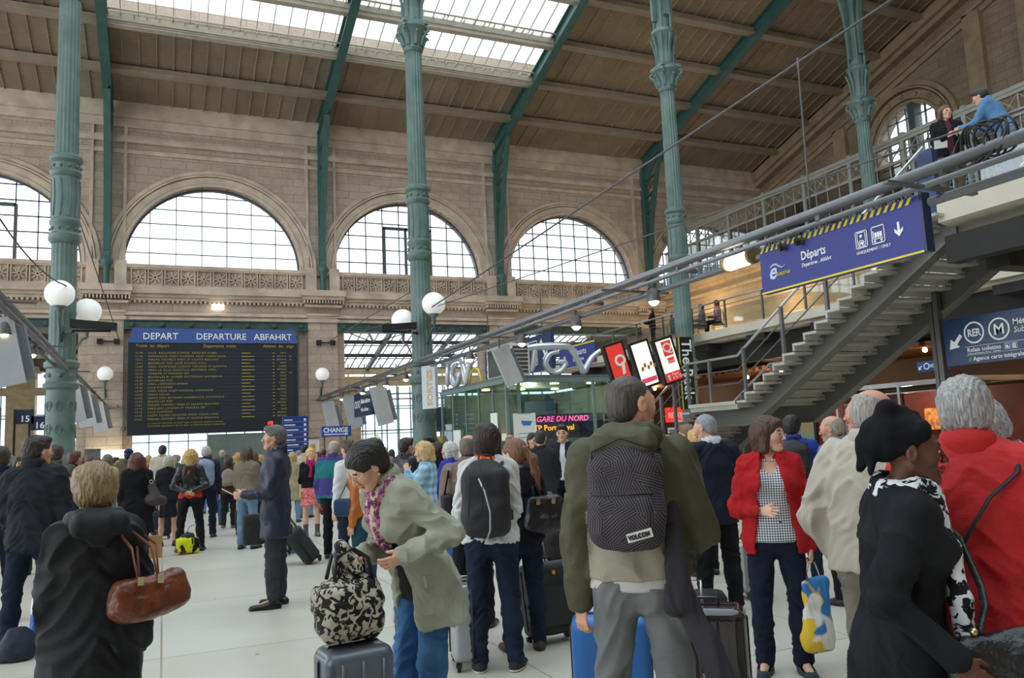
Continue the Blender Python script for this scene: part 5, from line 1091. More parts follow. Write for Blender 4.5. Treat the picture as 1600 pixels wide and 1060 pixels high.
        # head
        h = p.hh; HR, c, s = p.HR, B['head'], p.hs; T = lambda v: c+HR@(np.array(v, float)*s)
        F = SF(h, c-.17, c+.15); m = .94 if p.fem else 1.
        F.ell(T((0, -.014, .03)), np.array([.073, .092, .078])*s, HR, .01); F.cap(T((0, .03, -.005)), T((0, .058, -.088)), .06*s*m, .026*s*m, .03, HR[:, 0], 1.15)
        for q in (-1, 1):
            F.cap(T((q*.047*m, .0, -.05)), T((q*.018, .056, -.094)), .02*s, .016*s, .03); F.ell(T((q*.043, .055, -.022)), .024*s, k=.025)
        F.cap(T((-.036, .073, .02)), T((.036, .073, .02)), .0135*s*m, None, .015)
        for q in (-1, 1): F.ell(T((q*.032, .093, .0)), np.array([.018, .0125, .012])*s, HR, .01, 's'); F.cap(T((q*.019, .0855, .0092)), T((q*.045, .0795, .0072)), .0042*s, None, .005); F.cap(T((q*.02, .0835, -.0105)), T((q*.043, .078, -.0095)), .0038*s, None, .006)
        F.cap(T((0, .087, .01)), T((0, .1075, -.029)), .0065*s, .0098*s, .01); 
        for q in (-1, 1): F.ell(T((q*.0108, .0985, -.033)), .0074*s, k=.006)
        F.cap(T((-.019, .0905, -.056)), T((0, .0975, -.0545)), .0048*s, .0062*s, .006).cap(T((.019, .0905, -.056)), T((0, .0975, -.0545)), .0048*s, .0062*s, .006)
        F.cap(T((-.016, .0885, -.067)), T((.016, .0885, -.067)), .0068*s, None, .006); F.ell(T((0, .09, -.0615)), np.array([.02, .007, .0018])*s, HR, .004, 's')
        F.cap(T((0, .072, -.09)), T((0, .074, -.094)), .017*s*m, None, .015)
        for q in (-1, 1):
            E = HR@rotz(-q*.35); F.ell(T((q*.077, -.008, -.006)), np.array([.0085, .019, .031])*s, E, .008); F.ell(T((q*.087, -.004, -.006)), np.array([.007, .01, .018])*s, E, .006, 's')
        F.cap(B['neck'], B['nt']+p.HR@np.array([0, 0, .03]), .03*u*(.95 if p.fem else 1.08), .027*u*(.9 if p.fem else 1.08), .025)
        V, Fc = F.mesh(1 if h < .006 else 0); L_ = (V-c)@HR/s; C = L_[Fc].mean(1); mi = np.zeros(len(Fc), int)
        mi[((C[:, 0]/.0225)**2+((C[:, 2]+.0605)/.0098)**2 < 1) & (C[:, 1] > .08)] = 1
        mi[(np.abs(np.abs(C[:, 0])-.033) < .0155) & (np.abs(C[:, 2]-.0245+.12*np.abs(np.abs(C[:, 0])-.03)) < .0038+h*.3) & (C[:, 1] > .05)] = 2
        if h > .0065: mi[(np.abs(np.abs(C[:, 0])-.031) < .012) & (np.abs(C[:, 2]) < .008) & (C[:, 1] > .05)] = 2
        if getattr(p, 'stubble', 0): pass
        parts.append((V, Fc, mi))
        for s_ in 'LR':
            hp = (hands or {}).get(s_, {}); r = p.hand(s_, **hp)
            if r is not None: parts.append(r+(None,))
        Vs, Fs, Ms, o = [], [], [], 0
        for V, Fc, mi in parts: Vs.append(V); Fs.append(Fc+o); Ms.append(np.zeros(len(Fc), int) if mi is None else mi); o += len(V)
        ob = qmesh('body', np.concatenate(Vs), np.concatenate(Fs), mats, np.concatenate(Ms), p.root)
        if h <= .0065:
            for q in (-1, 1):
                e = T((q*.032, .0735, .0)); m_ = M(); m_.sphere((0, 0, 0), .0125*s, 14, 10); m_.cur = 1
                m_.sphere((0, .0072*s, 0), .0069*s, 10, 8); o_ = m_.build('eye', [EYEW, EYEI], p.root, smooth=2); o_.matrix_local = Matrix.Translation(tuple(e)) @ Matrix(HR.tolist()).to_4x4()
        return ob
    def hand(p, s_, curl=.35, palm=None, thumb=.5, spread=.25, skip=False, dr=None):
        if skip: return None
        B, u = p.B, p.H; sg = -1 if s_ == 'L' else 1; d = nv(B['hd'+s_] if dr is None else dr); w = B['w'+s_]
        n = nv(np.array([-sg, .15, 0.]) if palm is None else palm); n = nv(n-d*(n@d)); sd = np.cross(n, d)*(-sg)  # towards the thumb
        fwd = np.array([0, 1., 0])
        L = .108*u*(.93 if p.fem else 1); h = min(.008, max(.0032, .0007*p.dist)); F = SF(h, w-.16, w+.16); f = L/.19
        c0 = w+d*.02*f; c1 = w+d*.085*f; F.cap(w-d*.04, w+d*.01, .021*f, .0185*f, .01, sd, 1.25); F.cap(c0, c1, .0135*f, .0125*f, .012, sd, 2.7)
        F.cap(c0+sd*.018*f, c0+d*.03*f+sd*.022*f+n*.006*f, .0145*f, .014*f, .012)
        for i, (o_, l_) in enumerate(((.031, .072), (.0105, .08), (-.0105, .074), (-.03, .058))):
            a = c1+sd*o_*f*.95-d*.002*f; dd = nv(d+sd*o_*spread*10*.5); cv = curl*(1+.12*i)
            for q, (fr, r0, r1) in enumerate(((.45, .0092, .0086), (.31, .0086, .008), (.24, .008, .0066))):
                an = cv*(.7 if q == 0 else 1.)*(q+.6); dq = nv(dd*math.cos(an)+n*math.sin(an)); b = a+dq*l_*fr*f; F.cap(a, b, r0*f, r1*f, .0025 if q == 0 else .0012); a = b
        a = c0+sd*.026*f+d*.012*f+n*.006*f; t1 = nv(sd*(1-.4*thumb)+d*.9+n*thumb*.7); b = a+t1*.036*f; t2 = nv(sd*(.35-.3*thumb)+d*1.1+n*thumb*.7); F.cap(a, b, .0125*f, .0105*f, .008); F.cap(b, b+t2*.028*f, .0105*f, .008*f, .002)
        return F.mesh(1)
    # ---- clothes
    def _wr(p, V, F, amp, seed, kind='top'):
        N = vnorm(V, F); B = p.B; sw_ = p.hb > .0125; Q = V.copy(); Q[:, 2] = Q[:, 2]*.75+.55*np.abs(Q[:, 0])+.35*Q[:, 1]+.03*wob(V, 8, seed+9, 1); d = wob(Q, (12, 12, 19), seed, 2 if sw_ else 3)*.55+(.85-2.5*np.abs(wob(Q, (12, 12, 22), seed+5, 2))**.8)*.7; a = np.full(len(V), amp*1.5)
        for k, r, g in (('eL', .11, 1.3), ('eR', .11, 1.3), ('kL', .12, 1.2), ('kR', .12, 1.2), ('waist', .13, .6), ('sL', .09, .4), ('sR', .09, .4), ('aL', .1, 1.2), ('aR', .1, 1.2)):
            a += amp*g*np.exp(-((V-B[k])**2).sum(1)/r**2)
        return V+N*(d*a)[:, None]
    def top(p, name, m, off=.018, hem=.0, sl=1., flare=.01, open_=0, neck=.0, collar=0, amp=.004, seed=1, cuff=0., hood=0, bulge=0, zipper=None, arms='LR', cr=.0):
        """hem: metres below the pelvis joint (negative = above)"""
        B, u, R = p.B, p.H, p.R; F = SF(p.hb, p.lo, p.hi); p.torso(F, off)
        dn = -(R@np.array([0, 0, 1.])) if hem < .08 else nv(-(R@np.array([0, 0, 1.]))*.35+[0, 0, -.65]); X = R@np.array([1., 0, 0]); hr = (.064 if not p.fem else .068)*u*p.wt+off
        he = B['pel']+dn*(hem+.07); F.cap(B['pel'], he, hr, hr+flare, .05, X, 1.38)
        if bulge: F.ell(B['chest']-R@np.array([0, .03, -.03]), np.array([.17, .1, .2])*bulge, R, .06)
        for s_ in arms: p.arm(F, off*.95, s_, .45)
        F.clip(dn, B['pel']+dn*hem)
        for s_ in arms: p.arm(F, off*.95, s_, sl, k=.018, cuff=cuff)
        F.ell(B['neck']+R@np.array([0, .01, .035]), np.array([.036, .036, .05])*u*1.05, R, .01, 's')
        F.ell(B['neck']+R@np.array([0, .05, -.02-neck]), np.array([.03, .06, .035+neck])*u, R, .012, 's') if neck else None
        if open_: # front opening: a wedge
            fw = R@np.array([0, 1., 0]); a = B['neck']+fw*(.1)*u/1.75; b_ = B['pel']+dn*(hem+.12)+fw*.19; w0, w1 = open_ if hasattr(open_, '__len__') else (open_*.6, open_); F.cap(a, b_, w0, w1, .012, fw, 1.7, 's')
        if collar:
            F2 = SF(p.hb, B['neck']-.2, B['neck']+.2); c = B['neck']+R@np.array([0, -.004, .0])*u; F2.cap(c-R@np.array([0, 0, .02]), c+R@np.array([0, -.008, .03])*collar*u, .052*u*.95, .046*u, .01, X, 1.15); F2.cap(c-R@np.array([0, 0, .06]), c+R@np.array([0, -.004, .06])*collar*u, .043*u, .038*u, .005, X, 1.15, 's'); F2.cap(c+R@np.array([0, .06, .0])*u, c+R@np.array([0, .06, .04])*u, .022*u, .04*u, .006, op='s')
            V, Fc = F2.mesh(1); qmesh('collar', V, Fc, m if not hasattr(p, 'colm') else p.colm, None, p.root)
        if hood: p.hoodroll(ms_ if False else (m[0] if isinstance(m, (list, tuple)) else m), hood, seed)
        if hood and False:
            c = B['ush']+R@np.array([0, -.045, .01])*u; F.cap(c+X*.05*u, c-X*.05*u, .036*u*hood, None, .03); F.cap(c+X*.055*u, c+X*.045*u+R@np.array([0, .05, .012])*u, .03*u*hood, .016*u, .03); F.cap(c-X*.055*u, c-X*.045*u+R@np.array([0, .05, .012])*u, .03*u*hood, .016*u, .03)
            F.cap(c+R@np.array([0, -.01, -.01])*u, c+R@np.array([0, -.02, -.05])*u, .035*u*hood, .02*u, .03)
        V, Fc = F.mesh(1); V = p._wr(V, Fc, amp, seed); ms = m if isinstance(m, (list, tuple)) else [m]; mi = None
        if len(ms) > 1 and zipper: mi = zipper((V[Fc].mean(1)-B['pel'])@R/1.0)
        o = qmesh(name, V, Fc, ms, mi, p.root)
        return o
    def hoodroll(p, m, k=1., seed=0):
        B, u, R = p.B, p.H, p.R; nb = B['neck']; F = SF(p.hb, nb-.3, nb+.25); pts = []
        for a in np.linspace(-2.1, 2.1, 13):              # from the left collar bone round the nape to the right
            b_ = abs(a)/2.1; pts.append(nb+R@np.array([math.sin(a)*.062*u*(1.08-.25*b_*b_), -math.cos(a)*.062*u-.012*u, .012*u-.012*u*b_*b_]))
        for i in range(12): b_ = abs(i-5.5)/6; F.cap(pts[i], pts[i+1], .026*u*k*(1-.35*b_), None, .012, R@np.array([0, 0, 1.]), 1.25)
        F.cap(nb+R@np.array([-.05, -.1, -.0])*u, nb+R@np.array([.05, -.1, .0])*u, .024*u*k, None, .02, R@np.array([0, 0, 1.]), 1.3); F.cap(nb+R@np.array([0, -.085, -.01])*u, nb+R@np.array([0, -.09, -.05])*u, .026*u*k, .014*u, .03, R@np.array([1., 0, 0]), 1.9)
        V, Fc = F.mesh(1); N = vnorm(V, Fc); V = V+N*(((.7-2*np.abs(wob(V, (14, 14, 24), seed+3, 2)))*.55+wob(V, 30, seed)*.35)*.007)[:, None]; qmesh('hood', V, Fc, m, None, p.root)
    def lapel(p, m, w=.05, seed=0):
        """small turned lapels drawn along the opening"""
        B, u, R = p.B, p.H, p.R; b = M()
        for s_ in (-1, 1):
            pts = [B['neck']+R@(np.array(v)*u) for v in ((s_*.035, -.005, .022), (s_*.042, .03, .0), (s_*.03, .062, -.05), (s_*.012, .078, -.13))]
            b.tube(pts, [w*.35, w*.5, w*.55, w*.15], 8, flat=.28, up=tuple(R@np.array([0, 1., .4])))
        b.build('lapel', m, p.root, smooth=2)
    def trousers(p, m, off=.012, flare=.012, amp=.0035, seed=3, t=.97, name='trousers', low=0, mats=None):
        B, u = p.B, p.H; F = SF(p.hb, p.lo, p.hi); X = np.array([1., 0, 0]); hr = (.062 if not p.fem else .066)*u*p.wt
        F.cap(B['pel']+[0, 0, .03*u], B['pel']-[0, 0, .02*u], hr*.95+off*.5, hr+off*.3, .03, X, 1.38)
        for s_ in 'LR': p.leg(F, off, s_, t, flare=flare)
        for s_ in (-1, 1): F.ell(B['pel']+[s_*.04*u, -.03*u, -.03*u], .048*u*p.wt+off*.4, k=.03)
        F.clip((0, 0, 1), B['pel']+[0, 0, .055*u]); V, Fc = F.mesh(1); V = p._wr(V, Fc, amp, seed)
        # gathers at the ankle
        V[:, 2] = np.maximum(V[:, 2], .012); return qmesh(name, V, Fc, m, None, p.root)
    def skirt(p, m, ln=.3, flare=.08, amp=.006, name='skirt'):
        B, u = p.B, p.H; F = SF(p.hb, p.lo, p.hi); hr = .066*u*p.wt+.012; a = B['pel']+[0, 0, .05*u]; F.cap(a, B['pel']-[0, 0, .03*u], hr*.85, hr, .03, (1, 0, 0), 1.38); F.cap(B['pel']-[0, 0, .03*u], B['pel']-[0, 0, ln+.1], hr, hr+flare, .03, (1, 0, 0), 1.2); F.clip((0, 0, -1), B['pel']-[0, 0, ln]); F.clip((0, 0, 1), a)
        V, Fc = F.mesh(1); N = vnorm(V, Fc); an = np.arctan2(V[:, 1], V[:, 0]); V = V+N*(np.sin(an*9+np.sin(V[:, 2]*7))*amp*1.6*np.clip((B['pel'][2]-V[:, 2])/ln, 0, 1))[:, None]; return qmesh(name, V, Fc, m, None, p.root)
    def shoes(p, m=None, kind='shoe', sole=None, heel=0, ln=1.):
        B, u = p.B, p.H
        for s_ in 'LR':
            a = B['a'+s_].copy(); d = rotz(-B['f'+s_])@np.array([0, 1., 0]); x = np.cross(d, [0, 0, 1]); z0 = max(0, a[2]-.043*u); g = np.array([a[0], a[1], z0]); h = max(.005, min(.012, p.hb*.8)); F = SF(h, g-[.25, .25, .05], g+[.25, .25, .3 if kind == 'boot' else .16])
            F.cap(g-d*.025*u+[0, 0, .026], g+d*.03*u+[0, 0, .026], .024*u, .024*u, .02); F.cap(g+d*.02*u+[0, 0, .024], g+d*.095*u*ln+[0, 0, .014], .024*u, .019*u, .03, x, 1.25); F.cap(g+[0, 0, .03], a+[0, 0, .01*u], .026*u, .023*u, .03)
            if kind == 'boot': F.cap(a, a+(B['k'+s_]-a)*.35, .025*u, .03*u, .02)
            if kind == 'flat': F.ell(g+d*.035*u+[0, 0, .07], np.array([.026, .045, .04])*u, k=.01, op='s')
            F.clip((0, 0, -1), (0, 0, z0+.001)); 
            if kind == 'shoe': F.clip((0, 0, 1), a+[0, 0, .02*u])
            V, Fc = F.mesh(1); V[:, 2] = np.maximum(V[:, 2], z0); mi = (V[Fc].mean(1)[:, 2] < z0+.018).astype(int); qmesh('shoe', V, Fc, [m or SHOE, sole or BLACK], mi, p.root)
    # ---- hair
    def hair(p, c, kind='short', seed=1, vol=1., build=True):
        p.hair_c = c
        if not build: return
        B, HR, s = p.B, p.HR, p.hs; c0 = B['head']; T = lambda v: c0+HR@(np.array(v, float)*s); h = p.hh*1.15; lowz = {'short': -.14, 'fringe': -.14, 'crop': -.14, 'bob': -.24, 'long': -.5, 'curly': -.26, 'pony': -.42, 'bun': -.2, 'wig': -.2}.get(kind, -.2)
        F = SF(h, c0-[.2, .2, -lowz*1.05] if lowz > -.3 else c0-[.24, .24, -lowz], c0+[.2, .2, .2]); v = vol
        E = lambda cc, r, k=.02, op='u': F.ell(T(cc), np.array(r, float)*s, HR, k, op)
        t = {'crop': .002, 'short': .013*v, 'fringe': .007}.get(kind, .014*v)
        E((0, -.016, .032), (.073+t, .092+t, .078+t*1.1)); E((0, -.05, -.02), (.062+t, .052+t, .065+t*.5), .03)
        if kind == 'fringe': E((0, .02, .11), (.095, .115, .088), .01, 's')
        if kind == 'short':
            E((0, .05, .085), (.05+t, .035+t, .026+t*.4), .03); 
        if kind in ('bob', 'wig'):
            for q in (-1, 1): F.cap(T((q*.068, .0, .02)), T((q*.07, -.005, -.1)), .03*s*v, .028*s*v, .03)
            F.cap(T((0, -.07, .0)), T((0, -.065, -.12)), .048*s*v, .04*s*v, .04, HR[:, 0], 1.5)
            E((0, .06, .075), (.055, .03, .022), .03)
        if kind == 'curly': 
            E((0, -.03, .02), (.1*v, .11*v, .1*v), .03)
            for q in (-1, 1): F.cap(T((q*.08, -.01, .0)), T((q*.08, -.03, -.09)), .045*s*v, .05*s*v, .03)
            F.cap(T((0, -.08, .0)), T((0, -.09, -.11)), .06*s*v, .055*s*v, .04, HR[:, 0], 1.3)
        if kind == 'long':
            for q in (-1, 1): F.cap(T((q*.066, .0, .02)), T((q*.075, .0, -.15)), .03*s*v, .03*s*v, .03); F.cap(T((q*.075, .0, -.15)), T((q*.085, .02, -.27)), .03*s*v, .014*s*v, .03)
            F.cap(T((0, -.08, .0)), T((0, -.08, -.2)), .045*s*v, .035*s*v, .04, HR[:, 0], 1.7); F.cap(T((0, -.08, -.2)), T((0, -.08, -.33)), .035*s, .015*s, .04, HR[:, 0], 1.9)
        if kind == 'pony': E((0, -.105, .02), (.03, .03, .03), .01); q = getattr(p, 'pony', (.03, -.15, -.1)); F.cap(T((0, -.11, .02)), T((q[0]*.8, -.15, -.06)), .024*s, .036*s, .02); F.cap(T((q[0]*.8, -.15, -.06)), T(q), .036*s, .034*s, .02); F.cap(T(q), T((q[0]*1.4, q[1]+.0, q[2]-.13)), .034*s, .012*s, .02)
        if kind == 'bun': E((0, -.1, .045), (.045, .035, .04), .02)
        # uncover face, ears
        fr = {'curly': .1, 'bob': .1, 'long': .095, 'wig': .1}.get(kind, .085)
        E((0, .118, -.02), (.072 if kind in ('bob', 'long', 'curly') else .09, .088, .083 if kind != 'bob' else .078), .012, 's')
        if kind in ('short', 'crop', 'fringe', 'pony', 'bun'):
            for q in (-1, 1): E((q*.09, .028, -.04), (.035, .046, .05), .01, 's')
            E((0, .03, -.13), (.1, .09, .07), .012, 's'); F.clip(HR@np.array([0, .25, -1]), T((0, -.08, -.075))) if kind in ('short', 'crop', 'fringe') else None
        F.cap(B['nt']-HR@np.array([0, -.01, .06]), B['nt']+HR@np.array([0, .02, .0]), .03*p.H*.8, None, .004, op='s') if kind not in ('bob', 'long', 'curly', 'pony') else None
        V, Fc = F.mesh(1)
        if len(V) == 0: return
        N = vnorm(V, Fc); L_ = (V-c0)@HR/s
        if kind == 'curly': V = V+N*(wob(L_, 70, seed)*.0065+wob(L_, (150, 150, 90), seed+1)*.003)[:, None]
        elif kind == 'long' : V = V+N*(wob(L_, (90, 90, 22), seed)*.006)[:, None]
        else: V = V+N*(wob(L_, (120, 120, 45) if kind == 'short' else (150, 150, 22), seed)*({'short': .0032, 'bob': .0032, 'pony': .0024, 'bun': .0022}.get(kind, .0012)))[:, None]
        qmesh('hair', V, Fc, hairm(c), None, p.root)
    def scarf(p, m, r=.03, tail=None, seed=4, k=1.):
        B, u, R = p.B, p.H, p.R; F = SF(max(.006, p.hb*.7), B['neck']-[.25, .25, .75 if tail else .2], B['neck']+[.25, .3, .2]); c = B['neck']+R@np.array([0, .012, .005])*u
        n = 10; pts = [c+R@np.array([math.cos(a)*.047*u*k, math.sin(a)*.05*u*k, .012*math.sin(a*2)-.02*(math.sin(a) > .5)]) for a in np.linspace(0, 2*PI, n+1)]
        for a, b in zip(pts[:-1], pts[1:]): F.cap(a, b, r, None, .01, R@np.array([0, 0, 1.]), 1.5)
        if tail:
            for t_ in tail:
                q = [np.array(v, float) for v in t_]; q = [B['neck']+R@v for v in q]
                for i in range(len(q)-1): F.cap(q[i], q[i+1], r*.9, r*.85, .015, R@np.array([1., 0, 0]), 1.6)
        V, Fc = F.mesh(1); N = vnorm(V, Fc); V = V+N*(wob(V, (30, 30, 18), seed)*.005)[:, None]; return qmesh('scarf', V, Fc, m, None, p.root)
    def strap(p, pts, r, m, flat=.25, name='strap', parent=None, up=None):
        o = M().tube([np.array(v, float) for v in pts], r, 8, flat=flat, up=up).build(name, m, parent or p.root, smooth=2); return o
def field(h, lo, hi): return SF(h, lo, hi)
# ================================================================ the people
def pl(px, py): q = onZ(px, py, 0); return (q[0], q[1])
def pt(px, py, dist): d = ray(px, py); t = dist/math.hypot(d[0], d[1]); return np.array([d[0]*t, d[1]*t, CAMH+d[2]*t])
def at(px, py, dist):
    d = ray(px, py); t = dist/math.hypot(d[0], d[1]); return (d[0]*t, d[1]*t), CAMH+d[2]*t+.02
JN = cloth('denim', '2c3e5e', c2='3a527c', var=.2, bs=400); JD = cloth('dark_denim', '1c2538', var=.2, bs=400); JM = cloth('mid_denim', '38618f', c2='4a76a6', var=.2, bs=400); JP = cloth('pale_denim', '5f7f9c', c2='7e9ab4', bs=400)
BK = cloth('black', '15151a', var=.2); BKN = cloth('soft_black', '1d1e24', var=.2); NVY = cloth('navy', '1b2338', .6, var=.15); CHAR = cloth('charcoal', '2c2d31', var=.15); LEATH = cloth('black_leather_jacket', '17171a', .35, .2, 120, spec=.6)
GRY = cloth('grey_trouser', '3c3e43', var=.1); NTR = cloth('navy_trouser', '151a2c', var=.1); LB = mat('bag_leather_black', '18181b', .32, var=.25, scale=14, bump=.2, bscale=90); NYL = mat('black_nylon', '1a1b1f', .55, var=.2, scale=12, bump=.3, bscale=300)
METAL = mat('buckle_metal', 'c0b28a', .25, .9, var=0)
def bagroot(P, name, label, cat, group=None):
    e = empty(name, P.org, -P.az, label=label, cat=cat, group=group); return e
def sfm(e, name, h, lo, hi, fn, m, amp=0, seed=1, fr=18, sm=1):
    F = SF(h, lo, hi); fn(F); V, Fc = F.mesh(sm)
    if amp: V = V+vnorm(V, Fc)*(wob(V, fr, seed)*amp)[:, None]
    return qmesh(name, V, Fc, m, None, e)
def tubeo(e, name, pts, r, m, flat=.3, up=None, n=8): return M().tube([np.array(v, float) for v in pts], r, n, flat=flat, up=up).build(name, m, e, smooth=2)
# --- 1 woman in black hooded coat, foreground left
pos, H = at(148, 736, 4.15)
P = Person(pos, -8, 1.57, 'short-haired woman in a black hooded coat seen from behind, foreground left', fem=True, wt=1.05, head=(-6, 0, 0), arms={'L': ((-.14, .1, -1), (.1, .5, -1)), 'R': ((.25, .05, -1), (.03, .12, -1))}, legs={'L': ((.0, .1, -1), (.0, -.1, -1), -5), 'R': ((.08, -.06, -1), (-.02, -.16, -1), 5)})
P.hair('8d7450', 'short', vol=1.9); P.body(); P.top('coat', cloth('rain_black', '111319', .6, var=.2, spec=.4), off=.028, hem=.3, flare=.035, hood=1.1, amp=.006, seed=11, bulge=.0); P.trousers(cloth('grey_leggings', '3f434b', var=.15), off=.004, flare=0); P.shoes(ln=1)
c = P.B['wR']; P.strap([c+[.0, -.0, .03], c+[0, 0, -.02]], [.034, .032], cloth('beige_cuff', 'a89d88'), flat=1, name='cuff')
e = bagroot(P, 'handbag', 'brown glossy leather handbag on the shoulder of the woman in the black hooded coat', 'handbag'); BL = mat('brown_leather', '7b3f22', .3, var=.3, scale=9, bump=.35, bscale=30, c2='5a2c18'); bc = np.array([.2, -.19, P.B['waist'][2]+.01]); Rb = rotz(.25)@roty(-.1)
sfm(e, 'bag_body', .006, bc-.25, bc+.25, lambda F: (F.box(bc, (.165, .06, .085), .05, Rb, .01), F.ell(bc+[.0, 0, -.035], (.175, .075, .075), Rb, .05), F.ell(bc+[0, .0, .1], (.1, .1, .02), Rb, .03, 's')), BL, .0035, 5, 24)
for k in (-.035, .045):
    sp = P.B['sR']; tubeo(e, 'strap', [bc+[k-.02, -.03, .07], bc+[k-.04, .0, .2], sp+[k*.6-.035, -.055, .02], sp+[k*.5-.03, -.02, .075], sp+[k*.3-.02, .05, .05], bc+[k, .1, .2], bc+[k, .05, .07]], .013, mat('strap_leather', '8f5a44', .4, var=.1), flat=.35); M().box(bc+[k-.03, -.085, .05], bc+[k-.005, -.06, .085]).build('buckle', METAL, e)
# --- 2 man in dark jacket and jeans, left
pos = pl(48, 1022); P = Person(pos, 28, 1.82, 'man in a dark jacket and jeans turned away, standing at the left', wt=1.08, head=(32, 0, 0), arms={'L': ((-.2, .1, -1), (0, .6, -.8)), 'R': ((.22, .05, -1), (0, .7, -.7))}, legs={'L': ((-.14, -.05, -1), (-.02, -.06, -1), -20), 'R': ((.13, .05, -1), (.04, -.02, -1), 25)})
P.hair('2c211c', 'short'); P.body(); P.top('jacket', cloth('slate_wool', '23262e', .75), off=.03, hem=.13, collar=1.05, amp=.006, seed=3); P.trousers(JD, flare=.018); P.shoes(cloth('brown_shoe', '4a3f38', .5))
tag(sfm(None, 'folded_coat', .012, (-.25, -.25, 0), (.25, .25, .4), lambda F: (F.ell((0, 0, .1), (.14, .12, .16), k=.03), F.ell((-.08, .02, .04), (.12, .1, .06), k=.03), F.clip((0, 0, -1), (0, 0, .002))), cloth('slate_bag', '2e3340', .6), .012, 3, 12), 'small dark slumped bag on the floor by the feet of the man at the left', 'bag').location = pl(28, 1032)+(0,)
e = empty('plastic_bag', pl(84, 1005)+(0,), .3, label='blue and white plastic carrier bag on the floor behind the man at the left', cat='carrier bag'); sfm(e, 'bag_body', .012, (-.25, -.2, 0), (.25, .2, .6), lambda F: (F.box((0, 0, .22), (.17, .08, .22), .06), F.clip((0, 0, -1), (0, 0, .002))), pattern('carrier', 'bands', 'e6eaf0', '2f62c4', s=.9, rough=.4), .012, 7, 12); tubeo(e, 'handle', [(-.1, 0, .42), (-.08, 0, .56), (.08, 0, .56), (.1, 0, .42)], .012, WHITE)
# --- 3 man cut by the left edge
P = Person(pl(-8, 975), 5, 1.76, 'man in a navy jacket and dark jeans cut off by the left edge'); P.hair('3a2f28', 'short'); P.body(); P.top('jacket', NVY, off=.03, hem=.1, collar=1); P.trousers(JD); P.shoes()
# --- 4 businessman in navy coat looking left
P = Person(pl(432, 948), -80, 1.86, 'grey-haired man in a navy coat facing left, holding a paper', head=(-6, -3, 0), sh=.95, arms={'L': ((-.12, .12, -1), (.25, 1, -.05)), 'R': ((.15, .1, -1), (-.3, 1, -.1))}, legs={'L': ((-.04, .03, -1), (0, -.0, -1), -12), 'R': ((.05, -.03, -1), (.0, -.02, -1), 14)})
P.hair('5b5856', 'short'); P.body({'L': dict(curl=.9), 'R': dict(curl=.9, palm=(-1, 0, .3))}); P.top('shirt', cloth('white_shirt', 'd8dbe0'), off=.006, amp=.001, arms=''); P.top('coat', mat('cloth_navy_satin', '1a2339', .45, var=.15, scale=8, bump=.2, bscale=90), off=.024, hem=.3, flare=.022, open_=(.03, .02), collar=1, amp=.006, seed=9); P.trousers(GRY, flare=.01); P.shoes(ln=1.15)
w = P.B['wL']+P.B['hdL']*.13; o = M().box((-.06, -.1, -.004), (.05, .1, .004)).build('paper', WHITE, label='small white folded paper in the hands of the man in the navy coat', cat='paper'); o.location = tuple(P.world(w+[.05, .02, .02])); o.rotation_euler = (.5, .2, -P.az)
e = bagroot(P, 'shoulder_bag', 'soft black bag hanging in front of the man in the navy coat', 'bag'); c = P.B['pel']+[.12, .24, -.22]; sfm(e, 'bag_body', .012, c-.3, c+.3, lambda F: F.box(c, (.06, .12, .16), .04), NYL, .004); s0 = P.B['sR']; tubeo(e, 'strap', [c+[0, -.08, .15], P.B['waist']+[.1, .16, .1], s0+[-.02, .08, 0], s0+[-.03, 0, .075], s0+[-.02, -.07, .0]], .012, NYL)
# --- 5 woman leaning over her luggage
pos, _ = at(662, 900, 4.45)
P = Person(pos, -124, 1.72, 'dark-haired woman in glasses and a sage green jacket bending over her luggage', fem=True, wt=1.0, lean=27, head=(8, 26, -4), back=1, arms={'L': ('ik', (pt(634, 868, 4.12), (-.6, -1, 0))), 'R': ('ik', (pt(566, 868, 4.25), (.5, -.6, 0)))}, legs={'L': ((-.03, .07, -1), (0, -.05, -1), -5), 'R': ((.05, .14, -1), (0, .02, -1), 8)}, sk='d9ab92')
P.hair('17120f', 'bun', vol=1.05); P.body({'L': dict(curl=.35, palm=(.8, .4, 0)), 'R': dict(curl=1.15, palm=(0, -.3, -1))}); P.top('blouse', cloth('coral_blouse', 'd0686a'), off=.0, hem=.08, amp=.001, arms=''); P.top('cardigan', cloth('black_knit', '1a1416'), off=.006, hem=.12, open_=(.005, .05), arms='', amp=.001)
SAGE = cloth('sage_jacket', '9b9c88', .75, c2='a9aa97', spec=.3); P.top('jacket', SAGE, off=.026, hem=.26, flare=.045, open_=(.03, .11), collar=.8, amp=.0075, seed=21, cuff=.012); P.trousers(JM, off=.014, flare=.014, amp=.004); P.shoes()
P.scarf(pattern('floral', 'floral', '5a3550', 'b56a8a', 'cfc0a8', s=38), .026, tail=[[(.03, .1, -.02), (.035, .15, -.12), (.03, .16, -.26)], [(-.02, .1, -.03), (-.01, .15, -.14), (.0, .15, -.3)]])
HR = P.HR; c = P.B['head']; g = M(); T = lambda v: c+HR@(np.array(v)*P.hs)
for q in (-1, 1): g.tube([T((q*.033+.021*math.cos(a), .101, -.004+.016*math.sin(a))) for a in np.linspace(0, 2*PI, 15)], .0013, 5); g.tube([T((q*.055, .098, 0)), T((q*.078, .06, .004)), T((q*.082, 0, 0))], .0014, 5)
g.tube([T((-.012, .102, 0)), T((.012, .102, 0))], .0015, 5); g.build('glasses', METAL, P.root, smooth=2)
M().sphere(tuple(T((-.082, -.0, -.045))), .007, 8, 6).build('earring', CHROME, P.root, smooth=2); M().tube([T((-.03, -.125, .06)), T((.0, -.135, .075)), T((.04, -.12, .06))], .008, 6).build('hair_clip', METAL, P.root, smooth=2)
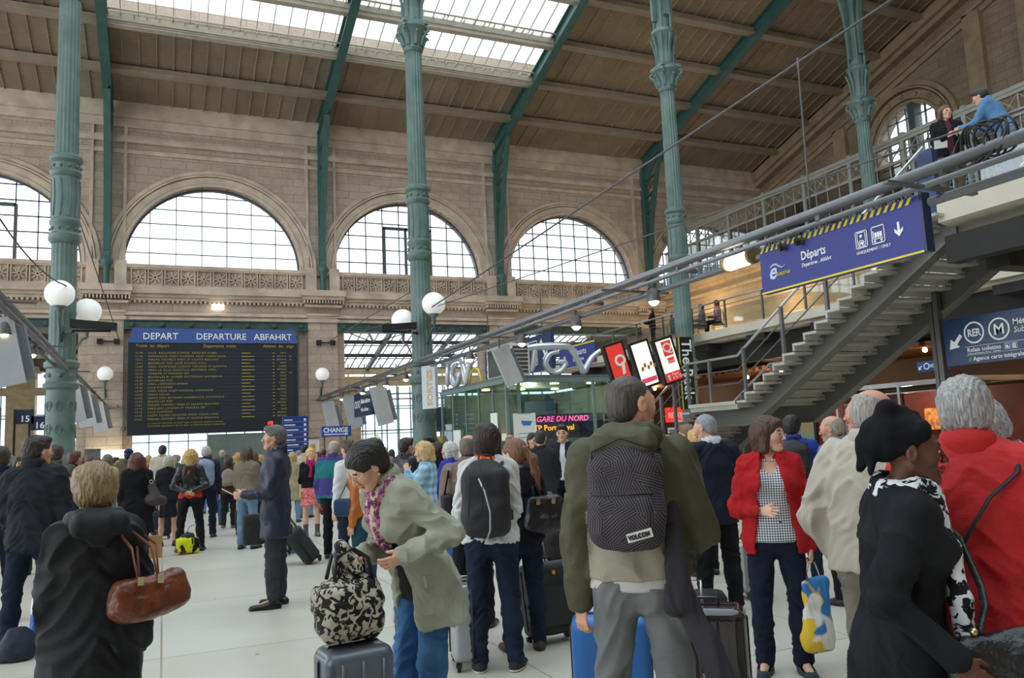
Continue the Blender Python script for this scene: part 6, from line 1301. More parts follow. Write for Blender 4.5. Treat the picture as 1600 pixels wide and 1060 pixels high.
# pocket flaps
pk = P.B['pel']+[-.17, .03, -.02]; M().ob(pk, (.15, .98, -.1), (1, -.1, 0), (0, .1, 1), (.075, .02, .03)).build('pocket_flap', SAGE, P.root)
WOMAN = P
# --- 6 woman in white sweater with black backpack
P = Person(pl(775, 1048), 6, 1.73, 'woman in a white sweater and orange scarf seen from behind', fem=True, wt=1.0, head=(4, 0, 0), arms={'L': ((-.24, -.05, -1), (.6, .75, .1)), 'R': ((.12, .05, -1), (-.6, .8, .1))}, legs={'L': ((-.05, .0, -1), (0, -.03, -1), -8), 'R': ((.09, .03, -1), (.04, -.03, -1), 12)})
P.hair('2a1a16', 'bob', vol=1.02); P.body(); P.top('sweater', cloth('white_wool', 'd9dad8', .95, .5, 160), off=.02, hem=.05, amp=.005, seed=31); P.trousers(JD, off=.012, flare=.012, amp=.004); P.shoes(cloth('dark_trainer', '26262a', .5), sole=WHITE)
P.scarf(pattern('orange_scarf', 'bands', 'c8482a', 'e0703a', s=8), .024)
def backpack(P, label, m, w=.155, d=.09, hh=.24, dz=0., z0=-.02, pocket=True, strapm=None, seed=2, logo=None):
    e = bagroot(P, 'backpack', label, 'backpack'); R = P.R; c = P.B['chest']+R@np.array([0, -.095*(P.H/1.75)-d-.012, -.02+z0]); h = max(.0055, P.hb*.75)
    sfm(e, 'bag_body', h, c-[w+.1, d+.1, hh+.12], c+[w+.1, d+.1, hh+.12], lambda F: (F.box(c-R@np.array([0, 0, .03]), (w, d, hh*.88), .07, R, .02), F.ell(c+R@np.array([0, .01, hh*.5]), (w*.86, d*.85, hh*.55), R, .05), F.ell(c-R@np.array([0, d*.35, hh*.45]), (w*.95, d*.9, hh*.5), R, .05)), m, .004, seed, 14)
    if pocket: sfm(e, 'front_pocket', h, c-[w+.1, d+.12, hh+.1], c+[w, d, hh], lambda F: F.box(c-R@np.array([0, d*.85, hh*.42]), (w*.78, .035, hh*.36), .03, R, .01), m, .003, seed+2, 16)
    sm_ = strapm or NYL; u = P.H
    for s_, k in (('L', -1), ('R', 1)):
        s0 = P.B['s'+s_]; n = P.B['neck']; x = (s0[0]*.62+n[0]*.38)+k*.01; ch = P.B['chest']
        pts = [np.array([x*.8, c[1]+d*.6, c[2]+hh*.75]), np.array([x, s0[1]-.075, s0[2]+.035]), np.array([x, s0[1]-.01, s0[2]+.072+.01]), np.array([x, s0[1]+.07, s0[2]+.02]), np.array([x*1.1, ch[1]+.12, ch[2]+.03]), np.array([x*1.35, ch[1]+.07, ch[2]-.1]), np.array([k*(w*.95), c[1]+d*.6, c[2]-hh*.6])]
        tubeo(e, 'strap', pts, .026, sm_, flat=.25)
    tubeo(e, 'grab_handle', [c+R@np.array(v) for v in ((-.05, d*.4, hh*.98), (-.035, d*.3, hh*1.13), (.035, d*.3, hh*1.13), (.05, d*.4, hh*.98))], .009, sm_, flat=.6)
    return e, c, R
e, c, R = backpack(P, 'large black backpack with a grey zip on the woman in the white sweater', NYL, w=.165, d=.1, hh=.26, z0=-.05, pocket=False)
tubeo(e, 'zip', [c+np.array(v) for v in ((-.03, -.14, .14), (.01, -.165, .06), (.045, -.185, -.08), (.04, -.175, -.2), (.01, -.12, -.27))], .006, mat('zip_silver', 'b9bcc0', .3, .4, var=0), flat=1)
text('salomon', .04, c+[.05, -.178, .05], (-.1, -.1, -1), (1, -.1, 0), mat('green_print', '7fb89a', .5, var=0), e, name='logo') if False else None
for q in (-.07, .02): tubeo(e, 'seam', [c+np.array([q-.04, -.11, .22]), c+np.array([q-.02, -.16, .1]), c+np.array([q-.03, -.185, -.1])], .004, BLACK, flat=1)
# --- 7 ponytail woman
pos, H = at(806, 690, 6.35); P = Person(pos, -14, 1.6, 'woman with a long red-blonde ponytail beside the woman in the white sweater', fem=True, head=(-35, 6, 0), sk='e0b79e', arms={'L': ((-.15, .3, -1), (.1, .9, -.2)), 'R': ((.25, -.05, -1), (-.2, .8, .2))})
P.pony = (.05, -.15, -.17); P.hair('7a5236', 'pony'); P.body(); P.top('jacket', BKN, off=.02, hem=.03, seed=5); P.trousers(JD, flare=.01); P.shoes(cloth('brown_boot', '4a3a34', .5))
e = bagroot(P, 'shoulder_bag', 'black leather shoulder bag with buckled straps on the ponytail woman', 'handbag'); c = np.array([.16, -.15, P.B['waist'][2]+.02]); sfm(e, 'bag_body', .007, c-.28, c+.28, lambda F: (F.box(c, (.15, .055, .13), .04, rotz(.2)), F.ell(c-[0, 0, .07], (.165, .075, .08), rotz(.2), .05)), LB, .004, 8, 20)
s0 = P.B['sR']
for k in (-.03, .03): tubeo(e, 'strap', [c+[k-.05, -.02, .12], s0+[k*.4-.03, -.07, -.02], s0+[k*.4-.02, -.02, .06], s0+[k*.4-.02, .05, .0], c+[k, .06, .13]], .011, LB, flat=.4); M().box(c+[k*2-.02, -.08, .07], c+[k*2+.01, -.055, .11]).build('buckle', METAL, e)
# --- 8 balding man in taupe jacket
pos, H = at(732, 686, 7.2); P = Person(pos, 12, 1.66, 'balding man in a taupe jacket behind the woman in the white sweater', wt=1.1, head=(10, 3, 0), arms={'L': ((-.25, .05, -1), (.1, .5, -.8)), 'R': ((.2, 0, -1), (0, .6, -.6))}, sk='cf9d83')
P.hair('6a5e55', 'fringe'); P.body(); P.top('jacket', cloth('taupe', '7b6a5e', .8, c2='857467'), off=.026, hem=.06, collar=.7, seed=6); P.trousers(BK); P.shoes()
e = bagroot(P, 'messenger_bag', 'black messenger bag with a long strap on the balding man in taupe', 'bag'); c = np.array([-.2, -.08, P.B['pel'][2]+.1]); sfm(e, 'bag_body', .01, c-.3, c+.3, lambda F: F.box(c, (.05, .13, .16), .03, rotz(.3)), NYL, .003); s0 = P.B['sL']; tubeo(e, 'strap', [c+[0, -.1, .12], s0+[0, -.09, .0], s0+[.02, -.02, .065], s0+[.02, .07, .0], c+[0, .1, .14]], .022, NYL, flat=.25); M().box(s0+[-.01, -.09, .02], s0+[.03, -.07, .05]).build('buckle', CHROME, e)
# --- 9 young man with patterned backpack
pos, H = at(978, 578, 3.55); OLV = cloth('olive_shell', '47452f', .6, c2='56533c', spec=.4)
P = Person(pos, 6, 1.87, 'young man with cropped hair and olive jacket seen from behind', wt=1.02, head=(42, 0, 0), twist=3, arms={'L': ((-.2, -.06, -1), (-.02, .1, -1)), 'R': ((.27, .12, -1), (-.35, .85, -.25))}, legs={'L': ((-.09, .03, -1), (-.02, -.03, -1), -12), 'R': ((.08, -.02, -1), (.03, -.04, -1), 14)}, sk='d9a488')
P.hair('4a423c', 'crop'); P.body({'L': dict(curl=.55, palm=(.7, .7, 0))}); P.top('shirt', cloth('white_tee', 'c9c6c2'), off=.021, hem=.045, amp=.0, arms=''); P.top('jacket', [OLV, cloth('stone_panel', 'a09a86', .75)], off=.036, hem=-.0, amp=.006, seed=41, hood=1.05, flare=.01, zipper=lambda C: ((np.abs(C[:, 0]) < .19) & (C[:, 2] < .28) & (C[:, 1] < .3)).astype(int))
P.trousers(cloth('grey_jeans', '6c6d6e', c2='7d7f80', bs=400), off=.012, flare=.008, amp=.0045, seed=43); P.shoes(cloth('grey_trainer', '55565a', .5), sole=WHITE)
ZZ = pattern('zigzag', 'zigzag', '2d282d', '5a5459', s=1); 
for k in (-1, 1): M().tube([P.B['pel']+[k*.045, -.135, .01], P.B['pel']+[k*.1, -.125, .0], P.B['pel']+[k*.135, -.09, -.01]], .0035, 6).build('pocket_seam', cloth('seam_grey', '505152'), P.root, smooth=2)
tubeo(P.root, 'belt', [P.B['pel']+[.155*math.cos(a), .115*math.sin(a)-.0, .075] for a in np.linspace(0, 2*PI, 25)], .014, cloth('dark_belt', '3a3836'), flat=.3, up=(0, 0, 1))
e, c, R = backpack(P, 'dark grey backpack with a striped maze pattern on the young man in the olive jacket', ZZ, w=.15, d=.085, hh=.225, z0=.01, strapm=cloth('pack_strap', '2a262b'), seed=4)
lg = M().box((-.05, -.004, -.017), (.05, 0, .017)).build('logo_patch', WHITE, e); lg.location = tuple(c+[.06, -.14, -.155]); lg.rotation_euler = (0, -.25, 0); t = text('VOLCOM', .026, (-.045, -.007, -.009), X3, Z3, BLACK, lg, bold=.001, sx=.78)
tubeo(e, 'pocket_zip', [c+np.array(v) for v in ((-.12, -.12, -.0), (0, -.145, .0), (.12, -.12, -.0))], .004, BLACK, flat=1); tubeo(e, 'top_zip', [c+np.array(v) for v in ((-.14, -.04, .05), (-.12, -.06, .17), (0, -.075, .22), (.12, -.06, .17), (.14, -.04, .05))], .004, BLACK, flat=1)
sc = bagroot(P, 'hanging_scarf', 'long dark grey scarf hanging from the backpack of the young man', 'scarf'); c = P.B['pel']
sfm(sc, 'cloth', .007, c+[0, -.35, -.5], c+[.6, .15, .5], lambda F: (F.cap(c+[.16, -.1, .3], c+[.165, -.15, .05], .025, .045, .02), F.cap(c+[.165, -.15, .05], c+[.16, -.17, -.08], .045, .05, .02), F.cap(c+[.15, -.16, -.1], c+[.18, -.13, .1], .04, .03, .02), F.cap(c+[.19, -.16, .0], c+[.26, -.17, -.2], .035, .035, .03), F.cap(c+[.26, -.17, -.2], c+[.34, -.18, -.42], .035, .045, .02, (1, 0, .3), 1.3)), cloth('scarf_grey', '38343a', .9), .011, 6, (30, 30, 9))
for i in range(7): tubeo(sc, 'fringe', [c+[.3+i*.014, -.18, -.44+i*.006], c+[.31+i*.016, -.18, -.49+i*.006]], .004, cloth('scarf_grey'), flat=1)
# --- 10 man in navy suit, grey hair
P = Person(pl(1128, 958), -28, 1.76, 'grey-haired man in a navy suit seen from behind with his head bowed', wt=1.12, head=(-32, 14, 0), arms={'L': ((-.15, .1, -1), (.3, .8, -.3)), 'R': ((.18, .0, -1), (-.1, .7, -.4))}, legs={'L': ((-.1, 0, -1), (-.03, -.03, -1), -14), 'R': ((.1, 0, -1), (.03, -.03, -1), 14)})
P.hair('8d8f93', 'crop'); P.body(); P.top('shirt', cloth('white_shirt'), off=.012, collar=.62, arms='', amp=.001); P.top('suit_jacket', cloth('suit_navy', '161b2c', .7), off=.027, hem=.17, amp=.004, seed=51, flare=.012); P.trousers(BK, flare=.014, off=.016); P.shoes()
# --- 11 woman in red fleece
P = Person(pl(1228, 1052), 176, 1.68, 'woman in a red fleece and gingham shirt looking to the side', fem=True, wt=1.05, head=(-62, 2, 0), arms={'R': ((.3, -.05, -1), (-.62, .8, .0)), 'L': ((-.22, -.02, -1), (-.03, .12, -1))}, legs={'L': ((-.08, .0, -1), (-.0, -.02, -1), -12), 'R': ((.08, 0, -1), (.0, -.02, -1), 12)}, sk='d9ac94')
P.hair('4a2a1e', 'bob', vol=1.06); P.body({'R': dict(curl=.12, palm=(0, -1, -.2), spread=.6, thumb=.3), 'L': dict(curl=1.1)}); GH = pattern('gingham', 'gingham', 'e6e8ec', '1c2230', s=390.); P.colm = GH; P.top('shirt', GH, off=.004, hem=.05, neck=.02, arms='', amp=.0008, collar=.7); del P.colm
P.top('fleece_jacket', cloth('red_fleece', 'b02026', .95, .5, 120), off=.026, hem=.13, open_=(.05, .16), amp=.005, seed=61, flare=.01, collar=1.0); P.trousers(cloth('navy_slacks', '181d30'), flare=.016); P.shoes(cloth('teal_flat', '2f3c44', .5), kind='flat')
e = empty('shopping_bag', P.world(P.B['wL']+P.B['hdL']*.1), -P.az+.5, label='yellow and blue plastic shopping bag held by the woman in the red fleece', cat='shopping bag'); sfm(e, 'bag_body', .008, (-.2, -.12, -.6), (.2, .12, 0), lambda F: (F.box((0, 0, -.33), (.1, .035, .23), .03), F.ell((0, 0, -.45), (.11, .06, .12), k=.04)), pattern('shopbag', 'floral', 'e3c03a', '3a7fc0', 'e8e6df', s=5, rough=.4), .008, 8, 12); tubeo(e, 'handle', [(-.06, 0, -.12), (-.02, 0, .0), (.02, 0, .0), (.06, 0, -.12)], .007, WHITE)
# --- 12 woman in black turban, foreground right
pos, H = at(1368, 640, 3.0)
P = Person(pos, 74, 1.63, 'woman in a black headscarf and black jacket in profile facing right, foreground right', fem=True, wt=1.02, lean=8, head=(8, -2, 0), sk='5f3b2a', arms={'R': ((.36, -.55, -1), (.14, .75, -.72)), 'L': ((-.2, .1, -1), (0, .6, -.8))}, legs={'L': ((-.05, .12, -1), (0, -.0, -1), -5), 'R': ((.05, -.1, -1), (0, -.2, -1), 5)}, hero=.0065)
P.hair('120f0e', 'bun', build=False); P.body({'R': dict(curl=.55, palm=(-1, .2, 0))}); P.top('jacket', cloth('black_tailored', '16171c', .8), off=.024, hem=.17, amp=.005, seed=71, flare=.022, open_=(.01, .04), neck=.02); P.trousers(JD, off=.014); P.shoes(); P.lapel(cloth('black_tailored'), .05)
P.scarf(pattern('bw_blotch', 'blotch', '14141a', 'd8d9dc', s=24), .034, tail=[[(.04, .09, -.02), (.07, .13, -.14), (.1, .16, -.3), (.12, .17, -.4)], [(-.03, .1, -.04), (.0, .14, -.16), (.02, .15, -.3)]])
c = P.B['head']; HR = P.HR; T = lambda v: c+HR@(np.array(v, float)*P.hs)
sfm(P.root, 'headscarf', .005, c-.22, c+.25, lambda F: (F.ell(T((0, -.03, .05)), (.09, .105, .082), HR@rotx(-.35), .02), F.ell(T((0, -.085, .03)), (.078, .075, .07), HR, .04), F.cap(T((-.07, .03, .075)), T((.07, .03, .075)), .03, None, .02), F.cap(T((-.05, .02, .11)), T((.03, -.07, .14)), .032, .036, .02), F.cap(T((0, -.13, .02)), T((.0, -.155, -.06)), .04, .012, .02), F.cap(T((.03, -.12, .0)), T((.04, -.13, -.075)), .03, .01, .02), F.cap(T((0, .13, -.02)), T((0, .1, -.1)), .062, None, .01, op='s')), cloth('black_jersey', '0f1014', .9), .0055, 9, (20, 20, 34))
e = bagroot(P, 'handbag', 'large soft black leather bag carried at the side of the woman in the black headscarf', 'handbag'); c = P.B['pel']+[.2, .26, -.1]; sfm(e, 'bag_body', .007, c-.35, c+.35, lambda F: (F.box(c, (.06, .19, .17), .05, rotz(-.1)), F.ell(c-[0, 0, .1], (.08, .22, .1), rotz(-.1), .06), F.cap(c+[0, -.12, .15], c+[0, .1, .2], .02, None, .04)), LB, .006, 12, 16)
s0 = P.B['sR']; ch = P.B['chest']; tubeo(e, 'strap', [c+[0, -.1, .14], c+[-.03, -.05, .26], ch+[.1, .19, -.12], ch+[.02, .17, .02], P.B['sL']+[.04, .1, .02], P.B['sL']+[.03, .0, .075]], .013, LB, flat=.5); M().sphere(tuple(c+[.0, -.1, .19]), .014, 8, 6).build('buckle', METAL, e, smooth=2)
# --- 13 old man in cream jacket
pos, H = at(1350, 606, 4.3); CRM = cloth('cream_jacket', 'b8b0a0', .8, c2='c4bcae')
P = Person(pos, 34, 1.78, 'balding old man in a cream jacket standing behind the woman in the black headscarf', wt=1.25, head=(16, 6, 0), lean=3, arms={'L': ((-.45, -.15, -1), (.35, .35, -.9)), 'R': ((.2, .1, -1), (0, .6, -.8))}, sk='cf9a83'); P.hair('a09a94', 'fringe'); P.body(); P.top('jacket', CRM, off=.034, hem=.06, amp=.0055, seed=81, collar=.7, cuff=.01); P.trousers(cloth('stone_trouser', '8b8478'), off=.016, flare=.014); P.shoes()
# --- 14 grey-haired person in red jacket
pos, H = at(1503, 597, 3.4)
P = Person(pos, 4, 1.76, 'grey-haired person in a bright red jacket seen from behind, foreground right', wt=1.22, head=(-10, 0, 0), sk='d09a86', sh=1.0, arms={'L': ((-.3, .1, -1), (.1, .5, -.8)), 'R': ((.28, .1, -1), (-.05, .5, -.8))}); P.hair('9a9896', 'short', vol=1.0); P.body(); REDJ = cloth('red_jacket', 'c01a20', .6, c2='cc2228', spec=.4); P.top('jacket', REDJ, off=.036, hem=.1, amp=.006, seed=91, flare=.03, collar=.85); P.trousers(NTR, off=.016); P.shoes()
e = bagroot(P, 'crossbody_strap', 'thin black bag strap crossing the back of the person in the red jacket', 'bag'); s0 = P.B['sR']; ch = P.B['chest']; pw = P.B['pel']
tubeo(e, 'strap', [s0+[-.03, .08, -.0], s0+[-.03, .0, .09], s0+[-.045, -.115, .0], ch+[.06, -.197, .04], ch+[-.01, -.2, -.07], P.B['waist']+[-.07, -.196, .0], pw+[-.15, -.165, .08], pw+[-.22, -.09, .04], pw+[-.27, .0, .02]], .01, NYL, flat=.5); sfm(e, 'bag_body', .012, pw+[-.5, -.2, -.3], pw+[0, .3, .2], lambda F: F.box(pw+[-.29, .04, -.08], (.04, .12, .1), .03), NYL)
# --- 15 old man at the right edge
pos, H = at(1568, 632, 3.85); P = Person(pos, -118, 1.7, 'white-haired old man with glasses looking down at the right edge', wt=1.1, lean=6, head=(5, 26, 0), sk='cf9a86'); P.hair('a3a4a6', 'short', vol=1.15); P.body(); P.top('shirt', cloth('lilac_shirt', 'c9b3cf'), off=.012, collar=.6, arms='', amp=.002); P.top('jacket', cloth('ivory_jacket', 'c9c4b4'), off=.03, hem=.06, open_=(.03, .07), amp=.006, seed=15); P.trousers(cloth('stone_trouser')); P.shoes()
HR = P.HR; c = P.B['head']; g = M(); T = lambda v: c+HR@(np.array(v)*P.hs)
for q in (-1, 1): g.tube([T((q*.033+.021*math.cos(a), .101, -.004+.014*math.sin(a))) for a in np.linspace(0, 2*PI, 13)], .0014, 5); g.tube([T((q*.055, .098, 0)), T((q*.08, .04, .004)), T((q*.083, 0, 0))], .0014, 5)
g.build('glasses', METAL, P.root, smooth=2)
# --- generic builder for the rest of the crowd
def who(pos, face, H, label, hair=('3a2c22', 'short'), top=None, tr=None, fem=False, hem=.05, off=.022, coll=.8, flare=.012, shoe=None, legs=None, arms=None, head=(0, 0, 0), wt=1., lean=0, sk='d8a98c', zb=0, group=None, skirt=None, open_=0, under=None, bare=False, sl=1., twist=0, cap_=None, seed=None, shk='shoe', hands=None):
    P = Person(pos, face, H, label, fem=fem, wt=wt, head=head, arms=arms, legs=legs, lean=lean, sk=sk, zb=zb, group=group, twist=twist); sd = seed or (abs(hash_(label)) % 97)
    P.hair(*hair); P.body(hands)
    if under: P.top('shirt', under, off=.01, amp=.001, arms='', collar=.6 if open_ else 0)
    P.top('jacket' if coll else 'shirt', top, off=off, hem=hem, collar=coll, flare=flare, open_=open_, seed=sd, sl=sl)
    if skirt: P.skirt(skirt[0], skirt[1], skirt[2])
    if not bare: P.trousers(tr or BK, seed=sd+1)
    P.shoes(shoe, kind=shk)
    if cap_:
        c = P.B['head']; HR = P.HR; T = lambda v: c+HR@(np.array(v, float)*P.hs); sfm(P.root, 'cap', max(.008, P.hh), c-.2, c+.2, lambda F: (F.ell(T((0, -.014, .055)), (.088, .105, .072), HR, .01), F.clip(HR@np.array([0, 0, -1]), T((0, 0, .04))), F.cap(T((-.04, .09, .045)), T((.04, .09, .045)), .012, None, .01)), cap_)
    return P
def hash_(s_): r = 7
def hash_(s_):
    r = 7
    for ch in s_: r = (r*31+ord(ch)) % 100003
    return r
C = cloth
FOLD = {'L': ((-.15, .25, -1), (.3, 1, .0)), 'R': ((.15, .25, -1), (-.3, 1, .05))}
P = who(at(1236, 650, 9)[0], 0, 1.72, 'dark-haired man in blue with a black backpack behind the woman in the red fleece', ('151211', 'short'), C('bright_blue', '2c3f9a'), JD, head=(20, 0, 0)); backpack(P, 'black backpack on the man in blue', NYL, w=.15, d=.08, hh=.23)
who(at(1302, 656, 8)[0], -55, 1.69, 'bald man with glasses looking left between the red fleece and the cream jacket', ('9a8d80', 'fringe'), C('grey_blue', '6a7480'), head=(-20, 8, 0), sk='cf9a83')
who(at(1347, 616, 5.9)[0], -70, 1.80, 'bald man in profile hidden behind the old man in the cream jacket', ('8a7d74', 'fringe'), C('stone', '9a9284'), sk='cf9a83')
who(at(1074, 668, 10.4)[0], -60, 1.68, 'man with short fair hair facing left behind the navy suit', ('7a5a3e', 'short'), C('maroon', '7a2a2a'))
who(at(1087, 672, 9.4)[0], -40, 1.62, 'blonde person in a red top beside the navy suit', ('c8a060', 'bob'), C('tomato', 'c0302c'), fem=True)
# 20 blonde woman in red skirt
P = who(pl(487, 838), 176, 1.6, 'blonde woman in a pink scarf and red patterned skirt walking toward the camera', ('d8b070', 'long'), BK, fem=True, bare=True, skirt=(pattern('red_skirt', 'blotch', 'd0383c', 'e89a98', s=45), .3, .07), coll=0, hem=-.02, off=.01, sl=.6, shoe=C('grey_boot', '5f5c5c'), shk='boot', legs={'L': ((-.04, .12, -1), (0, -.0, -1), -5), 'R': ((.04, -.05, -1), (0, -.12, -1), 5)}, sk='e0b49a'); P.scarf(C('magenta_scarf', 'b01c6a'), .028, tail=[[(.0, .08, -.03), (.01, .12, -.14), (.02, .12, -.26)]])
e = bagroot(P, 'handbag', 'dark handbag hanging from the hand of the blonde woman in the red skirt', 'handbag'); c = P.B['wL']+P.B['hdL']*.1; sfm(e, 'bag_body', .015, c-.3, c+.3, lambda F: F.box(c-[0, 0, .2], (.04, .13, .1), .03), C('dark_tan', '4a352c')); tubeo(e, 'handle', [c-[0, .06, .12], c, c-[0, -.06, .12]], .008, LB)
P = who(at(522, 690, 12.2)[0], 24, 1.7, 'bald man in a purple and teal anorak with a red collar', ('9a8f88', 'fringe'), pattern('anorak', 'bands', '413a78', '1f7076', s=.62), BK, wt=1.25, off=.034, head=(-40, 0, 0), sk='d09a84'); M().tube([P.B['neck']+np.array([.065*math.cos(a), .06*math.sin(a), .02]) for a in np.linspace(0, 2*PI, 13)], .03, 8).build('red_collar', C('tomato'), P.root, smooth=2)
P = who(at(566, 700, 8.8)[0], -62, 1.66, 'person in an orange leather jacket half hidden behind the bending woman', ('6a4428', 'bob'), mat('cloth_orange_leather', 'b8691f', .45, var=.15, scale=8, bump=.2, bscale=60), C('teal_jeans', '28485c'), fem=True, off=.028, hem=.03)
e = bagroot(P, 'shoulder_bag', 'dark blue shoulder bag on the person in the orange jacket', 'bag'); c = P.B['waist']+[-.16, .12, -.08]; sfm(e, 'bag_body', .01, c-.25, c+.25, lambda F: F.box(c, (.07, .12, .09), .04), C('blue_vinyl', '24405e', .4)); s0 = P.B['sL']; tubeo(e, 'strap', [c+[0, .08, .08], s0+[.03, .1, -.03], s0+[.04, .0, .07], s0+[.03, -.1, -.05], c+[0, -.1, .08]], .02, NYL, flat=.25)
who(at(546, 712, 10.6)[0], -40, 1.68, 'person in a white top behind the orange leather jacket', ('3a2a20', 'short'), C('white_cotton', 'dcdcdc'), JD)
who(at(664, 693, 9.6)[0], -74, 1.62, 'blonde woman in a pale blue plaid shirt with her hand to her mouth', ('d0b078', 'curly', 3, .82), pattern('plaid_blue', 'plaid', 'b8d8e4', '6aa4c8', s=70.), JP, fem=True, coll=0, arms={'L': ((-.1, .5, -1), (.25, .35, 1)), 'R': ((.15, .3, -1), (-.4, .7, .1))}, head=(0, 8, 0), sk='e0b49a')
who(at(634, 690, 11.5)[0], 60, 1.68, 'man in a black leather jacket left of the woman in the plaid shirt', ('2a2019', 'short'), LEATH, off=.03)
P = who(pl(709, 882), -58, 1.6, 'white-haired woman in a royal blue anorak and jeans', ('c9c6c2', 'curly', 2, .78), C('royal_blue', '2a36a0', .6), JM, fem=True, off=.03, hem=.14, wt=1.15, shoe=C('white_trainer', 'd0d0d0'), arms=FOLD, head=(-5, 0, 0), sk='dcae98')
who(at(671, 688, 13.5)[0], -140, 1.7, 'dark-haired man seen between the plaid shirt and the blue anorak', ('14110f', 'short'), BK); who(at(684, 702, 12.4)[0], -20, 1.6, 'woman with long black hair just left of the blue anorak', ('15110f', 'long'), BK, fem=True)
P = who(pl(853, 872), 4, 1.72, 'man in a charcoal blazer and faded jeans seen from behind near the kiosk', ('2c2624', 'crop'), CHAR, JP, hem=.1, off=.024, coll=.6, arms=FOLD, legs={'L': ((-.12, 0, -1), (-.06, -.02, -1), -15), 'R': ((.13, .0, -1), (.06, -.02, -1), 15)})
who(at(832, 683, 12.6)[0], 150, 1.68, 'dark-haired man facing the camera left of the charcoal blazer', ('15110f', 'short'), CHAR, head=(0, 4, 0))
P = who(at(878, 671, 12.2)[0], 186, 1.78, 'dark-haired young man in a navy suit and open white shirt facing the camera', ('15110f', 'short'), C('suit_navy'), BK, open_=(.03, .06), under=C('white_shirt'), hem=.12, coll=0)
who(at(797, 685, 13.6)[0], 0, 1.68, 'bald man behind the ponytail woman', ('7a6a60', 'fringe'), C('grey_blue'), sk='b98a72')
e = tag(sfm(None, 'holdall', .015, (-.3, -.2, 0), (.3, .2, .5), lambda F: (F.box((0, 0, .2), (.15, .12, .2), .09), F.clip((0, 0, -1), (0, 0, .002))), C('dark_plum', '2a2226', .6), .012, 4, 9), 'dark slumped rucksack on the floor beside the man in the charcoal blazer', 'rucksack'); e.location = pl(869, 876)+(0,)
# left crowd
P = who(pl(212, 884), 8, 1.64, 'woman with curly auburn hair in a long black coat', ('5a2e1c', 'curly', 3, .98), C('long_black_coat', '121318', .85), BK, fem=True, hem=.42, flare=.03, off=.03, wt=1.1)
e = bagroot(P, 'shoulder_bag', 'grey-brown slouchy shoulder bag with a chrome ring on the auburn-haired woman', 'handbag'); c = np.array([.27, -.06, P.B['waist'][2]-.03]); sfm(e, 'bag_body', .013, c-.33, c+.33, lambda F: (F.cap(c+[-.06, 0, .14], c+[.0, 0, -.06], .05, .09, .03, (0, 1, 0), 1.3), F.cap(c+[-.07, 0, -.07], c+[.09, 0, -.08], .09, .07, .03)), C('grey_brown_leather', '4a4041', .45), .008, 4, 14); s0 = P.B['sR']; tubeo(e, 'strap', [c+[-.06, -.03, .16], s0+[.0, -.07, .0], s0+[-.02, .0, .07], s0+[0, .06, 0], c+[-.04, .05, .16]], .018, C('grey_brown_leather'), flat=.35); M().tube([c+np.array([-.06+.025*math.cos(a), -.05, .2+.025*math.sin(a)]) for a in np.linspace(0, 2*PI, 11)], .006, 6).build('chrome_ring', CHROME, e, smooth=2)
e = tag(M().box((-.12, -.06, 0), (.12, .06, .34)).tube([(-.05, 0, .34), (-.04, 0, .42), (.04, 0, .42), (.05, 0, .34)], .006, 5).build('paper_bag', C('kraft_paper', 'a8875e')), 'brown paper carrier bag on the floor right of the auburn-haired woman', 'paper bag'); e.location = pl(240, 872)+(0,)
who(pl(262, 854), 6, 1.58, 'woman with an ash blonde bob, black jacket, skirt and bare calves', ('b0a898', 'bob', 1, .95), BKN, fem=True, bare=True, skirt=(C('black_skirt', '1a1c24'), .34, .03), hem=.05, sk='c99478')
P = who(pl(297, 862), 2, 1.67, 'curly golden-haired woman in a black leather jacket, hands behind her back', ('c09a58', 'curly', 5, 1.0), LEATH, C('black_leggings', '17171d'), fem=True, hem=-.08, coll=0, off=.02, arms={'L': ((-.45, -.25, -1), (.75, -.35, -.35)), 'R': ((.45, -.25, -1), (-.75, -.3, -.3))}, shk='boot', legs={'L': ((-.14, 0, -1), (-.08, -.02, -1), -15), 'R': ((.15, .0, -1), (.06, -.02, -1), 15)}); P.top('waist_band', C('orange_red', 'c8402c'), off=.012, hem=.03, arms='', amp=.002)
e = empty('sports_bag', pl(293, 866)+(0,), .2, label='yellow, black and red bag on the floor between the feet of the golden-haired woman', cat='bag'); sfm(e, 'bag_body', .012, (-.25, -.2, 0), (.25, .2, .45), lambda F: (F.box((0, 0, .13), (.17, .1, .13), .06), F.clip((0, 0, -1), (0, 0, .002))), pattern('neon_bag', 'floral', 'd8dc1e', '16181a', 'c02a30', s=4.5), .012, 5, 10); sfm(e, 'jacket_lump', .012, (-.2, -.15, .15), (.2, .15, .45), lambda F: F.ell((.0, 0, .27), (.1, .08, .07)), NYL, .01); tubeo(e, 'pull_handle', [(-.02, 0, .3), (.02, 0, .42), (.1, 0, .45)], .014, BLACK)
P = who(at(322, 702, 16.6)[0], 6, 1.72, 'man with a pale blue backpack right of the golden-haired woman', ('b5b0a8', 'short'), C('navy'), NTR, wt=1.1); backpack(P, 'pale blue backpack on the man right of the golden-haired woman', C('pale_blue_pack', '8593aa'), w=.17, d=.12, hh=.25)
P = who(pl(357, 826), 4, 1.5, 'woman in a brown jacket walking away with a small beige backpack', ('34221a', 'bob'), C('brown_jacket', '4a3026'), C('brown_black', '201b1c'), fem=True, hem=.08, shoe=C('tan_boot', '6a5446'), shk='boot', legs={'L': ((-.03, -.1, -1), (0, -.45, -1), 0), 'R': ((.03, .15, -1), (0, -.05, -1), 0)}); backpack(P, 'small beige backpack on the woman in the brown jacket', C('beige_pack', '8f8272'), w=.12, d=.07, hh=.17)
who(at(338, 722, 19.2)[0], -20, 1.36, 'red-haired child in a red coat beside the woman in brown', ('8a4a2c', 'bob'), C('tomato'), JM, fem=True)
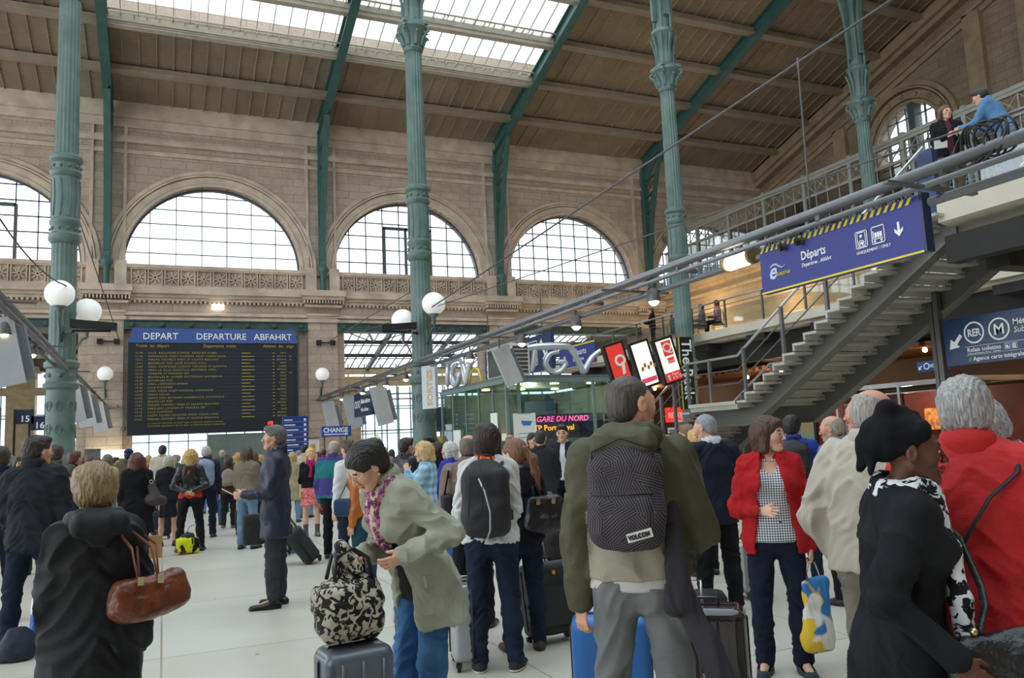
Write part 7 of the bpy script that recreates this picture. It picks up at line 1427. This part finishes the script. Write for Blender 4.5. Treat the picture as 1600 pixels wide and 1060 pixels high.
P = who(pl(387, 858), 30, 1.66, 'person in a loose khaki coat and pale jeans behind the man in the navy coat', ('4a3528', 'long'), C('khaki', '7f7663'), JP, fem=True, off=.035, hem=.06, arms={'L': ((-.25, .2, -1), (-.1, .8, -.4)), 'R': ((.2, .2, -1), (0, .8, -.4))}); o = M().bar(P.B['wL']+[-.1, .0, .0], P.B['wL']+[.4, .1, -.22], .04, .02).build('rolled_paper', WHITE, label='white rolled paper held by the person in the khaki coat', cat='paper'); o.location = tuple(P.org); o.rotation_euler = (0, 0, -P.az)
who(at(254, 697, 21)[0], 6, 1.82, 'dark-haired man in an off-white jacket, tallest behind the black coats', ('1c1714', 'short'), C('off_white', 'b9b3a4'), JD, off=.03)
P = who(at(168, 712, 17.2)[0], 28, 1.65, 'woman in a pale yellow jacket and jeans behind the foreground woman', ('6a5a48', 'bob', 1, .9), C('pale_yellow', 'b5a670'), JP, fem=True, off=.028); tubeo(P.root, 'strap', [P.B['sL']+[0, 0, .06], P.B['chest']+[.05, -.15, 0], P.B['pel']+[.2, -.08, .05]], .012, NYL)
P = who(at(116, 706, 15)[0], 40, 1.72, 'red-haired man in a black jacket reading a newspaper', ('5a3220', 'short'), BK, JD, arms=FOLD); e = tag(M().box((-.2, 0, -.14), (.2, .008, .14)).build('newspaper', pattern('news', 'blotch', 'dcdcda', '77787c', s=60)), 'white newspaper held open by the red-haired man', 'newspaper'); e.location = tuple(P.world(P.B['wR']+[.12, .1, .12])); e.rotation_euler = (.1, 0, -P.az-.9)
who(at(201, 703, 17.8)[0], 20, 1.74, 'man in a blue baseball cap and olive jacket behind the auburn hair', ('2a201a', 'crop'), C('olive_coat', '5a523c'), BK, cap_=C('cap_blue', '1f2a5c'))
who(at(94, 724, 8.6)[0], 25, 1.53, 'youngster in a dark blue denim jacket behind the man at the left', ('4a3a2e', 'short'), C('indigo', '252f52'), JN)
who(at(88, 690, 12.5)[0], 10, 1.8, 'tall man in grey half hidden behind the man at the left', ('3a2f28', 'short'), C('stone_grey', '55544f'), BK)
who(at(457, 713, 18.5)[0], 10, 1.52, 'person in a long cream raincoat right of the man in the navy coat', ('b09468', 'bob'), C('cream_rain', 'a89c7c'), JP, fem=True, hem=.35, flare=.03)
who(at(476, 702, 19.5)[0], 10, 1.68, 'dark-haired person in a white jacket behind the blonde in the red skirt', ('15120f', 'short'), C('off_white'), JP)
RC = [C(n, c_) for n, c_ in (('a1', '2b2c33'), ('a2', '4a4038'), ('a3', '6a5f50'), ('a4', '23304a'), ('a5', '7a2c2c'), ('a6', '8d8676'), ('a7', '3a4a5a'), ('a8', '5c3a2a'), ('a9', '1b1b20'), ('b1', '9c9a94'), ('b2', '355a4a'), ('b3', '55304a'))]
CN = ['dark grey', 'brown', 'tan', 'navy', 'dark red', 'pale grey', 'slate blue', 'chestnut', 'black', 'light grey', 'green', 'plum']
HC = [('241a15', 'short', 'dark-haired'), ('5a4030', 'bob', 'brown-haired'), ('8a8480', 'short', 'grey-haired'), ('b08a50', 'long', 'blonde'), ('14110f', 'long', 'black-haired'), ('6a3a22', 'curly', 'auburn'), ('9a9088', 'fringe', 'balding')]
rnd = random.Random(12)
far = [(232, 713, 24), (246, 716, 27), (276, 712, 25), (288, 717, 29), (312, 716, 26), (326, 711, 23), (340, 714, 28), (347, 704, 23), (372, 709, 20), (384, 711, 24), (396, 708, 21), (366, 716, 30), (408, 712, 26), (444, 709, 26), (467, 705, 29), (506, 704, 27), (300, 713, 33), (180, 716, 27), (152, 717, 30), (140, 712, 21), (130, 716, 26), (74, 714, 20), (30, 716, 17), (14, 712, 21), (498, 708, 32), (536, 702, 25), (600, 700, 20), (612, 704, 24), (628, 702, 28), (645, 697, 17), (590, 703, 28), (704, 700, 21), (745, 694, 17), (62, 719, 13.5), (222, 716, 31), (355, 712, 33), (420, 705, 31), (432, 708, 33)]
for i, (px, py, d) in enumerate(far):
    pos, z = at(px, py, d); H = min(1.86, max(1.42, z)); hc = rnd.choice(HC); k = rnd.randrange(12); f_ = rnd.choice((0, 8, -12, 25, -30, 160, 90, -90, 5, -5))
    ref = ('far left' if px < 100 else 'in front of the left pier' if px < 195 else 'under the left half of the departures board' if px < 340 else 'under the right half of the departures board' if px < 475 else 'between the right pier and the middle column' if px < 640 else 'in front of the glass kiosk')
    who(pos, f_, H, 'distant %s person in %s %s, %s' % (hc[2], CN[k], rnd.choice(('jacket', 'coat', 'top')), ref)+(', %d metres beyond the wheeled case' % (d-12) if False else ''), hc[:2], RC[k], rnd.choice((JD, BK, JP, GRY)), fem=hc[1] in ('bob', 'long', 'curly'), coll=.7 if i % 2 else 0, group='people waiting below the departures board')
# balcony people
who((12.24, 9.1), 165, 1.84, 'curly-haired person in a black jacket holding papers on the upper walkway', ('5a3f2c', 'curly', 3, .85), C('black'), C('khaki_trouser', '5a5040'), zb=ZM, arms={'L': ((-.1, .2, -1), (.5, .9, .15)), 'R': ((.12, .2, -1), (-.5, .9, .15))}, open_=(.03, .05), under=C('plum_shirt', '5a2c3c'), head=(-20, 0, 0), coll=1, hem=.08)
o = M().box((-.1, -.005, -.07), (.1, .005, .07)).build('paper', WHITE, label='white papers in the hands of the person on the upper walkway', cat='paper'); q = onX(1478, 222, 12.0); o.location = (q[0], q[1]+.1, q[2]); o.rotation_euler = (.5, 0, -.8)
who((12.12, 8.0), -72, 1.84, 'dark-haired man in a denim jacket leaning on the upper walkway rail', ('15120f', 'short'), C('sky_denim', '5a86b0'), JP, zb=ZM, lean=26, head=(-5, 4, 0), arms={'L': ((-.1, .5, -1), (.3, 1, .1)), 'R': ((.1, .5, -1), (-.3, 1, .1))}, hem=.02)
o = M().box((-.25, -.3, 0), (.25, .3, 1.25)).build('ticket_machine', mat('machine_blue', '2f4d88', .4, var=.3, scale=2, c2='1b2840'), label='blue lit machine beside the person on the upper walkway', cat='machine'); o.location = (12.55, 9.75, ZM); o.scale = (.7, .7, 1)
who((19.0, 28.6), -80, 1.75, 'man in a black suit standing at the gallery rail above the kiosk', ('3a2f28', 'short'), BK, BK, zb=ZM, arms=FOLD)
SIT = {'L': ((-.12, 1, -.05), (0, .05, -1), -5), 'R': ((.12, 1, -.05), (0, .05, -1), 5)}
for (px, py, f_, hr, tp, ln) in ((1053, 520, 95, ('15120f', 'short'), C('steel_blue', '3f5a70'), 'man in blue sitting at the gallery rail'), (1098, 512, -90, ('5a4030', 'short'), C('grey_blue'), 'person in grey sitting on the gallery by the column'), (1122, 505, -80, ('3a2a20', 'bob'), pattern('pink_check', 'plaid', 'c8a0a4', '8a4048', s=60.), 'person in pink check sitting on the gallery')):
    q = onX(px, py, 18.95); P = who((q[0], q[1]), f_, 1.7, ln, hr, tp, zb=ZM, legs=SIT, arms=FOLD)
    ch = empty('cafe_chair', (q[0], q[1], ZM), -P.az, label='steel cafe chair under the '+ln.replace(' sitting', ', set'), cat='chair', group='cafe chairs on the gallery')
    M().box((-.2, -.22, .36), (.2, .2, .4)).build('seat', STEEL, ch); M().box((-.2, -.26, .5), (.2, -.23, .8)).build('backrest', STEEL, ch)
    for a in (-1, 1):
        for b_ in (-1, 1): M().box((a*.18-.012, b_*.2-.012-.02, 0), (a*.18+.012, b_*.2+.012-.02, .5 if b_ < 0 else .36)).build('leg', STEEL, ch)
# ================================================================ luggage
def case(px, py, w, d, h, m, label, rz=0., tilt=0., rib=0, pos=None, handle=0., wheels=4, hard=True, trim=None, group=None, vox=.008):
    pos = pos or pl(px, py); e = empty('suitcase', pos+(0,), label=label, cat='suitcase', group=group); e.rotation_euler = (tilt, 0, rz); z0 = .055
    def sh(F):
        F.box((0, 0, z0+h/2), (w/2, d/2, h/2), min(d*.3, .06))
        if rib:
            n = int(w/.045)
            for i in range(1, n): F.cap((-w/2+i*w/n, -d/2-.004, z0+.04), (-w/2+i*w/n, -d/2-.004, z0+h-.04), .006, None, .004, op='s')
            for i in range(1, n): F.cap((-w/2+i*w/n, d/2+.004, z0+.04), (-w/2+i*w/n, d/2+.004, z0+h-.04), .006, None, .004, op='s')
    sfm(e, 'shell', vox, (-w/2-.05, -d/2-.05, z0-.03), (w/2+.05, d/2+.05, z0+h+.05), sh, m, 0 if hard else .006, 3, 10)
    b = M(); z = z0
    b.tube([(0, -d*.0, 0)]*0 or [(-w/2-.002, 0, z+.05), (-w/2-.004, 0, z+h-.06), (-w/2+.05, 0, z+h+.002), (w/2-.05, 0, z+h+.002), (w/2+.004, 0, z+h-.06), (w/2+.002, 0, z+.05)], .007, 6, flat=1); b.build('zip_seam', BLACK, e, smooth=2)
    for sx in (-1, 1):
        for sy in ((-1, 1) if wheels == 4 else (1,)):
            M().tube([(sx*(w/2-.04)-.012, sy*(d/2-.04), .026), (sx*(w/2-.04)+.012, sy*(d/2-.04), .026)], .026, 14).box((sx*(w/2-.04)-.02, sy*(d/2-.04)-.015, .03), (sx*(w/2-.04)+.02, sy*(d/2-.04)+.015, .062)).build('wheel', BLACK, e, smooth=1)
    tubeo(e, 'grab_handle', [(-.07, 0, z+h), (-.06, 0, z+h+.035), (.06, 0, z+h+.035), (.07, 0, z+h)], .011, trim or BLACK, flat=.7)
    if handle: M().tube([(-.07, d*.35, z+h-.05), (-.07, d*.35, z+h+handle), (.07, d*.35, z+h+handle), (.07, d*.35, z+h-.05)], .009, 8).build('pull_handle', STEEL, e, smooth=2)
    return e
SILC = mat('silver_shell', '9b9da0', .28, .35, var=.05, coat=.4); GRC = mat('grey_shell', '5f666f', .35, .2, var=.08, coat=.3); BRC = mat('brown_black_shell', '2a2124', .16, .1, var=.15, coat=.8); BLC = mat('blue_shell', '2f6db4', .4, var=.1)
az = lambda px: math.atan2(*pl(px, 1000))
e = case(731, 1040, .24, .4, .53, SILC, 'silver hard shell cabin suitcase standing left of the woman in the white sweater', rz=-az(731)+.12, rib=0, handle=.0, trim=CHROME); M().tube([(.02, -.2-.012, .1), (.02, -.2-.012, .56)], .022, 8, flat=.5).build('black_band', NYL, e, smooth=2)
e = case(866, 1003, .42, .26, .55, NYL, 'black fabric trolley case tilted back behind the ponytail woman', rz=-az(866)+.5, tilt=-.22, hard=False, handle=.25, wheels=2); M().box((-.17, -.15, .12), (.17, -.13, .42)).build('front_pocket', NYL, e)
M().box((.0, -.14, .5), (.025, -.133, .53)).build('label_tag', mat('amber_tag', 'd8a030', .4, var=0), e)
case(0, 0, .4, .24, .62, BLC, 'blue suitcase standing behind the legs of the young man in grey jeans', rz=-az(955), pos=at(954, 1000, 4.35)[0], handle=.0)
e = case(0, 0, .4, .27, .64, BRC, 'glossy dark brown ribbed hard suitcase in front of the man in the navy suit', rz=-az(1105)-.05, pos=at(1106, 1000, 4.45)[0], rib=1, trim=BRC); M().box((.0, -.145, .3), (.035, -.132, .4)).build('lock', CHROME, e); M().box((-.03, -.15, .34), (.0, -.14, .39)).build('lock', CHROME, e)
M().tube([(-.12, .1, .66), (-.12, .1, .8), (-.02, .1, .8), (-.02, .1, .66)], .008, 8).build('pull_handle', CHROME, e, smooth=2)
GP = at(552, 1000, 4.1)[0]; e = case(0, 0, .34, .26, .6, GRC, 'grey hard suitcase under the animal print bag', rz=-az(552)+.35, pos=GP, rib=0)
for i in range(3): M().tube([(-.1+i*.1, -.132, .12), (-.1+i*.1, -.132, .6)], .008, 6).build('ridge', GRC, e, smooth=2)
e = empty('animal_print_bag', (GP[0]-.02, GP[1], .665), .2, label='black and white animal print bag resting on the grey suitcase', cat='bag'); LEO = pattern('leopard', 'leopard', 'b8b0a0', '1c1a1a', s=26, rough=.5)
sfm(e, 'bag_body', .007, (-.3, -.25, -.02), (.3, .25, .5), lambda F: (F.box((0, 0, .14), (.17, .11, .14), .09), F.ell((.0, 0, .25), (.14, .09, .08), k=.06), F.clip((0, 0, -1), (0, 0, .0))), LEO, .012, 5, 13)
for k in (-.05, .05): tubeo(e, 'handle', [(-.09, k, .3), (-.07, k*.6, .41), (.02, k*.4, .44), (.09, k*.7, .39), (.11, k, .29)], .012, BLACK, flat=.8)
sfm(e, 'knotted_scarf', .007, (-.2, -.15, .25), (.25, .15, .55), lambda F: (F.cap((-.05, 0, .33), (-.03, 0, .45), .03, .025, .02), F.cap((-.03, 0, .45), (.03, -.03, .34), .025, .03, .02)), LEO, .008, 3, 26)
DP = at(462, 1040, 3.7)[0]; e = empty('wheeled_duffel', DP+(0,), -az(462)+.15, label='black duffel bag with white piping in the bottom left foreground', cat='duffel bag'); sfm(e, 'bag_body', .007, (-.3, -.3, 0), (.3, .3, .7), lambda F: (F.box((0, 0, .3), (.18, .16, .27), .09), F.ell((0, 0, .5), (.15, .13, .08), k=.05), F.clip((0, 0, -1), (0, 0, .02))), NYL, .005, 5, 12)
for yy in (-.15, .13): M().tube([(.165*math.cos(a), yy, .33+.26*math.sin(a)) for a in np.linspace(-.4, PI+.4, 30)], .006, 6).build('piping', WHITE, e, smooth=2)
tubeo(e, 'handle', [(-.1, -.05, .57), (-.08, -.05, .62), (.08, -.05, .62), (.1, -.05, .57)], .022, NYL, flat=.4); M().box((-.1, -.1, .57), (.1, .02, .585)).build('top_panel', NYL, e)
e = case(494, 880, .36, .24, .52, NYL, 'black trolley suitcase tilted and pulled by the person in orange', rz=-1.75, tilt=.62, hard=False, handle=.3, wheels=2, vox=.012); sfm(e, 'draped_coat', .012, (-.25, -.3, .4), (.25, .1, .75), lambda F: (F.ell((.05, -.1, .58), (.15, .1, .05), k=.02), F.cap((.1, -.14, .55), (.12, -.18, .42), .03)), C('cream_rain'), .012, 3, 14)
case(381, 836, .3, .22, .42, NYL, 'small black case on the floor left of the man in the navy coat', rz=.2, hard=False, wheels=2, vox=.014)
case(345, 800, .34, .24, .5, NYL, 'black upright suitcase beyond the golden-haired woman', rz=.1, hard=False, wheels=2, vox=.016, handle=.3)
case(447, 868, .2, .2, .42, NYL, 'black case seen behind the legs of the man in the navy coat', rz=.1, hard=False, wheels=2, vox=.014)
o = tag(sfm(None, 'blue_bag', .014, (-.2, -.15, 0), (.2, .15, .4), lambda F: (F.box((0, 0, .14), (.12, .08, .14), .05), F.clip((0, 0, -1), (0, 0, .002))), C('turquoise_bag', '4a9ab8'), .012, 4, 12), 'turquoise bag on the floor behind the man in the navy coat', 'bag'); o.location = pl(459, 864)+(0,)
case(0, 0, .4, .25, .6, C('dark_plum'), 'dark plum suitcase left of the royal blue anorak', pos=at(690, 850, 11.3)[0], hard=False, vox=.014, rz=.3)
o = tag(sfm(None, 'black_holdall', .01, (-.35, -.2, 0), (.35, .2, .5), lambda F: (F.box((0, 0, .14), (.25, .13, .14), .08), F.clip((0, 0, -1), (0, 0, .002))), NYL, .012, 4, 12), 'black holdall on the floor behind the man in the navy suit', 'holdall'); o.location = at(1090, 930, 7.0)[0]+(0,)
case(0, 0, .3, .22, .5, SILC, 'small silver suitcase seen right of the navy suit trousers', pos=at(1168, 900, 8.2)[0], vox=.012, rz=.4)
case(0, 0, .34, .22, .48, C('navy'), 'navy suitcase behind the woman with bare calves', pos=at(252, 830, 17)[0], vox=.016, rz=.1, hard=False)
